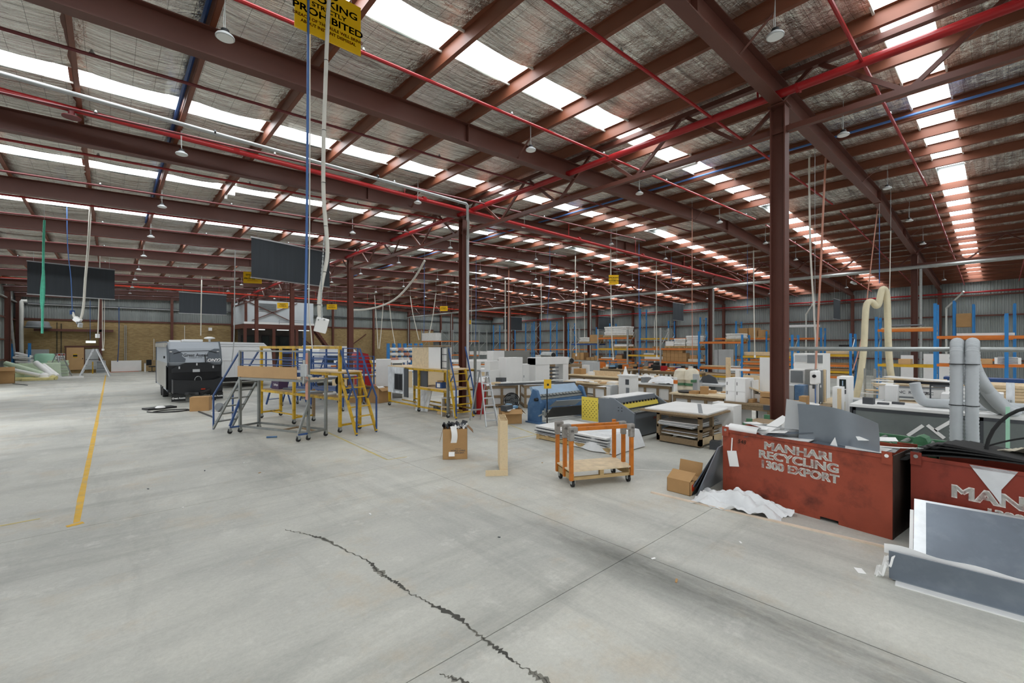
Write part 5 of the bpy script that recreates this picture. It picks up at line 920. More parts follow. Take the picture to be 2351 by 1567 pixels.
# ------------------------------------------------------------------ blue sheet folder
t = thing('sheet_folder', 'blue sheet metal folding machine with clamp fingers', 'machine', (9.5, 9.25, 0)); Lf = 2.15
for x in (0, Lf): P(t, 'end_frame', 'mach_blue', ('p', [(-.1, 0), (.42, 0), (.42, .55), (.2, 1.02), (.05, .98), (-.1, .62)], x - .05, x + .05, 'x'))
P(t, 'apron', 'mach_blue', ('b', .05, -.06, .38, Lf - .05, .02, .68)); P(t, 'bed', 'mach_blue', ('b', .05, .02, .5, Lf - .05, .42, .7)); P(t, 'clamp_beam', 'mach_bluelight', ('p', [(.08, .78), (.3, .78), (.45, 1.06), (.36, 1.08)], .05, Lf - .05, 'x')); P(t, 'clamp_edge', 'steel_worn', ('p', [(.0, .7), (.1, .7), (.12, .8), (.08, .8)], .05, Lf - .05, 'x'))
for i in range(13): P(t, 'clamp_finger', 'steel_worn', ('c', (.14 + i * .155, .09, .78), (.11, .1, .11), 0, .5))
P(t, 'counter_arm', 'mach_blue', ('r', (.15, -.15, .35), (.35, -.05, .7), .06), ('r', (Lf * .5, -.3, .3), (Lf * .7, -.05, .55), .05)); P(t, 'turnbuckle', 'galv', ('t', .025, (-.12, -.12, .25), (.35, -.1, .35)), ('t', .03, (.1, -.15, .2), (.12, -.15, .45)), ('y', .12, -.12, .25, .35, .06, 12)); P(t, 'foot', 'mach_blue', ('b', -.12, -.2, 0, .12, .45, .04)); P(t, 'knob', 'black', ('t', .05, (-.16, .0, .72), (-.05, .0, .72)))
P(t, 'instruction_plate', 'paper_white', ('c', (.55, .345, .95), (.12, .004, .09), 0, -.5), ('c', (.9, .345, .95), (.1, .004, .09), 0, -.5), ('c', (.3, .345, .93), (.1, .004, .07), 0, -.5))
sg = thing('post_sign', 'small square yellow sign on a black post behind the blue folder', 'sign', (9.55, 8.95, 0)); P(sg, 'post', 'black', ('b', -.012, -.012, 0, .012, .012, 1.1)); P(sg, 'plate', 'sign_yellow', ('c', (0, -.02, 1.2), (.22, .01, .27), -.6)); P(sg, 'base', 'black', ('b', -.12, -.12, 0, .12, .12, .02)); P(sg, 'mark', 'sign_black', ('c', (.003, -.03, 1.18), (.06, .008, .06), -.6))
one('folded_black_sheet', G().cb((9.7, 8.05, .5), (1.7, .5, .02), -.25, -.7), 'black', 'black folded metal sheet lying tilted before the blue folder', 'sheet'); one('folded_grey_sheet', G().cb((10.1, 8.7, .62), (.9, .45, .02), -.3, -.5), 'sheet_metal', 'grey metal sheet resting against the blue folder', 'sheet')
# ------------------------------------------------------------------ grey guillotine
t = thing('guillotine', 'grey sheet metal guillotine with yellow finger guard', 'machine', (9.72, 6.12, 0)); Lg = 2.0
P(t, 'front_plate', 'mach_grey', ('b', .06, 0, .03, Lg - .06, .03, .62)); P(t, 'cabinet', 'mach_greydark', ('b', .06, .03, .03, Lg - .06, 1.0, .6))
for x in (0, Lg - .06): P(t, 'end_plate', 'mach_grey', ('p', [(0, 0), (1.1, 0), (1.1, .92), (.62, .95), (.0, .62)], x, x + .06, 'x'), bevel=.01)
P(t, 'table', 'mach_greydark', ('b', .06, -.02, .6, Lg - .06, .45, .64)); P(t, 'beam', 'mach_grey', ('p', [(.5, .64), (.62, .64), (.8, .95), (.55, .95)], .06, Lg - .06, 'x')); P(t, 'top_cover', 'white_board', ('b', .1, .6, .93, Lg - .05, 1.08, .96))
P(t, 'finger_guard', 'mach_yellow', ('c', (Lg / 2, .44, .75), (Lg - .2, .015, .15), 0, -.35))
for i in range(12): P(t, 'hold_down', 'black', ('c', (.17 + i * .15, .41, .83), (.06, .03, .05)))
for i in range(11): P(t, 'table_slot', 'alu', ('b', .14 + i * .165, .02, .64, .18 + i * .165, .4, .648))
mat('perf_yellow', 'e6cf52', .45, 0, .05, 3); gd = P(t, 'side_guard', 'perf_yellow', ('b', -.72 + .3, 1.1 - .05, .35, -.0, 1.12, .92) if False else ('b', -.03, 1.1, .28, -.01, 1.65, .92))
g = G()
for i in range(9):
    for j in range(9):
        if (i + j) % 2 == 0: g.cb((-.032, 1.15 + i * .055, .38 + j * .055), (.004, .02, .02))
mk('guard_hole', g, 'sign_black', gd, kind='stuff')
text('lettering', 'EPIC', 'sign_red', t, face((1.0, -.003, .42), (1, 0, 0)), .08, .001); P(t, 'bolt_plate', 'black', ('b', -.006, .35, .72, 0, .38, .74), ('b', -.006, .45, .72, 0, .48, .74), ('b', -.006, .35, .64, 0, .38, .66), ('b', -.006, .45, .64, 0, .48, .66))
# ------------------------------------------------------------------ pallet with sheets
def pallet(label, p, w, d, rz=0, m='pallet', cat='pallet', grp=None):
    t = thing('timber_pallet', label, cat, p, rz, grp)
    for i in range(7): y = d * i / 6; y = min(max(y, .05), d - .05); P(t, 'deck_board', m, ('b', 0, y - .05, .1, w, y + .05, .12))
    for x in (.05, w / 2, w - .05): P(t, 'bearer', m, ('b', x - .04, 0, .02, x + .04, d, .1))
    for y in (.05, d / 2, d - .05): P(t, 'base_board', m, ('b', 0, y - .05, 0, w, y + .05, .02))
    return t
pallet('long timber pallet under the stack of metal sheets', (7.9, 5.58, 0), 1.3, 2.2)
nm = ('bottom', 'second', 'third', 'fourth', 'fifth', 'sixth', 'seventh', 'eighth', 'ninth', 'tenth', 'top')
for i in range(11):
    g = G(); a = rnd.uniform(-.02, .02); g.cb((8.52 + rnd.uniform(-.03, .03), 6.72 + rnd.uniform(-.04, .04), .13 + i * .02), (1.25, 2.15, .012), a); one('metal_sheet', g, ('white_board', 'grey_dark', 'alu')[i % 3] if i < 10 else 'white_board', f'{nm[i]} sheet of the stack on the floor pallet by the orange trolley', 'sheet', 'sheets stacked on the long pallet')
wr_ = G(); fw = lambda u, v: (7.86 + u * 1.25 + (.05 * math.sin(v * 9)), 5.45 + v * 1.15 - .15 * max(0, .25 - u), (.365 + .03 * math.sin(u * 11 + v * 5) * math.cos(v * 8)) * (1 if (u > .12 and v > .16) else max(.02, min(u / .12, v / .16)) ) + .015)
wr_.sheet(fw, 22, 18, .003); mat('film', 'e9ebec', .3, 0, .06, 6, .25, 9, alpha=.85); one('plastic_film', wr_, 'film', 'crumpled clear plastic film draped over the sheet stack corner', 'film')
# ------------------------------------------------------------------ orange trolley
p0 = Vector((5.57, 4.68, 0)); u = Vector((1.01, -.48, 0)); Lt = u.length; t = thing('orange_trolley', 'wheeled timber trolley with orange upright rails and taped corners', 'trolley', p0, math.atan2(u.y, u.x)); V = .58
P(t, 'deck', 'osb', ('b', -.02, -.02, .26, Lt + .02, V + .02, .285), bevel=.003)
for y in (0, V - .05): P(t, 'side_rail', 'pallet', ('b', 0, y, .12, Lt, y + .05, .17))
for x in (0, Lt - .05): P(t, 'end_rail', 'pallet', ('b', x, 0, .12, x + .05, V, .22))
for x in (Lt * .5, ): P(t, 'block', 'pallet', ('b', x - .035, 0, .17, x + .035, .06, .26), ('b', x - .035, V - .06, .17, x + .035, V, .26))
for x in (0, Lt):
    for y in (0, .26, V): P(t, 'post', 'orange_paint', ('b', x - .03, y - .03, .12, x + .03, y + .03, .98), bevel=.006)
for y in (0, .26): P(t, 'top_rail', 'orange_paint', ('b', -.03, y - .03, .93, Lt + .03, y + .03, .99), bevel=.006)
for x in (0, Lt):
    for y in (0, .26) + ((V,) if x == 0 else ()): P(t, 'tape_wrap', 'tape', ('c', (x + (.03 if x == 0 else -.03), y, .95), (.15, .085, .1)), ('c', (x, y, .87), (.085, .085, .2)), bevel=.015)
for x in (.04, Lt - .04):
    for y in (.04, V - .04): caster(t, x, y, 0, .055)
# ------------------------------------------------------------------ rack table with white sheet
t = thing('panel_table', 'timber rack table with a white sheet top and boards below', 'table', (9.88, 4.5, 0)); w, d = 1.32, 1.1
for x in (.04, w * .48, w - .04):
    for y in (.04, d - .04): P(t, 'leg', 'timber_old', ('b', x - .04, y - .04, .04, x + .04, y + .04, .72))
for y in (.0, d - .05): P(t, 'base_rail', 'pine', ('b', 0, y, .06, w, y + .05, .2)); P(t, 'top_rail', 'timber_old', ('b', 0, y, .66, w, y + .05, .74)); P(t, 'mid_rail', 'timber_old', ('b', 0, y, .36, w, y + .04, .42))
for x in (0, w - .05): P(t, 'end_rail', 'timber_old', ('b', x, 0, .03, x + .05, d, .16)); P(t, 'end_rail', 'timber_old', ('b', x, 0, .66, x + .05, d, .74))
P(t, 'top_frame', 'timber_old', ('b', -.25, -.2, .74, w + .3, d + .3, .78))
P(t, 'top_sheet', 'white_board', ('c', (w * .5 + .05, d * .5 + .05, .8), (1.75, 1.5, .03), .06)); P(t, 'sheet_gap', 'grey_mid', ('c', (w * .5 + .0, d * .3, .818), (1.7, .09, .004), .45))
for i in range(4): P(t, 'stored_board', 'white_board' if i % 2 == 0 else 'timber_old', ('c', (w * .5 + .05 * i, d * .5, .22 + i * .03), (1.25, .95, .02), .05 * (i - 2))); P(t, 'stored_board', 'white_board' if i % 2 else 'grey_light', ('c', (w * .45, d * .5, .44 + i * .03), (1.3, .95, .02), .06 * (i - 2)))
# floor carton near bin
t = thing('floor_carton', 'open brown carton with red print beside the red recycling bin', 'carton', (6.82, 3.38, 0), .0); w, d, h = .40, .38, .21
P(t, 'body', 'card', ('b', -w / 2, -d / 2, 0, w / 2, -d / 2 + .005, h), ('b', -w / 2, d / 2 - .005, 0, w / 2, d / 2, h), ('b', -w / 2, -d / 2, 0, -w / 2 + .005, d / 2, h), ('b', w / 2 - .005, -d / 2, 0, w / 2, d / 2, h), ('b', -w / 2, -d / 2, 0, w / 2, d / 2, .005))
P(t, 'flap', 'card', ('c', (-w / 2 + .1, 0, h + .055), (.22, d, .005), 0, 0, -.5)); P(t, 'flap', 'card', ('c', (w / 2 + .02, .0, h + .11), (.005, d, .24), 0, 0, .25)); P(t, 'flap', 'card', ('c', (0.06, -d / 2 + .07, h + .01), (w * .6, .16, .005), 0, .15))
P(t, 'print_patch', 'sign_red', ('b', -.14, -d / 2 - .002, .06, -.06, -d / 2, .16), label='red printed square'); text('lettering', 'RADTON', 'sign_red', t, face((.07, -d / 2 - .002, .15), (1, 0, 0)), .05, .0005)
# ------------------------------------------------------------------ recycling bins
def recycling_bin(label, p, q, d, h, m, side, lines, lugs=True):
    p = Vector(p); q = Vector(q); e = q - p; L_ = e.length; t = thing('recycling_bin', label, 'bin', p, math.atan2(e.y, e.x)); k = .012
    g = G(); g.prism([(0, 0), (L_ * .64, 0), (L_ * .64, .045), (L_ * .74, .045), (L_ * .74, 0), (L_, 0), (L_, h), (L_ * .5, h - .012), (0, h)], 0, k, 'y'); mk('front_plate', g, m, t)
    P(t, 'back_plate', m, ('b', 0, d - k, 0, L_, d, h)); P(t, 'side_plate', side, ('b', L_ - k, k, 0, L_, d - k, h)); P(t, 'side_plate', m, ('b', 0, k, 0, k, d - k, h)); P(t, 'floor_plate', side, ('b', k, k, .06, L_ - k, d - k, .08))
    P(t, 'rim', m, ('b', 0, -.012, h - .035, L_, .0, h + .006), ('b', 0, d, h - .035, L_, d + .012, h + .006)); P(t, 'corner_post', side, ('b', L_ - .05, k, 0, L_ + .004, .06, h))
    for x in (.0, L_ - .1):
        lg = P(t, 'lifting_lug', m, ('b', x, -.02, h - .1, x + .1, -.008, h + .05)); P(lg, 'lug_hole', 'paper_white' if x else 'galv', ('t', .022, (x + .05, -.024, h + .0), (x + .05, -.02, h + .0)))
    for (s, x, z, sz, sx, of) in lines: text('lettering', s, 'stencil', t, face((x, -.003, z), (1, 0, 0)), sz, .0012, 0, sx=sx, bold=of * 2.8, label='white stencilled lettering')
    return t
mat('pink_pine', 'e0cdb9', .6, 0, .08, 5); mat('stencil', 'e9e5dd', .6, 0, .06, 5, 0, 30, None, 'a8432f', .95, 9)
b1 = recycling_bin('rusty red recycling bin full of metal offcuts, nearer the centre', (7.2, 2.93, 0), (6.92, .84, 0), .86, 1.0, 'bin_red', 'bin_rust', [('MANHARI', 1.06, .855, .155, 1.25, .003), ('RECYCLING', 1.06, .72, .155, 1.22, .003), ('1300 EXPORT', 1.07, .58, .15, 1.1, .003)])
P(b1, 'paper_tag', 'paper_white', ('c', (.17, -.012, .57), (.15, .004, .24), 0, 0, -.18)); P(b1, 'tag_ribbon', 'paper_white', ('c', (.15, -.01, .78), (.018, .003, .22), 0, 0, .06)); text('lettering', '548', 'sign_black', b1, face((.3, -.004, .85), (1, 0, 0)), .085, .0006, shear=.2)
b2 = recycling_bin('dark red recycling bin full of black mats at the right edge', (7.16, .7, 0), (6.9, -1.4, 0), .86, 1.0, 'bin_red_dark', 'bin_rust', [('MANHARI', .92, .66, .2, 1.28, .004), ('1300 EXPORT', 1.05, .5, .125, 1.15, .003)])
P(b2, 'torn_film', 'film', ('p', [(.5, 1.0), (.86, 1.0), (.74, .78), (.74, .62), (.68, .72), (.64, .78)], -.012, -.008, 'y'))
def inb(b, x, y, z): return Matrix.Translation(b.location) @ Matrix.Rotation(b.rotation_euler.z, 4, 'Z') @ Vector((x, y, z))
def bent(label, b, fn, nu, nv, m, t=.004, name='metal_offcut', cat='offcut', grp='offcuts in the rusty red bin'):
    g = G(); g.sheet(fn, nu, nv, t); o = mk(name, g, m); o.location = b.location; o.rotation_euler.z = b.rotation_euler.z; return tag(o, label, cat, grp)
def side(fn, v=(0, 1, 0)): return type('f', (), {'__call__': lambda s, u, w: fn(u, w), 'side': Vector(v)})()
bent('big curved grey metal sheet standing up out of the rusty bin', b1, side(lambda u, v: (1.0 + u * .95 + .02 * math.sin(v * 3), .18 + .1 * math.sin(u * 3.1) - .12 * u, .8 + v * (.70 - .14 * u + .05 * math.sin(u * 3.1)))), 20, 8, 'sheet_metal')
bent('pale grey sheet beside the big curved sheet in the rusty bin', b1, side(lambda u, v: (.78 + u * .26 + .05 * (v - .5), .3, .8 + v * (.74 - .03 * u))), 4, 4, 'grey_light')
for i, (x, y, z, l, w, a, ti, m, lab) in enumerate(((.45, .2, 1.02, .8, .22, .1, .12, 'white_board', 'long white strip lying at the left of the rusty bin'), (.5, .45, 1.05, .7, .3, -.2, -.1, 'white_board', 'bent white sheet at the back left of the rusty bin'), (.75, .15, 1.03, .9, .12, .25, .2, 'sheet_dark', 'dark strip across the rusty bin'), (.62, .3, 1.12, .5, .14, 1.1, .5, 'white_board', 'white strip sticking up in the rusty bin'), (.95, .12, 1.0, .5, .2, .05, .05, 'white_board', 'white piece at the front rim of the rusty bin'), (.25, .3, 1.0, .5, .3, .4, .0, 'sheet_metal', 'grey sheet in the left corner of the rusty bin'), (1.6, .1, 1.0, .7, .2, .0, -.03, 'sheet_dark', 'dark flat strip at the right of the rusty bin'), (1.75, .4, 1.0, .6, .35, .1, .0, 'alu', 'shiny sheet at the back right of the rusty bin'), (1.1, .5, .95, 1.5, .5, .0, .02, 'sheet_dark', 'dark flat sheet lying across the rusty bin'))):
    g = G(); g.cb((x, y, z), (l, w, .006), a, ti * .6, -ti); o = mk('metal_offcut', g, m); o.location = b1.location; o.rotation_euler.z = b1.rotation_euler.z; tag(o, lab, 'offcut', 'offcuts in the rusty red bin')
bent('upright white strip leaning out of the rusty bin', b1, side(lambda u, v: (.62 + u * .1 + v * .2, .35, .95 + v * .36)), 2, 6, 'paper_white'); bent('small white torn triangle in front of the curved sheet', b1, side(lambda u, v: (1.42 + u * .12 * (1 - v) + .08 * v, .06, .96 + v * .16)), 2, 4, 'paper_white')
bent('curled white sheet at the left rim of the rusty bin', b1, lambda u, v: (.06 + v * .45, .12 + .1 * math.cos(u * 4.2), 1.0 + .09 * math.sin(u * 4.2)), 14, 4, 'white_board')
bent('long white strip sticking out of the rusty bin to the right', b1, lambda u, v: (1.65 + u * 1.0, .5 + v * .07, 1.0 + .16 * u * u), 14, 2, 'paper_white')
bent('flat white sheet at the right end of the rusty bin', b1, lambda u, v: (1.5 + u * .5, .03 + v * .4, 1.0 + .015 * u), 2, 2, 'white_board')
for i in range(7):
    bent(f'black rubber mat draped over the dark red bin, {nm[i] if i else "lowest"} layer', b2, (lambda i: lambda u, v: (-.12 + i * .06 + u * 1.9, .02 + v * .55 + .02 * i, .99 + .026 * i + .1 * math.sin(u * 3.0 + i * .45) * (1 - .3 * v) - (.06 if u < .06 else 0)))(i), 24, 5, 'rubber', .014, 'rubber_mat', 'mat', 'black mats in the dark red bin')
bent('black trim strip curling above the dark red bin', b2, lambda u, v: (.5 + u * 1.0, .45 + v * .03, 1.12 + .16 * math.sin(u * 3.14) + .12 * u), 20, 1, 'rubber', .02, 'trim_strip', 'strip', None); bent('white cloth heaped among the black mats', b2, lambda u, v: (.62 + u * .6, .4 + v * .3, 1.1 + .1 * math.sin(u * 3.1) * (1 - v) + .02 * math.sin(u * 17 + v * 9)), 14, 6, 'fabric_cream', .01, 'cloth', 'cloth', None)
one('black_hoop', G().tube([inb(b2, 1.0 + .42 * math.cos(a * .2), .3, 1.05 + .62 * math.sin(a * .2)) for a in range(0, 17)], .018, 8), 'rubber', 'black arched edging strip rising from the dark red bin at the right edge', 'strip')
# black sheets leaning on the bin
for i in range(3):
    o_ = Vector((-.05 * i, .05 * i, 0)); a, b_, c, d = Vector((6.74, 3.13, .0)) + o_, Vector((7.9, 3.2, .0)) + o_, Vector((8.1, 2.99, .74 - .05 * i)) + o_ * .4, Vector((7.12, 2.96, .72 - .05 * i)) + o_ * .4; n = Vector((-.02, .012, .0))
    g = G(); g.add([a, b_, c, d, a + n, b_ + n, c + n, d + n], [(0, 1, 2, 3), (7, 6, 5, 4), (0, 4, 5, 1), (1, 5, 6, 2), (2, 6, 7, 3), (3, 7, 4, 0)]); one('leaning_sheet', g, ('sheet_metal', 'black', 'sheet_dark')[i], ('inner grey', 'middle black', 'outer dark')[i] + ' sheet leaning against the left end of the rusty bin', 'sheet', 'sheets leaning on the rusty bin')
one('timber_stick', G().bar((6.32, 3.68, .012), (6.6, .78, .012),   .03, .024), 'pink_pine', 'long thin pinkish timber strip on the floor in front of the bins', 'stick')
def crumple(u, v):
    x = (u - .5) * 2; y = (v - .5) * 2; r = math.sqrt(x * x + y * y); e = 1 + .22 * noise.noise(Vector((math.atan2(y, x) * 1.2, 3, 1)))
    hgt = max(0, .24 * (1 - min(1, r * .85)) + .13 * noise.noise(Vector((x * 2.4, y * 2.4, 5))) + .06 * noise.noise(Vector((x * 6, y * 6, 2))))
    return (x * .3 * e, y * .58 * e, .006 + hgt)
g = G(); g.sheet(crumple, 40, 40, .003); one('plastic_heap', g, 'film', 'crumpled white plastic film heap at the foot of the rusty bin', 'film', None, (6.72, 2.5, 0), .12)
# folded sheets at the right edge
t = thing('folded_sheet', 'large folded grey metal sheet with a raised lip at the right edge', 'sheet', (5.72, .72, 0), math.atan2(-.99, .06)); mat('sheet_blue', '727b86', .35, .25, .12, 1.6, .06, 3, None, '9aa2aa', .3, 4); LS = 1.9
P(t, 'lip', 'sheet_blue', ('p', [(.0, .02), (.012, .02), (-.02, .3), (-.032, .3)], .0, LS, 'x'), bevel=.002); P(t, 'base', 'sheet_metal', ('b', .02, .0, .012, LS, .62, .022))
wp = thing('protective_paper', 'white protective paper lining the folded sheet lip', 'paper', (5.72, .72, 0), t.rotation_euler.z)
mk('top_edge', G().sheet(side(lambda u, v: (-.04 + u * LS, .03 + .015 * math.sin(u * 14), .25 + v * (.09 - .04 * u + .012 * math.sin(u * 23)))), 30, 3, .003), 'paper_white', wp); mk('end_tuft', G().sheet(lambda u, v: (-.1 + .12 * u + .03 * math.sin(v * 9), -.04 + v * .12 * (1 + .4 * math.sin(u * 11)), .01 + .22 * u + .04 * math.sin(u * 13 + v * 8)), 14, 10, .003), 'paper_white', wp)
mk('bottom_sheet', G().bx(.05, -.1, .0, LS, .03, .012), 'white_board', wp)
t = thing('faced_metal_sheet', 'grey-blue faced sheet with a shiny margin leaning on the dark red bin', 'sheet', (6.34, .60, 0), math.atan2(-.99, .08)); ang = math.atan2(.62, .5)
def lean(x, s, o=0): return (x, s * math.sin(ang) * 1.0 - o * math.cos(ang), s * math.cos(ang) + o * math.sin(ang) + .012)
def leanbox(nm_, m, x0, x1, s0, s1, o0, o1):
    g = G(); vs = [lean(x, s, o) for o in (o0, o1) for s in (s0, s1) for x in (x0, x1)]
    g.add(vs, [(0, 2, 3, 1), (4, 5, 7, 6), (0, 1, 5, 4), (2, 6, 7, 3), (0, 4, 6, 2), (1, 3, 7, 5)]); return mk(nm_, g, m, t)
leanbox('sheet', 'alu', 0, 1.9, 0, .82, 0, .01); leanbox('blue_face', 'sheet_blue', .1, 1.9, 0, .79, .01, .014); leanbox('white_edge', 'white_board', -.035, -.004, 0, .66, 0, .008)
one('paper_scrap', G().cb((5.72, .95, .004), (.12, .07, .003), .5), 'paper_white', 'small paper scrap on the floor left of the folded sheet', 'paper')
# ------------------------------------------------------------------ green conveyor and green bin behind
t = thing('green_conveyor', 'old green steel conveyor frame behind the rusty bin', 'machine', (8.2, 3.0, 0), -math.pi / 2 - .08)
for y in (0, .7): P(t, 'side_beam', 'green_machine', ('b', 0, y, .88, 3.4, y + .06, .98)); P(t, 'lower_beam', 'green_machine', ('b', 0, y, .4, 3.4, y + .06, .48))
for x in (.1, 1.2, 2.2, 3.3):
    for y in (0, .7): P(t, 'leg', 'green_machine', ('b', x - .04, y, 0, x + .04, y + .06, 1.06 if x < 2 else .9))
for i in range(12): P(t, 'roller', 'steel_worn', ('t', .03, (.25 + i * .26, .06, .94), (.25 + i * .26, .7, .94)))
P(t, 'top_plate', 'timber_old', ('b', .0, .1, .98, 1.2, .6, 1.0)); P(t, 'motor', 'green_machine', ('t', .08, (2.3, .1, 1.02), (2.3, .35, 1.02)), ('b', 2.2, .05, .9, 2.4, .4, .98)); P(t, 'end_housing', 'bin_red_dark', ('b', 2.7, .0, .72, 3.0, .2, 1.0))
t = thing('green_bin', 'green steel bin standing behind the two red bins', 'bin', (7.85, 1.0, 0), -math.pi / 2); P(t, 'front_plate', 'green_machine', ('b', 0, 0, 0, .5, .02, .98)); P(t, 'side_plate', 'green_machine', ('b', 0, 0, 0, .02, .4, .98)); P(t, 'back_plate', 'green_machine', ('b', 0, .38, 0, .5, .4, .98)); P(t, 'side_plate', 'green_machine', ('b', .48, 0, 0, .5, .4, .98)); P(t, 'lug', 'bin_red', ('c', (.2, -.02, .95), (.2, .02, .16)))
# ------------------------------------------------------------------ edge bander with smoked doors
def fxp(px, py, X):     # survey bearing met with the plane X
    d = F2 + R2 * ((px - CXP) / FPX); return at(px, py, X / d.x)
XM = 10.9; t = thing('edge_bander', 'long grey edge banding machine with smoked glass doors', 'machine', (XM, 1.95, 0), -math.pi / 2); LM = 5.2
P(t, 'base', 'grey_light', ('b', 0, 0, .1, LM, .9, .5)); P(t, 'back', 'grey_mid', ('b', 0, .55, .5, LM, .9, 1.12)); P(t, 'top', 'white_board', ('b', -.02, -.05, 1.12, LM, .95, 1.18), bevel=.01); P(t, 'end_panel', 'mach_greydark', ('b', -.02, -.02, .1, .02, .9, 1.12))
for i in range(3):
    x0 = .04 + i * 1.72; fr = P(t, 'door_frame', 'mach_greydark', ('b', x0, -.04, 1.06, x0 + 1.68, -.02, 1.12), ('b', x0, -.04, .5, x0 + 1.68, -.02, .54), ('b', x0, -.04, .5, x0 + .04, -.02, 1.12), ('b', x0 + 1.64, -.04, .5, x0 + 1.68, -.02, 1.12)); P(fr, 'pane', 'glass_smoke', ('b', x0 + .04, -.034, .54, x0 + 1.64, -.028, 1.06)); P(fr, 'handle', 'galv', ('t', .015, (x0 + 1.6, -.06, .78), (x0 + 1.6, -.06, .9)))
for i, (x, z, w, h_) in enumerate(((.5, .55, .25, .3), (1.0, .55, .12, .35), (1.35, .55, .4, .42), (2.3, .55, .5, .4), (3.0, .55, .3, .45), (3.9, .55, .4, .3))): P(t, 'tool_unit', ('grey_light', 'white_board', 'grey_light', 'grey_mid', 'white_board', 'grey_light')[i], ('b', x, .15, z, x + w, .45, z + h_))
for i, (x, z, a) in enumerate(((.95, .78, -.8), (1.22, .8, .75), (1.32, .92, -.75), (2.9, .85, -.6), (3.05, .8, .3))): P(t, 'sticker', 'paper_white', ('c', (x, -.045, z), (.3, .004, .055), 0, 0, a))
# duct along the top
t = one('duct_hose', G().tube(smooth([(11.3, 1.05, 1.62), (11.32, 1.0, 1.4), (11.3, .9, 1.27), (11.28, .6, 1.27), (11.25, 0, 1.28), (11.2, -.8, 1.28)]), .085, 12), 'grey_hose', 'grey flexible duct lying along the top of the edge bander', 'duct')
# pipe rail from the tall column, corrugated ducts over it
t = one('pipe_rail', G().tube([(9.42, 2.75, 2.27), (9.42, -4.5, 2.27)], .036, 12), 'galv', 'horizontal grey pipe rail running right from the tall front column', 'pipe')
def ribbed(pts, r, step=.022):
    path = smooth(pts, 12); out = []; rs = []; acc = 0
    for i in range(len(path) - 1):
        L_ = (path[i + 1] - path[i]).length; n = max(1, int(L_ / step))
        for k in range(n): out.append(lerp(path[i], path[i + 1], k / n)); rs.append(r * (1 + .05 * (-1) ** len(out)))
    g = G(); g.tube(out, r, 14, True, rs); return g
for i, (y, lab) in enumerate(((.40, 'left of two grey ribbed ducts hooked over the pipe rail'), (.24, 'right of two grey ribbed ducts hooked over the pipe rail'))):
    d = thing('ribbed_duct', lab, 'duct', (0, 0, 0)); mk('hose', ribbed([(9.18, y - .02 * i, .35), (9.2, y, 1.2), (9.24, y, 2.1), (9.3, y, 2.29), (9.42, y, 2.37), (9.54, y, 2.28), (9.62, y - .02, 2.0), (9.8, y - .1, 1.8) if i == 0 else (9.7, y - .1, 1.75), (10.5, y - .3, 1.4), (11.0, y - .45, 1.24)], .074), 'grey_hose', d)
    for z in (.9, 1.45, 2.05): P(d, 'tie', 'black', ('t', .08, (9.2, y, z), (9.2, y, z + .012)))
one('large_duct', G().tube(smooth([(9.62, .28, 2.25), (9.72, .2, 1.9), (10.0, .05, 1.55), (10.5, -.1, 1.3), (11.0, -.2, 1.25)]), .085, 14), 'grey_hose', 'smooth grey duct sweeping down behind the ribbed ducts', 'duct')
one('green_rail_post', G().bx(8.95, -.12, .3, 8.98, -.08, 1.5), 'green_tank', 'thin pale green upright bar beside the ribbed ducts', 'bar')
# cream looped duct
D = 12.2
one('cream_duct', G().tube(smooth([at(1962, 925, D), at(1974, 870, D), at(1983, 800, D), at(1986, 740, D), at(1989, 702, D), at(1996, 692, D), at(2004, 694, D), at(2011, 702, D), at(2017, 698, D), at(2021, 680, D), at(2025, 665, D), at(2031, 664, D), at(2036, 680, D), at(2038, 730, D), at(2040, 800, D), at(2044, 850, D), at(2048, 873, D), at(2043, 888, D), at(2046, 905, D)], 5), .078, 12), 'cream_hose', 'tall cream flexible duct looping up over the router', 'duct')

for i, (x, y, l, w, a, b_, m) in enumerate(((.3, .12, .6, .07, .2, .05, 'white_board'), (.4, .55, .55, .09, -.35, .15, 'paper_white'), (.7, .5, .5, .12, .6, .2, 'white_board'), (.85, .3, .7, .05, -.15, .06, 'alu'), (1.5, .3, .9, .06, .1, .04, 'white_board'), (.55, .08, .5, .05, .0, .02, 'grey_light'), (1.9, .2, .4, .1, .5, .06, 'paper_white'))):
    g = G(); g.cb((x, y, 1.06 + .015 * i), (l, w, .005), a, .3 * (-1) ** i, -b_); o = mk('metal_offcut', g, m); o.location = b1.location; o.rotation_euler.z = b1.rotation_euler.z; tag(o, f'{["thin white strip at the left rim", "pale strip at the back left", "short white piece at the back", "thin shiny strip across the middle", "long white strip before the curved sheet", "narrow grey strip along the front rim", "short pale piece at the right corner"][i]} of the rusty bin', 'offcut', 'offcuts in the rusty red bin')
# ------------------------------------------------------------------ router zone and benches (faces on planes X = const)
def SX(px0, px1, yt, yb, X, dep_):       # box whose near face spans the bearings on plane X
    a = fxp(px0, yt, X); c = fxp(px1, yt, X); mid = fxp((px0 + px1) / 2, yt, X); z1 = mid.z; z0 = 0 if yb is None else fxp((px0 + px1) / 2, yb, X).z
    return (X, min(a.y, c.y), max(0, z0), X + dep_, max(a.y, c.y), z1)
def fyp(px, py, Y): d = F2 + R2 * ((px - CXP) / FPX); return at(px, py, Y / d.y)
def SY(px0, px1, yt, yb, Y, dep_):
    a = fyp(px0, yt, Y); c = fyp(px1, yt, Y); mid = fyp((px0 + px1) / 2, yt, Y); z0 = 0 if yb is None else fyp((px0 + px1) / 2, yb, Y).z
    return (min(a.x, c.x), Y, max(0, z0), max(a.x, c.x), Y + dep_, mid.z)
def B1(name, label, cat, m, box, grp=None, bevel=.004): g = G(); g.bx(*box); return one(name, g, m, label, cat, grp, bevel=bevel)
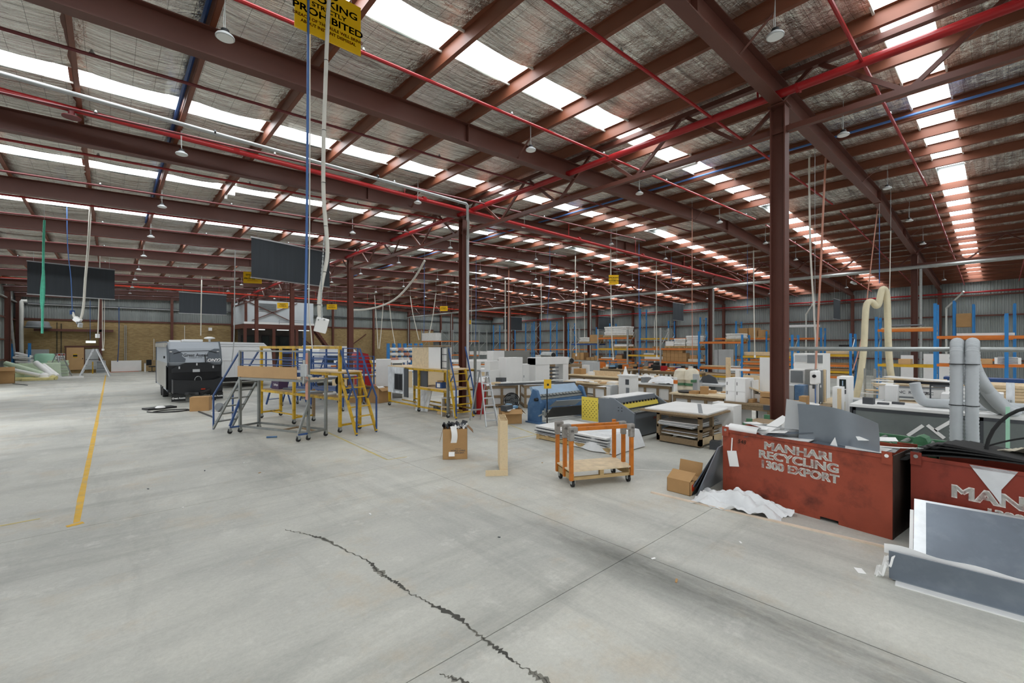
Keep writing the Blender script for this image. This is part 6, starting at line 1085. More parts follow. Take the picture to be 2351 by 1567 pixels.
def BT(name, label, cat, box, grp=None):      # empty at the box's base corner; parts in box-local coordinates
    t = thing(name, label, cat, (box[0], box[1], box[2]), 0, grp); return t, box[3] - box[0], box[4] - box[1], box[5] - box[2]
# CNC router
XR = 13.2; t = thing('cnc_router', 'cream CNC router with a lettered gantry beam and scrap-covered bed', 'machine', (XR, 1.2, 0)); y0, y1 = -1.2, 1.9
P(t, 'bed', 'grey_light', ('b', 0, y0, .3, 2.2, y1, .85)); P(t, 'bed_top', 'osb', ('b', 0, y0, .85, 2.2, y1, .9)); bz = fxp(2100, 911, XR).z; tz = fxp(2100, 893, XR).z
yA = fxp(2052, 900, XR).y - 1.2; yB = fxp(2171, 900, XR).y - 1.2
P(t, 'gantry_beam', 'white_paint', ('b', -.05, yB, bz, .25, yA, tz + .03), bevel=.01); P(t, 'gantry_rail', 'grey_mid', ('b', -.08, yB, bz - .03, -.04, yA, bz), ('b', -.08, yB, tz + .03, -.04, yA, tz + .06)); P(t, 'gantry_leg', 'white_paint', ('b', -.08, yB - .35, .5, .3, yB, tz + .1)); P(t, 'gantry_leg', 'white_paint', ('b', -.08, yA, .5, .3, yA + .25, tz + .1))
text('lettering', 'CNC  ROUTER', 'grey_dark', t, face((-.053, yA - .3, (bz + tz) / 2 + .01), (0, -1, 0)), .085, .001, .001); text('lettering', 'F2-1325C', 'grey_dark', t, face((-.053, yB + .35, (bz + tz) / 2 + .01), (0, -1, 0)), .085, .001, .001)
P(t, 'spindle_head', 'white_paint', ('b', -.3, yA - .1, .95, .0, yA + .12, 1.45), bevel=.02); P(t, 'spindle_cowl', 'grey_light', ('l', [(.14, 0), (.12, .12), (.07, .3), (.07, .4)], 14, (-.2, yA + .05, .62))); P(t, 'cable_chain', 'black', ('b', -.02, yA - 1.0, tz + .12, .08, yA, tz + .18))
for i in range(16):
    g = G(); g.cb((XR + .75 + rnd.uniform(-.5, .7), .85 + rnd.uniform(-.15, .6), 1.03 + i * .035), (rnd.uniform(.06, .5), rnd.uniform(1.1, 2.1), .02), rnd.uniform(-.6, .6), rnd.uniform(-.06, .06)); one('wood_scrap', g, ('osb', 'ply', 'pine', 'white_board')[i % 4], f'{["lowest", "second", "third", "fourth", "fifth", "sixth", "seventh", "eighth", "ninth", "tenth", "eleventh", "twelfth", "thirteenth", "fourteenth", "fifteenth", "topmost"][i]} layer of scrap board piled on the router bed', 'offcut', 'scrap boards on the router bed')
t, w, d, h = BT('router_console', 'white router control cabinet with a dark screen and keypad', 'machine', SX(1921, 1949, 864, None, 12.0, .5)); P(t, 'body', 'white_paint', ('b', 0, 0, 0, w, d, h), bevel=.015); P(t, 'screen', 'glass_dark', ('b', -.012, .05, h - .27, 0, d - .05, h - .06)); P(t, 'screen_lit', 'mach_bluelight', ('b', -.014, .12, h - .2, -.012, d - .12, h - .09)); P(t, 'keypad', 'grey_dark', ('b', -.012, .05, h - .38, 0, d - .05, h - .29)); P(t, 'lower_panel', 'cream_hose', ('b', -.012, d * .3, .3, 0, d - .05, h - .55))
B1('router_column', 'white control column left of the router console', 'machine', 'white_paint', SX(1911, 1932, 888, None, 11.7, .3)); B1('leaning_plank', 'narrow timber plank leaning before the router console', 'plank', 'pine', SX(1922, 1931, 892, None, 11.2, .04)); B1('router_cross_table', 'long low router outfeed table', 'table', 'grey_light', SX(1945, 2022, 918, None, 12.4, .5))
t, w, d, h = BT('mesh_fence', 'galvanised mesh safety fence panel by the router', 'fence', SX(1986, 2032, 846, None, 15, .05))
for y in (0, d / 2, d): P(t, 'post', 'galv', ('b', -.02, y - .025, 0, .02, y + .025, h))
g = G()
for i in range(18): g.bar((0, d * i / 17, .1), (0, d * i / 17, h - .05), .006)
for i in range(9): g.bar((0, 0, .1 + (h - .15) * i / 8), (0, d, .1 + (h - .15) * i / 8), .006)
mk('mesh', g, 'galv', t, kind='stuff')
t, w, d, h = BT('guard_rail', 'thin dark guard rail before the router bed', 'rail', SX(2136, 2198, 884, None, 12.5, .04))
for y in (0, d): P(t, 'post', 'grey_dark', ('b', 0, y - .012, 0, .025, y + .012, h))
P(t, 'top_bar', 'grey_dark', ('b', 0, 0, h - .03, .03, d, h))
B1('white_machine_cabinet', 'plain white machine cabinet left of the ribbed ducts', 'cabinet', 'white_paint', SX(2160, 2196, 904, None, 12.6, .6)); t, w, d, h = BT('white_panel_unit', 'low white unit with two dark vents right of the ribbed ducts', 'cabinet', SX(2255, 2305, 903, None, 12.8, .6)); P(t, 'body', 'white_paint', ('b', 0, 0, 0, w, d, h)); P(t, 'band', 'card', ('b', -.01, 0, h * .72, 0, d, h * .76)); P(t, 'vent', 'grey_dark', ('b', -.012, d * .15, h * .8, 0, d * .28, h * .9)); P(t, 'vent', 'grey_dark', ('b', -.012, d * .75, h * .8, 0, d * .85, h * .9))
t = pallet('pallet under the pale board stack right of the ribbed ducts', (15.2, -.75, .0), 1.2, 1.4)
B1('pallet_crate', 'plain timber crate base under the pale board stack', 'crate', 'timber_old', (15.25, -.7, .121, 16.3, .6, 1.0))
for i in range(6): B1('board_stack_sheet', f'{["bottom", "second", "third", "fourth", "fifth", "top"][i]} pale board of the stack beside the ribbed ducts', 'board', 'ply' if i % 2 else 'pine', (15.2 + rnd.uniform(-.03, .03), -.8, 1.0 + i * .07, 16.4, .65 + rnd.uniform(-.05, .05), 1.065 + i * .07), 'pale boards beside the ribbed ducts')
t, w, d, h = BT('speckled_post', 'speckled white clamp post at the right edge', 'post', SX(2310, 2330, 880, None, 12.2, .3)); P(t, 'panel', 'marble', ('b', 0, 0, 0, w, d, h)); P(t, 'rod', 'galv', ('t', .012, (-.03, d * .35, .4), (-.03, d * .35, h - .3))); P(t, 'rod', 'galv', ('t', .012, (-.03, d * .65, .4), (-.03, d * .65, h - .3)))
B1('blue_bench_edge', 'long dark blue bench edge behind the ribbed ducts', 'bench', 'blue_paint', SX(2166, 2351, 868, 880, 17, .6)); B1('blue_bench_plinth', 'grey plinth under the dark blue bench', 'bench', 'grey_mid', (17.05, -2.6, 0, 17.55, 1.2, fxp(2260, 881, 17).z))
# bench behind the red bin (assembly bench with cabinets and cartons)
XB = 11.6; zt = fxp(1720, 926, XB).z; ya, yb = fxp(1662, 920, XB).y, fxp(1885, 930, XB).y
t = thing('assembly_bench', 'long timber assembly bench behind the tall front column', 'bench', (XB, yb, 0)); Lb = ya - yb; P(t, 'top', 'timber_old', ('b', 0, 0, zt - .05, 1.2, Lb, zt)); P(t, 'apron', 'timber_old', ('b', .02, 0, zt - .16, .06, Lb, zt - .05))
for y in (.1, Lb / 2, Lb - .1):
    for x in (.08, 1.1): P(t, 'leg', 'timber_old', ('b', x - .05, y - .05, 0, x + .05, y + .05, zt - .05))
for i, (p0_, p1_) in enumerate(((1672, 1725), (1737, 1780), (1735, 1740))): b = SX(p0_, p1_, 928, None, XB + .25, .05); P(t, 'front_panel', 'white_board', ('b', .25, b[1] - yb, 0, .28, b[4] - yb, zt - .1))
bx_ = SX(1752, 1785, 931, 942, XB - .03, .02); B1('dark_board_strip', 'dark board strip on the front edge of the assembly bench', 'board', 'grey_dark', bx_)
t, w, d, h = BT('door_cabinet', 'white four-door cabinet with black handles on the assembly bench', 'cabinet', (XB + .12, fxp(1712, 867, XB + .12).y, zt, XB + .65, fxp(1666, 867, XB + .12).y, fxp(1690, 868, XB + .12).z)); P(t, 'carcass', 'white_board', ('b', 0, 0, 0, w, d, h))
for i in range(2):
    for j in range(2): dd = P(t, 'door', 'white_paint', ('b', -.016, d * i / 2 + .008, h * (0 if j == 0 else .44) + .008, 0, d * (i + 1) / 2 - .008, h * (.44 if j == 0 else 1) - .008)); P(dd, 'handle', 'black', ('b', -.024, d * (i + .8) / 2, h * (.3 if j == 0 else .7), -.016, d * (i + .85) / 2, h * (.3 if j == 0 else .7) + .08))
for i, (p0_, p1_, yt) in enumerate(((1713, 1718, 872), (1719, 1724, 874), (1725, 1729, 873))): b = SX(p0_, p1_, yt, None, XB + .4, .4); B1('white_shelf_board', f'{["left", "middle", "right"][i]} white board standing right of the four-door cabinet', 'board', 'white_board', (b[0], b[1], zt, b[3], b[4], b[5]), 'white boards on the assembly bench')
for (p0_, p1_, yt, X, m, lab, cat) in ((1744, 1767, 820, XB + .9, 'white_board', 'tall white panel standing on the assembly bench', 'panel'), (1768, 1774, 855, XB + .95, 'ply', 'narrow tan panel right of the tall white panel', 'panel')):
    b = SX(p0_, p1_, yt, None, X, .03); B1('standing_panel', lab, cat, m, (b[0], b[1], zt, b[3], b[4], b[5]))
for i, (p0_, p1_, yt, yb_, m, lab) in enumerate(((1744, 1773, 912, 926, 'card', 'lower brown carton on the assembly bench'), (1745, 1776, 900, 911, 'card', 'upper open brown carton on the assembly bench'), (1718, 1728, 915, 923, 'card', 'small brown carton before the white boards'), (1808, 1835, 919, 931, 'card', 'labelled brown carton right of the tall column'), (1834, 1850, 904, 929, 'card', 'dented brown carton right of the tall column'))):
    b = SX(p0_, p1_, yt, yb_, XB + .2, .3); z0 = zt if i not in (1,) else zt + .165; B1('bench_carton', lab, 'carton', m, (b[0], b[1], z0, b[3], b[4], z0 + (b[5] - b[2])), 'cartons on the assembly bench')
B1('carton_mouth', 'dark open side of the upper carton', 'carton', 'card_dark', (XB + .19, fxp(1775, 905, XB + .2).y, zt + .18, XB + .2, fxp(1760, 905, XB + .2).y, zt + .3)) if False else None
b = SX(1731, 1744, 893, None, XB + .5, .35); B1('white_ledge_box', 'low white box left of the cartons on the assembly bench', 'box', 'white_paint', (b[0], b[1] - .2, zt, b[3], b[4], zt + .2)); g = G(); g.cb((XB + .6, fxp(1735, 895, XB + .6).y, zt + .3), (.4, .5, .03), .4, .4); one('tilted_board', g, 'pine', 'tilted offcut board between the white boards and the tall panel', 'board'); clutter(4, XB + .3, XB + .9, fxp(1820, 925, XB).y, fxp(1855, 925, XB).y, zt, 'the right end of the assembly bench', 0, .6, ('paper_white', 'white_board', 'plastic_wrap'))
# things behind that bench: T-post, plank, cabinets
def stand(name, label, cat, m, px0, px1, yt, X, dep_, grp=None): return B1(name, label, cat, m, SX(px0, px1, yt, None, X, dep_), grp)
stand('tall_plank', 'tall tan board standing behind the four-door cabinet', 'plank', 'ply', 1666, 1677, 820, 13.6, .03); t, w, d, h = BT('t_post', 'white T-shaped post behind the four-door cabinet', 'post', SX(1688, 1697, 846, None, 13.6, .12)); P(t, 'post', 'white_paint', ('b', 0, 0, 0, w, d, h - .06)); P(t, 'head', 'white_paint', ('b', 0, -.25, h - .06, w, d + .15, h))
t, w, d, h = BT('display_cabinet', 'grey and white display cabinet right of the tall column', 'cabinet', SX(1812, 1846, 848, None, 14.2, .5)); P(t, 'carcass', 'white_board', ('b', 0, 0, 0, w, d, h)); P(t, 'door', 'grey_mid', ('b', -.015, .03, h * .78, 0, d * .9, h - .03)); P(t, 'door', 'white_paint', ('b', -.015, .03, h * .6, 0, d * .9, h * .76)); P(t, 'door', 'granite', ('b', -.015, .1, h * .45, 0, d * .7, h * .58))
t, w, d, h = BT('hood_machine', 'pale machine with a grey hood and blue band near the far racks', 'machine', SX(1822, 1889, 811, None, 18, 1.0)); P(t, 'body', 'white_paint', ('b', 0, 0, 0, w, d, h)); P(t, 'hood_panel', 'grey_mid', ('b', -.02, 0, h * .84, 0, d * .52, h - .05)); P(t, 'band', 'blue_light', ('b', -.02, 0, h * .58, 0, d, h * .66)); P(t, 'window', 'grey_light', ('b', -.02, d * .55, h * .86, 0, d * .95, h - .06))
stand('grey_tall_cabinet', 'tall grey cabinet door unit behind the drill press', 'cabinet', 'granite', 1848, 1866, 848, 13.8, .5); stand('white_tall_panel', 'white tall panel beside the drill press', 'panel', 'white_board', 1858, 1879, 885, 12.9, .05); t, w, d, h = BT('grey_louvre_post', 'slim grey door edge with white latches by the drill press', 'cabinet', SX(1880, 1888, 850, None, 13.2, .4)); P(t, 'body', 'grey_mid', ('b', 0, 0, 0, w, d, h)); [P(t, 'latch', 'white_paint', ('b', -.012, d * .3, h * f, 0, d * .6, h * f + .06)) for f in (.25, .5, .75)]
stand('cream_post', 'cream timber upright right of the slim grey door', 'post', 'pine', 1889, 1894, 848, 13.3, .1)
for i, (p0_, p1_, m, lab) in enumerate(((1806, 1823, 'grey_light', 'pale grey carton stack right of the tall column'), (1824, 1845, 'mach_blue', 'blue wrapped bundle right of the pale grey cartons'))): b = SX(p0_, p1_, 884, 910, 13.0, .4); B1('stacked_tub', lab, 'carton', m, (b[0], b[1], 0, b[3], b[4], b[5]))
# drill press head
t, w, d, h = BT('drill_press', 'white drill press with black knobs hanging on blue and pink air lines', 'machine', SX(1860, 1876, 851, None, 12.3, .35)); P(t, 'base', 'grey_light', ('b', -.1, -.05, 0, w, d + .05, .1)); P(t, 'column', 'grey_light', ('b', w * .4, d * .35, .1, w * .7, d * .65, h - .2)); P(t, 'head', 'white_paint', ('b', -.05, 0, h - .32, w, d, h), bevel=.03); P(t, 'chuck', 'grey_dark', ('y', .02, d / 2, h - .42, h - .32, .03, 10)); P(t, 'knob', 'black', ('t', .04, (-.09, d * .3, h - .12), (-.05, d * .3, h - .12)), ('t', .03, (-.09, d * .7, h - .16), (-.05, d * .7, h - .16))) if False else P(t, 'knob', 'black', ('t', .04, (-.09, d * .3, h - .12), (-.05, d * .3, h - .12))); P(t, 'table', 'timber_old', ('b', -.15, -.1, h * .45, w, d + .1, h * .45 + .04))
cab('blue air line dropping down the drill press', [(1871, 868, 10.5), (1872, 900, 10.5), (1873, 945, 10.5)], .012, 'cable_blue', None, 'hose')
# ------------------------------------------------------------------ middle benches
def tbl(label, px0, px1, yt, X, dep_, top='white_board', n=3, h=None, infill=True):
    t, w, d, h = BT('panel_bench', label, 'bench', SX(px0, px1, yt, None, X, dep_), 'panel benches'); P(t, 'top', top, ('b', -.08, -.08, h - .05, w + .08, d + .08, h))
    for i in range(n + 1):
        for x in (0, w - .08): y = d * i / n; y = min(max(y, .04), d - .04); P(t, 'leg', 'timber_old', ('b', x, y - .04, 0, x + .08, y + .04, h - .05))
    P(t, 'rail', 'timber_old', ('b', -.01, 0, h - .16, .04, d, h - .05)); P(t, 'rail', 'timber_old', ('b', -.01, 0, h * .35, .04, d, h * .35 + .08))
    if infill: P(t, 'infill', 'white_board', ('b', .04, .02, .05, w - .04, d - .02, h - .06))
    return t
tbl('crate bench with white infill in front of the dust bags', 1452, 1540, 880, 14.5, 1.2); tbl('white-topped bench behind the crate bench', 1450, 1525, 866, 17.5, 1.2); tbl('long bench with stacked white sheets left of centre', 1300, 1430, 879, 13.8, 1.3, 'osb', 3, None, False); tbl('large white table before the dust bags', 1545, 1660, 905, 12.6, 1.2, 'osb', 3); tbl('pale bench carrying brown boards behind the sheet bench', 1305, 1420, 862, 17, 1.2, 'pine', 3); tbl('long low bench in front of the carton shelves', 1330, 1445, 846, 21, 1.2, 'timber_old', 3, None, False); tbl('workbench with small parts before the middle racks', 1455, 1600, 852, 22, 1.0, 'timber_old', 4, None, False)
for i, (p0_, p1_, yt, X, m, lab) in enumerate(((1300, 1370, 874, 13.9, 'white_board', 'white sheet lying on the left of the sheet bench'), (1345, 1440, 876, 14.2, 'osb', 'tan sheet lying across the sheet bench'), (1310, 1350, 876, 14.9, 'grey_light', 'grey sheet at the back of the sheet bench'))):
    b = SX(p0_, p1_, yt, yt + 2.5, X, .8); B1('flat_sheet', lab, 'sheet', m, b)
B1('brown_board', 'wide tan board standing on edge behind the sheet bench', 'board', 'ply', SX(1362, 1422, 851, 866, 17.3, .04)); B1('white_round_box', 'white box at the left end of the tan board', 'box', 'white_paint', SX(1350, 1363, 853, 866, 17.2, .3)); stand('grey_filing_unit', 'grey metal unit behind the tan board', 'cabinet', 'grey_light', 1335, 1362, 830, 19.5, .6); B1('tan_crate', 'tan box with two white flaps on the middle bench', 'crate', 'card', SX(1317, 1334, 846, 862, 17.4, .4))
for i in range(3): b = SX(1312 + i * 14, 1325 + i * 14, 837, 848, 19 - i * .1, .03); B1('white_display_panel', f'{["left", "middle", "right"][i]} of three white panels standing behind the tan crate', 'panel', 'white_paint', (b[0], b[1], 0, b[3], b[4], b[5]), 'white propped panels')
t, w, d, h = BT('microwave_cabinet', 'white cabinet with a microwave-like opening in mid hall', 'cabinet', SX(1420, 1447, 863, None, 13.0, .5)); P(t, 'carcass', 'white_board', ('b', 0, 0, 0, w, d, h)); P(t, 'opening', 'grey_dark', ('b', -.01, .05, h * .78, 0, d * .4, h * .92)); P(t, 'shelf_void', 'grey_mid', ('b', -.01, .04, h * .3, 0, d * .35, h * .7)); P(t, 'top_plate', 'white_paint', ('b', -.03, -.03, h, w + .03, d + .03, h + .04))
one('small_white_cone', G().lathe([(.1, 0), (.03, .25), (.03, .3)], 12, (13.2, fxp(1436, 860, 13.2).y, fxp(1436, 861, 13.2).z)), 'white_paint', 'small white nozzle standing on the microwave cabinet', 'nozzle')
stand('green_grey_locker', 'pale grey green locker under the sheet bench', 'cabinet', 'grey_light', 1391, 1404, 884, 12.9, .4)
t, w, d, h = BT('crate_end', 'small timber-framed crate left of the grey green locker', 'crate', SX(1362, 1391, 887, None, 12.6, .6)); P(t, 'infill', 'white_board', ('b', .02, .02, .05, w, d - .02, h - .02)); [P(t, 'upright', 'timber_old', ('b', -.01, y, 0, .03, y + .07, h)) for y in (0, d - .07)]; [P(t, 'rail', 'timber_old', ('b', -.012, 0, z, .03, d, z + .07)) for z in (.1, h * .5, h - .08)]
# dust extractor with two bags
t = thing('dust_extractor', 'twin-bag dust extractor with cream cloth bags in mid hall', 'machine', (fxp(1575, 890, 13.9).x, fxp(1575, 890, 13.9).y, 0)); zz = fxp(1575, 880, 13.9).z; z1 = fxp(1575, 842, 13.9).z
for s, dz in ((.16, 0), (-.2, .01)):
    P(t, 'filter_bag', 'fabric_cream', ('l', [(.1, z1 - .05 + dz), (.2, z1 - .12), (.26, z1 - .4), (.24, zz + .15), (.2, zz)][::-1], 18, (0, s, 0))); P(t, 'waste_bag', 'fabric_cream', ('l', [(.2, .08), (.27, .2), (.25, zz - .2), (.2, zz - .05)], 18, (0, s, 0))); P(t, 'collar', 'green_machine', ('l', [(.23, zz - .05), (.23, zz + .03)], 18, (0, s, 0)))
P(t, 'frame', 'green_machine', ('b', -.05, -.5, 0, .05, .5, .08)); P(t, 'motor', 'grey_light', ('b', -.2, -.45, zz - .3, .2, -.38, zz + .05))
t = thing('striped_post', 'orange and white striped post left of the dust bags', 'post', (fxp(1551, 900, 13.4).x, fxp(1551, 900, 13.4).y, 0)); zt2 = fxp(1551, 866, 13.4).z; P(t, 'body', 'white_paint', ('y', 0, 0, 0, zt2, .06, 12)); [P(t, 'band', 'rack_orange', ('y', 0, 0, z, z + .12, .065, 12)) for z in (zt2 - .2, zt2 - .75)]
one('white_film_heap', (lambda g: g.sheet(lambda u, v: (14.3 + u * .6, fxp(1548, 880, 14.3).y + v * 1.0, 1.02 + .22 * math.sin(u * 3) * math.sin(v * 2.6) + .05 * noise.noise(Vector((u * 7, v * 7, 0)))), 14, 16, .01))(G()), 'film', 'heap of white film on the crate bench beside the dust bags', 'film')
# band saw / round guard table
t = thing('table_saw', 'panel saw with a dark round blade guard in mid hall', 'machine', (fxp(1625, 890, 14.6).x, fxp(1625, 890, 14.6).y, 0)); zs = fxp(1625, 879, 14.6).z; P(t, 'table', 'grey_light', ('b', -.5, -.65, zs - .06, .6, .65, zs)); P(t, 'cabinet', 'grey_mid', ('b', -.25, -.35, 0, .3, .35, zs - .06)); P(t, 'round_guard', 'grey_dark', ('t', .3, (.05, -.0, zs - .02), (.12, 0, zs - .02))); P(t, 'fence', 'alu', ('b', -.5, .2, zs, .6, .24, zs + .06)); P(t, 'handwheel', 'grey_dark', ('t', .1, (-.3, 0, .55), (-.26, 0, .55)))
t = thing('spindle_machine', 'pale machine with a black turntable on the large white table', 'machine', (fxp(1580, 905, 12.9).x, fxp(1580, 905, 12.9).y, fxp(1600, 905, 12.6).z)); P(t, 'turntable', 'black', ('l', [(.28, .0), (.3, .05), (.28, .06)], 20)); P(t, 'column', 'grey_light', ('b', .3, -.15, 0, .42, .0, .55)); P(t, 'arm', 'green_machine', ('b', .1, -.12, .3, .4, -.03, .38))
clutter(7, 12.7, 13.7, fxp(1650, 905, 13).y, fxp(1600, 905, 13).y, fxp(1600, 905, 12.6).z, 'the large white table', 0, .7, ('mdf', 'white_board', 'paper_white', 'card', 'copper_pink'))
t = thing('small_grinder', 'white bench machine with a round black port before the assembly bench', 'machine', (fxp(1620, 930, 11.95).x, fxp(1620, 930, 11.95).y, 0)); P(t, 'cabinet', 'timber_old', ('b', 0, -.5, 0, .5, .35, .62)); P(t, 'door', 'white_board', ('b', -.01, -.1, .02, 0, .33, .6)); P(t, 'port', 'black', ('t', .13, (-.05, -.32, .4), (.02, -.32, .4))); P(t, 'port_hole', 'grey_light', ('t', .09, (-.055, -.32, .4), (-.05, -.32, .4))); P(t, 'head', 'white_paint', ('b', .05, -.55, .62, .4, -.15, .82), bevel=.03); P(t, 'handwheel', 'black', ('t', .07, (0, -.5, .74), (.05, -.5, .74)))
stand('white_carton', 'white flat-topped box behind the rack table', 'box', 'white_paint', 1634, 1684, 930, 11.0, .5)
# white cabinet cluster centre
def cy_(label, px0, px1, yt, Y, dep_, **k): b = SY(px0, px1, yt, None, Y, dep_); return cabinet(label, (b[0], b[1], 0), b[3] - b[0], dep_, b[5], 0, **k)
cy_('largest plain white tall panel unit in mid hall', 1162, 1200, 820, 14.2, .5); t = cy_('white upright cabinet with an L-shaped cut-out at the back of the white cluster', 1133, 1158, 805, 16.5, .5); P(t, 'cut_out', 'granite', ('b', .28, -.012, 1.25, .8, 0, 1.7)); P(t, 'cut_out_frame', 'white_paint', ('b', .25, -.05, 1.66, .62, -.012, 1.72)); cy_('low white wall unit left of the largest white panel', 1125, 1162, 828, 15.8, .4); cy_('white cabinet with two small openings behind the step ladder', 1079, 1104, 829, 16.4, .4); t = cy_('white cabinet with a row of open drawers at the right of the white cluster', 1200, 1240, 835, 14.4, .5, doors=2, knob='grey_mid')
b = SY(1240, 1305, 820, None, 14.0, .5); t = thing('arch_unit', 'tall white arch-shaped unit at the right of the white cluster', 'cabinet', (b[0], b[1], 0)); w, h = b[3] - b[0], b[5]; P(t, 'left_tower', 'white_board', ('b', -.3, 0, 0, w * .32, .5, h - .02)); P(t, 'right_tower', 'white_board', ('b', w * .8, 0, 0, w, .5, h)); P(t, 'bridge', 'white_board', ('b', -.3, -.015, h - .32, w + .01, .51, h + .01)); 
for i in range(7): P(t, 'drawer_runner', 'grey_dark', ('b', w * .34, .1, .25 + i * .17, w * .52, .4, .33 + i * .17)); P(t, 'drawer_runner', 'grey_mid', ('b', w * .58, .1, .25 + i * .17, w * .7, .4, .31 + i * .17))
B1('laminate_board', 'grey brown laminate board standing behind the white cluster', 'board', 'granite', SY(1158, 1216, 805, None, 17.2, .04)); B1('leaning_white_sheet', 'white sheet with a brown patch leaning by the step ladder', 'sheet', 'white_board', SY(1122, 1150, 849, None, 14.6, .04)); B1('white_bench_body', 'low white bench run joining the white cluster', 'bench', 'white_board', SY(1100, 1165, 866, None, 15.2, .5)); B1('white_low_unit', 'low white unit right of the largest white panel', 'cabinet', 'white_board', SY(1200, 1222, 857, None, 14.7, .4))
for i in range(5):
    p = Vector((16.75 + .36 * (i % 4), 15.25 - .1 * (i % 4), 1.55 + (.3 if i == 4 else 0))); t = thing('duct_offcut', f'{["first", "second", "third", "fourth", "topmost"][i]} of the grey duct offcuts stacked behind the white cluster', 'duct', p, -.3, 'grey duct offcuts'); P(t, 'shell', 'galv', ('t', .165, (0, 0, 0), (0, 1.1, 0))); P(t, 'opening', 'black', ('t', .14, (0, -.004, 0), (0, .0, 0)))  # ends are capped; black disc paints the shade of the hollow inside
bench('bench carrying the grey duct offcuts', (16.6, 15.3, 0), 1.9, 1.2, 1.38, -.3, 'timber_old')
# panel benches at the back left (behind scaffold)
for i, (x, y, w, lab) in enumerate(((8.8, 24.0, 4.2, 'long panel bench with tan side behind the yellow platform'), (13.4, 21.8, 4.5, 'second long panel bench with tan side left of the panel platform'))):
    t = thing('panel_bench', lab, 'bench', (x, y, 0), -.45); P(t, 'body', 'pine', ('b', 0, 0, 0, w, 1.6, .9)); P(t, 'top', 'white_board', ('b', -.05, -.05, .9, w + .05, 1.65, .95)); P(t, 'edge_rail', 'rack_orange', ('b', -.06, -.07, 1.2, w, -.02, 1.28)); [P(t, 'rail_post', 'blue_paint', ('b', xx, -.07, .95, xx + .06, -.01, 1.5)) for xx in (.2, w / 2, w - .3)]; P(t, 'lamp_rail', 'white_paint', ('b', -.05, 1.4, 1.35, w, 1.55, 1.5))
clutter(10, 9.3, 12.5, 22.3, 23.9, .95, 'the long panel bench behind the platforms', 0, 1.2, ('card', 'white_board', 'grey_mid', 'rack_orange', 'blue_paint', 'ply'))
# blue cantilever rack with rolls
t = thing('roll_rack', 'blue slotted rack holding white rolls against the brick wall', 'rack', (at(890, 800, 38).x, at(890, 800, 38).y, 0), -.3); 
for i in range(7): P(t, 'blade', 'rack_blue', ('b', i * .48, 0, .3, i * .48 + .18, .6, 2.55))
P(t, 'base', 'rack_blue', ('b', 0, 0, 0, 3.1, .6, .3))
for i in range(6):
    for j in range(3): one('white_roll', G().tube([t.location + Vector((.3 + i * .46, .15 - .14 * i, 1.2 + j * .42)), t.location + Vector((.3 + i * .46 + .3, -.6 - .14 * i, 1.2 + j * .42))], .14, 10), 'plastic_wrap' if (i + j) % 3 else 'copper_pink', f'{["lowest", "middle", "top"][j]} roll in the {["first", "second", "third", "fourth", "fifth", "sixth"][i]} gap of the blue roll rack', 'roll', 'rolls in the blue roll rack')
B1('wrapped_bundle', 'grey wrapped bundle on the far rack beside the blue roll rack', 'parcel', 'plastic_wrap', (27.5, fxp(1000, 783, 27.5).y, fxp(985, 783, 27.5).z + .06, 28.4, fxp(968, 783, 27.5).y, fxp(985, 764, 27.5).z))

# more loose things on and under the benches
for base, box, z, n, sc, ms in (('the sheet bench left of centre', (13.9, 15.0, fxp(1425, 879, 13.8).y, fxp(1305, 879, 13.8).y), fxp(1365, 879, 13.8).z, 7, .9, ('ply', 'white_board', 'mdf', 'timber_old')), ('the crate behind the step ladder', (10.5, 11.5, 12.6, 13.2), .851, 5, .8, ('timber_old', 'grey_dark', 'white_board', 'ply')),
                             ('the floor behind the rack table', (11.4, 12.2, 4.2, 6.2), 0, 8, .8, ('card', 'white_board', 'timber_old', 'grey_mid', 'ply')), ('the floor before the router console', (9.9, 10.6, 2.9, 4.4), 0, 6, .7, ('white_board', 'paper_white', 'timber_old', 'grey_dark')),
                             ('the white bench run of the cluster', (12.6, 15.2, 15.3, 15.6), SY(1100, 1165, 866, None, 15.2, .5)[5], 6, .7, ('white_board', 'paper_white', 'ply', 'grey_mid')), ('the edge bander top', (11.0, 11.6, 1.2, 1.8), 1.18, 3, .5, ('white_board', 'paper_white', 'grey_dark')),
                             ('the floor under the panel platform', (8.4, 8.9, 12.6, 15.2), 0, 7, .8, ('white_board', 'card', 'grey_light' if False else 'grey_mid', 'ply')), ('the panel platform upper deck', (8.6, 9.0, 12.4, 15.6), 1.56, 6, .6, ('white_board', 'paper_white', 'ply', 'mdf'))):
    os_ = clutter(n, 0, 1, 0, 1, z, base, 0, sc, ms)
    for k, o in enumerate(os_): o.location = (rnd.uniform(box[0], box[1]), box[2] + (box[3] - box[2]) * (k + .5) / n, z)
for i, (px, py) in enumerate(((560, 1062), (596, 1085), (850, 1180), (1146, 1233), (1500, 1282), (1553, 1333), (420, 1165), (340, 1122), (935, 1050), (1245, 1062), (1700, 1245), (470, 1080))):
    p = fl(px, py); g = G(); g.cb((0, 0, .004), (.03 + .02 * (i % 3), .02, .007), i * .7); one('floor_scrap', g, ('paper_white', 'card', 'white_board', 'grey_dark')[i % 4], f'tiny {["white paper", "brown card", "pale board", "dark"][i % 4]} scrap on the floor {["left of the patch", "by the patched slab", "beyond the long crack", "in mid floor", "near the floor joint", "right of the floor joint", "far beyond the long crack", "at the middle left", "before the pine box", "beside the pine box", "before the plastic heap", "before the grey platform"][i]}', 'scrap', 'tiny scraps on the floor', (p.x, p.y, 0))
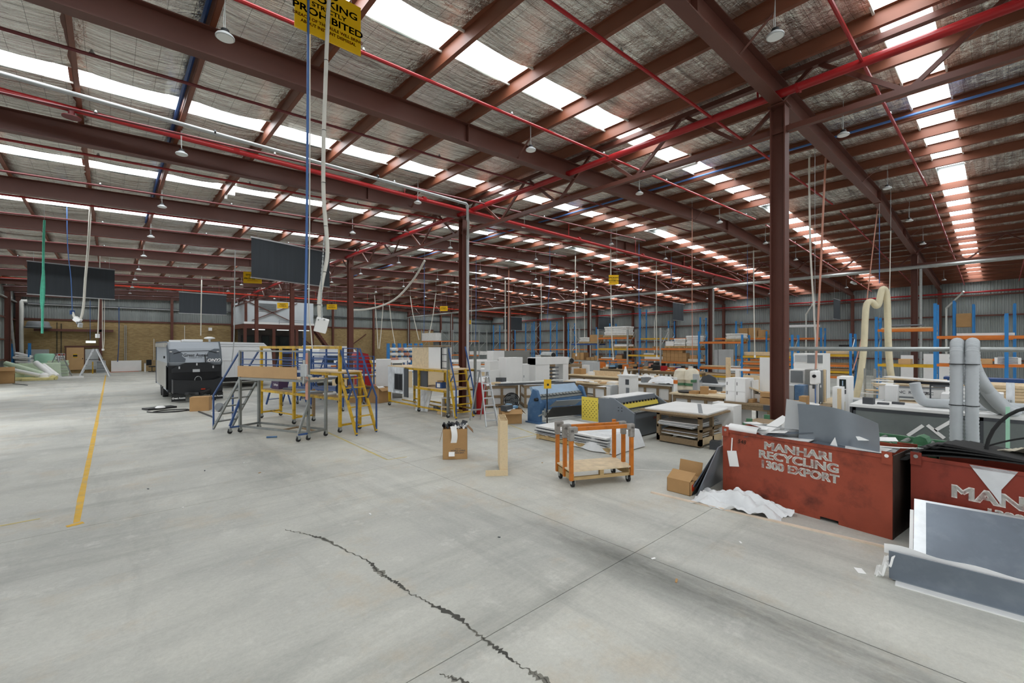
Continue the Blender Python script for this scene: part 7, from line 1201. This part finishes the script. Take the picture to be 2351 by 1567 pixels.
# ------------------------------------------------------------------ pallet racking
def rack_frame(t, x, y, h, m, d=1.0):
    for xx in (x, x + d): P(t, 'post', m, ('b', xx - .04, y - .05, 0, xx + .04, y + .05, h))
    n = max(3, int(h / .9)); g = G(); g.bar((x, y, .25), (x + d, y, .25), .03); g.bar((x, y, h - .2), (x + d, y, h - .2), .03)
    for i in range(n): g.bar((x + (d if i % 2 else 0), y, .25 + (h - .45) * i / n), (x + (0 if i % 2 else d), y, .25 + (h - .45) * (i + 1) / n), .03)
    mk('lacing', g, m if m != 'rack_blue' else 'galv', t, kind=None)
def rack_row(label, X, frames, beams, d=1.0):
    t = thing('pallet_rack', label, 'rack', (0, 0, 0), 0, 'pallet racks')
    for (y, h, m) in frames: rack_frame(t, X, y, h, m, d)
    for (ya, yb, z, m) in beams:
        for xx in (X - .03, X + d + .03): P(t, 'beam', m, ('b', xx - .025, ya + .05, z - .06, xx + .025, yb - .05, z + .05))
    return t
XK = 26.0
def yk(px, X=XK): return fxp(px, 790, X).y
def zk(px, py, X=XK): return fxp(px, py, X).z
fr1 = [(1311, 752, 'galv'), (1373, 755, 'galv'), (1441, 755, 'galv'), (1517, 752, 'galv'), (1605, 760, 'rack_blue'), (1704, 768, 'rack_blue'), (1819, 768, 'rack_blue'), (1953, 765, 'rack_blue')]
Y1 = [yk(p) for p, _, _ in fr1]
def lv(i, py): return zk((fr1[i][0] + fr1[i + 1][0]) / 2, py)
lev = {0: [(790, 'blue_paint'), (828, 'galv'), (848, 'rack_orange')], 1: [(776, 'rack_orange'), (801, 'rack_yellow'), (825, 'rack_orange'), (846, 'rack_orange')], 2: [(801, 'rack_orange'), (816, 'rack_yellow'), (845, 'rack_orange')], 3: [(801, 'rack_orange'), (832, 'rack_orange'), (846, 'rack_orange'), (858, 'rack_orange')], 4: [(786, 'rack_orange'), (845, 'rack_orange'), (864, 'rack_yellow')], 5: [(819, 'rack_yellow'), (835, 'rack_orange'), (846, 'rack_orange'), (856, 'rack_orange')], 6: [(815, 'rack_yellow'), (838, 'rack_orange'), (852, 'rack_yellow'), (864, 'rack_orange')]}
bm = [(Y1[i + 1], Y1[i], lv(i, py), m) for i in lev for py, m in lev[i]]
rk = rack_row('long grey and blue pallet rack across the middle of the hall', XK, [(y, zk(p, t_), m) for y, (p, t_, m) in zip(Y1, fr1)], bm)
for i in lev:                                  # decking under the loads
    for k, (py, m) in enumerate(lev[i]):
        z = lv(i, py) + .051; P(rk, 'deck', 'timber_old', ('b', XK, Y1[i + 1] + .06, z, XK + 1.0, Y1[i] - .06, z + .02))
ordn = ['first', 'second', 'third', 'fourth', 'fifth', 'sixth', 'seventh', 'eighth', 'ninth', 'tenth', 'eleventh', 'twelfth']
def load(i, py, px0, px1, yt, m, name, label, cat, dep_=.7, grp=None, pal=False, off=.1):
    z = lv(i, py) + .072; ya, yb = yk(px1), yk(px0); h_ = max(.05, zk((px0 + px1) / 2, yt) - z)
    if pal: pallet('pallet under the ' + label, (XK + off - .05, ya - .03, z), dep_ + .1, yb - ya + .06, 0, 'pallet', 'pallet', 'pallets on the middle rack'); z += .121; h_ = max(.05, h_ - .121)
    g = G()
    if m == 'plastic_wrap': 
        n = 10; pr = [(XK + off, ya, z), (XK + off + dep_, yb, z + h_)]
        def fn(u, v): return 0
        for k in range(5): zz = z + h_ * k / 5; e = .03 * math.sin(k * 2.1); g.bx(XK + off - e, ya - e * .6, zz, XK + off + dep_ + e, yb + e * .6, zz + h_ / 5 - .004)
    else: g.bx(XK + off, ya, z, XK + off + dep_, yb, z + h_)
    return one(name, g, m, label, cat, grp, bevel=.02 if m == 'plastic_wrap' else .004)
load(0, 790, 1329, 1351, 774, 'plastic_wrap', 'wrapped_stack', 'low wrapped white stack on the blue beam of the middle rack', 'parcel', .8, None, True); load(0, 790, 1352, 1370, 768, 'card', 'rack_carton', 'tall brown carton beside the low wrapped white stack', 'carton', .7, None, True)
for k, (a, c, y) in enumerate(((1311, 1319, 810), (1320, 1329, 809), (1330, 1338, 809), (1344, 1353, 820), (1354, 1362, 819), (1363, 1371, 816))): load(0, 828, a, c, y, 'card', 'rack_carton', f'{ordn[k]} brown carton from the left on the lower shelf of the first bay', 'carton', .6, 'cartons in the first rack bay')
load(1, 776, 1386, 1436, 749, 'plastic_wrap', 'wrapped_stack', 'largest wrapped cream stack on top of the grey rack', 'parcel', .9, None, True); load(1, 801, 1408, 1438, 790, 'white_board', 'white_stack', 'flat white stack on the yellow beam of the grey rack', 'parcel', .8, None, True); load(1, 825, 1378, 1408, 820, 'white_board', 'white_stack', 'thin white stack on the lower left of the grey rack', 'parcel'); load(1, 825, 1412, 1426, 815, 'card', 'rack_carton', 'open brown carton on the lower shelf of the grey rack', 'carton'); load(1, 825, 1430, 1439, 806, 'black', 'black_bag', 'black bag heap at the right of the lower grey shelf', 'bag', .5)
load(1, 846, 1380, 1395, 836, 'paper_white', 'rack_tub', 'white tubs on the lowest grey rack shelf', 'tub'); load(1, 846, 1398, 1410, 838, 'blue_light', 'rack_tub', 'pale blue tub on the lowest grey rack shelf', 'tub'); load(1, 846, 1418, 1428, 838, 'rack_yellow', 'rack_tub', 'yellow tub on the lowest grey rack shelf', 'tub')
load(2, 801, 1496, 1500, 795, 'card', 'rack_carton', 'small brown carton on the bare orange beam', 'carton'); load(2, 816, 1476, 1500, 810, 'white_board', 'sheet_bundle', 'white sheet bundle on the yellow beam right of the grey rack', 'sheet'); 
for k, (a, c, y, m, nm_) in enumerate(((1444, 1460, 836, 'card', 'wide carton'), (1462, 1476, 838, 'grey_dark', 'dark crate'), (1477, 1486, 830, 'grey_mid', 'grey case'), (1487, 1497, 834, 'copper_pink', 'pale box'), (1498, 1514, 832, 'black', 'black crate'))): load(2, 845, a, c, y, m, nm_.replace(' ', '_'), f'{nm_} on the cluttered shelf right of the grey rack', nm_.split()[-1])
load(3, 801, 1526, 1545, 783, 'white_board', 'sheet_bundle', 'loose white bundle at the left of the bay with many cartons', 'parcel', .8, None, True); load(3, 801, 1546, 1571, 777, 'plastic_wrap', 'wrapped_stack', 'draped white bundle above the many small cartons', 'parcel', .8, None, True); load(3, 801, 1574, 1601, 770, 'plastic_wrap', 'wrapped_stack', 'square wrapped block above the many small cartons', 'parcel', .8, None, True)
for r_ in range(3):
    for k in range(6 - (1 if r_ == 2 else 0)):
        a = 1520 + k * 9.2; z = lv(3, 832) + .072 + r_ * .26; g = G(); g.bx(XK + .06, yk(a + 8.9), z, XK + .5, yk(a), z + .255); one('small_carton', g, 'card', f'{ordn[k]} carton from the left in the {["bottom", "middle", "top"][r_]} row of the carton block', 'carton', 'block of small cartons', bevel=.008)
load(3, 832, 1578, 1601, 824, 'fabric_cream', 'cloth_bundle', 'cream cloth bundle right of the carton block', 'cloth'); load(3, 846, 1535, 1560, 840, 'white_board', 'sheet_bundle', 'white bundle under the carton block', 'parcel'); load(3, 858, 1537, 1552, 850, 'card', 'rack_carton', 'brown carton on the lowest shelf under the carton block', 'carton'); load(3, 858, 1522, 1534, 853, 'black', 'black_bag', 'black bag on the lowest shelf under the carton block', 'bag')
load(4, 786, 1665, 1702, 765, 'plastic_wrap', 'wrapped_stack', 'wrapped parcel on a dark pallet on the bright orange beam', 'parcel', .8, None, True); load(4, 845, 1607, 1662, 841, 'ply', 'board_stack', 'thin board stack on the orange beam left of the tan plank', 'board', .9); load(4, 864, 1607, 1690, 857, 'ply', 'board_stack', 'thick board stack on the yellow beam by the dust bags', 'board', .9); load(4, 845, 1664, 1702, 842, 'white_board', 'board_stack', 'white board stack right of the tan plank', 'board', .9)
for (a, c, y0_, y1_, lab) in ((1620, 1630, 802, 834, 'left grey cabinet behind the orange beam bay'), (1638, 1648, 803, 834, 'slim grey cabinet with a blue label'), (1649, 1676, 802, 834, 'wide grey two-door cabinet behind the orange beam bay')): B1('steel_cabinet', lab, 'cabinet', 'grey_light', SX(a, c, y0_, None, 30.8, .6), 'grey steel cabinets', .01)
for k, (py, y, m) in enumerate(((819, 808, 'ply'), (835, 830, 'ply'), (846, 840, 'pine'), (856, 851, 'ply'))): load(5, py, 1707, 1816, y, m, 'board_stack', f'{["top", "second", "third", "lowest"][k]} stack of long boards left of the tall column', 'board', .95)
load(5, 819, 1707, 1760, 806, 'pine', 'board_stack', 'second layer of long boards high left of the tall column', 'board', .95) if False else None
for k, (py, y, m) in enumerate(((815, 806, 'ply'), (838, 834, 'card'), (852, 846, 'mdf'), (864, 858, 'pine'))): load(6, py, 1895, 1950, y, m, 'board_stack', f'{["top", "second", "third", "lowest"][k]} stack of long boards right of the tall column', 'board', .95)
B1('tan_sheet', 'large tan sheet standing in front of the board rack', 'sheet', 'ply', SX(1706, 1780, 862, None, 20, .04))
# second line: right-hand near racks
YR = [yk(p, 25) for p in (2012, 2147, 2311)] + [yk(2311, 25) - 2.2]
z_ = lambda px, py: zk(px, py, 25)
rack_row('near blue pallet rack with orange beams at the right', 25.0, [(YR[0], z_(2012, 727), 'rack_blue'), (YR[1], z_(2147, 696), 'rack_blue'), (YR[2], z_(2311, 719), 'rack_blue'), (YR[3], 3.9, 'rack_blue')], [(YR[1], YR[0], z_(2080, 757), 'rack_orange'), (YR[1], YR[0], z_(2080, 839), 'rack_yellow'), (YR[2], YR[1], z_(2230, 773), 'rack_orange'), (YR[2], YR[1], z_(2230, 839), 'rack_orange'), (YR[3], YR[2], z_(2330, 839), 'rack_orange'), (YR[3], YR[2], z_(2330, 773), 'rack_orange')])
def load2(px0, px1, yb, yt, m, name, label, cat, dep_=.8): z = z_((px0 + px1) / 2, yb) + .051; g = G(); g.bx(25.05, yk(px1, 25), z, 25.05 + dep_, yk(px0, 25), max(z + .05, z_((px0 + px1) / 2, yt))); return one(name, g, m, label, cat, None, bevel=.005)
load2(2022, 2140, 757, 751, 'ply', 'board_stack', 'thin board stack on the high orange beam behind the cream duct', 'board'); load2(2040, 2118, 750, 745, 'sheet_metal', 'sheet_stack', 'pale metal sheet on top of the high board stack', 'sheet'); load2(2196, 2330, 773, 764, 'white_board', 'white_roll_stack', 'long white wrapped profiles on the high orange beam at right', 'profile', .4); load2(2062, 2090, 839, 824, 'mdf', 'rack_box', 'tan box on the lower yellow beam behind the cream duct', 'box')
t, w, d, h = BT('drawer_tray_unit', 'white slatted tray stack on the lower orange beam at right', 'tray', (25.05, yk(2345, 25), z_(2320, 839) + .051, 25.75, yk(2283, 25), z_(2315, 821))); [P(t, 'side', 'white_paint', ('b', 0, y, 0, w, y + .08, h)) for y in (0, d - .08)]; [P(t, 'slat', 'white_paint', ('b', -.01, .08, h * i / 5, .03, d - .08, h * i / 5 + h * .1)) for i in range(6)]; P(t, 'back', 'black', ('b', .1, .08, 0, .12, d - .08, h))
B1('brown_box', 'long brown box left of the white tray stack', 'box', 'mdf', (25.1, yk(2283, 25) + .05, z_(2270, 839) + .051, 25.8, yk(2250, 25), z_(2270, 824)))
for (a, c, y, lab) in ((2068, 2097, 815, 'left half of the white framed board behind the cream duct'), (2120, 2182, 812, 'long white board behind the near blue rack')): B1('white_board_panel', lab, 'panel', 'white_paint', SX(a, c, y, None, 28, .05))
# rear line of taller frames
XQ = 34.5
pq = [(1133, 746), (1168, 745), (1207, 741), (1226, 738), (1264, 737), (1305, 741), (1355, 750), (1400, 742), (1470, 709), (1535, 736), (1608, 728), (1690, 737), (1760, 760), (1885, 752), (2190, 690), (2235, 698), (2330, 696)]
fq = [(yk(p, XQ), zk(p, t_, XQ), 'rack_blue') for p, t_ in pq]; fq[6] = (fq[6][0], fq[6][1], 'rack_blue')
bq = []
for i in range(len(fq) - 1):
    if i in (2, 13): continue
    for py, m in ((802, 'rack_orange'), (832, 'rack_orange')) if i < 8 else ((777, 'rack_yellow' if i == 8 else 'rack_orange'), (826, 'rack_orange')):
        bq.append((fq[i + 1][0], fq[i][0], zk((pq[i][0] + pq[i + 1][0]) / 2, py, XQ), m))
rack_row('rear line of tall blue pallet racks before the far wall', XQ, fq, bq)
def load3(px0, px1, yb, yt, m, name, label, cat, dep_=.8, pal=False):
    z = zk((px0 + px1) / 2, yb, XQ) + .051; zt_ = max(z + .06, zk((px0 + px1) / 2, yt, XQ))
    if pal: pallet('pallet under the ' + label, (XQ, yk(px1, XQ), z), dep_ + .1, yk(px0, XQ) - yk(px1, XQ), 0, 'pallet', 'pallet', 'pallets on the rear racks'); z += .121
    g = G(); g.bx(XQ + .05, yk(px1, XQ) + .03, z, XQ + .05 + dep_, yk(px0, XQ) - .03, zt_); return one(name, g, m, label, cat, None, bevel=.01)
load3(1694, 1716, 777, 753, 'card', 'rack_carton', 'left big brown carton high on the rear rack', 'carton', .8, True); load3(1717, 1738, 777, 752, 'card', 'rack_carton', 'tallest big brown carton high on the rear rack', 'carton', .8, True); load3(1739, 1758, 777, 757, 'card', 'rack_carton', 'right big brown carton high on the rear rack', 'carton', .8, True)
load3(2193, 2232, 752, 719, 'card', 'wrapped_pallet_load', 'film-wrapped brown pallet load high at the right', 'parcel', .9, False); load3(1809, 1876, 752, 745, 'film', 'film_bundle', 'film-covered flat bundle high right of the tall column', 'parcel', .8); load3(1924, 1951, 797, 791, 'black', 'black_bundle', 'black flat bundle left of the cream duct', 'parcel'); load3(1062, 1095, 832, 806, 'plastic_wrap', 'wrapped_stack', 'x', 'parcel') if False else None
for k, (a, c, yb_, yt, m) in enumerate(((1145, 1160, 832, 818, 'blue_light'), (1176, 1198, 832, 815, 'grey_light'), (1212, 1222, 832, 820, 'plastic_wrap'), (1270, 1300, 832, 820, 'mdf'), (1228, 1258, 832, 815, 'plastic_wrap'), (1310, 1350, 832, 823, 'card'), (1478, 1530, 826, 818, 'white_board'), (1545, 1600, 826, 815, 'card'), (1615, 1680, 826, 816, 'card'))): load3(a, c, yb_, yt, m, 'rack_parcel', f'{ordn[k]} parcel from the left on the lower beams of the rear racks', 'parcel')
# galvanised frames at the far end
t = thing('pallet_rack', 'far galvanised rack frames in front of the end wall', 'rack', (0, 0, 0), 0, 'pallet racks'); XG = 27.5
for p in (968, 1014, 1040, 1072, 1100): rack_frame(t, XG, yk(p, XG), zk(p, 757, XG), 'galv')
for a, c in ((968, 1014), (1014, 1040), (1040, 1100)):
    for py, m in ((783, 'rack_orange'), (815, 'rack_orange')): ya, yb_ = yk(c, XG), yk(a, XG); P(t, 'beam', m, ('b', XG - .05, ya, zk((a + c) / 2, py, XG) - .06, XG, yb_, zk((a + c) / 2, py, XG) + .05))
for k, (a, c) in enumerate(((1078, 1090), (1091, 1104))): z = zk(1090, 815, XG) + .05; B1('wrapped_stack', ['left', 'right'][k] + ' white bundle on the far galvanised rack', 'parcel', 'plastic_wrap', (XG, yk(c, XG), z, XG + .8, yk(a, XG), z + .35))
# low clutter benches before the racks
bench('parts bench before the carton bay of the middle rack', (24.0, yk(1600, 24), 0), .9, yk(1450, 24) - yk(1600, 24), .9, 0, 'timber_old')
for base, X, z, pa, pb, n in (('the parts bench before the carton bay', 24.1, .9, 1600, 1450, 16), ('the long low bench before the carton shelves', 21.1, fxp(1390, 846, 21).z, 1440, 1335, 10), ('the workbench before the middle racks', 22.1, fxp(1525, 852, 22).z, 1595, 1460, 12)):
    y0_, y1_ = yk(pa, X), yk(pb, X); os_ = clutter(n, 0, 1, 0, 1, z, base, 0, .9, ('card', 'white_board', 'grey_dark', 'ply', 'black', 'mdf', 'rack_orange', 'blue_paint', 'plastic_wrap', 'red_paint', 'timber_old'))
    for k, o in enumerate(os_): o.location = (X + rnd.uniform(.15, .6), y0_ + (y1_ - y0_) * (k + .5) / n, z)
for base, (a, c), X, yt, n in (('the crate bench by the dust bags', (1540, 1455), 14.6, 880, 6), ('the white-topped bench behind the crate bench', (1520, 1452), 17.6, 866, 6), ('the pale bench behind the sheet bench', (1420, 1365), 17.1, 862, 4)):
    z = fxp((a + c) / 2, yt, X - .1).z; y0_, y1_ = yk(a, X), yk(c, X); os_ = clutter(n, 0, 1, 0, 1, z, base, 0, .75, ('white_board', 'ply', 'mdf', 'paper_white', 'card', 'grey_mid'))
    for k, o in enumerate(os_): o.location = (X + rnd.uniform(.15, .8), y0_ + (y1_ - y0_) * (k + .5) / n, z)
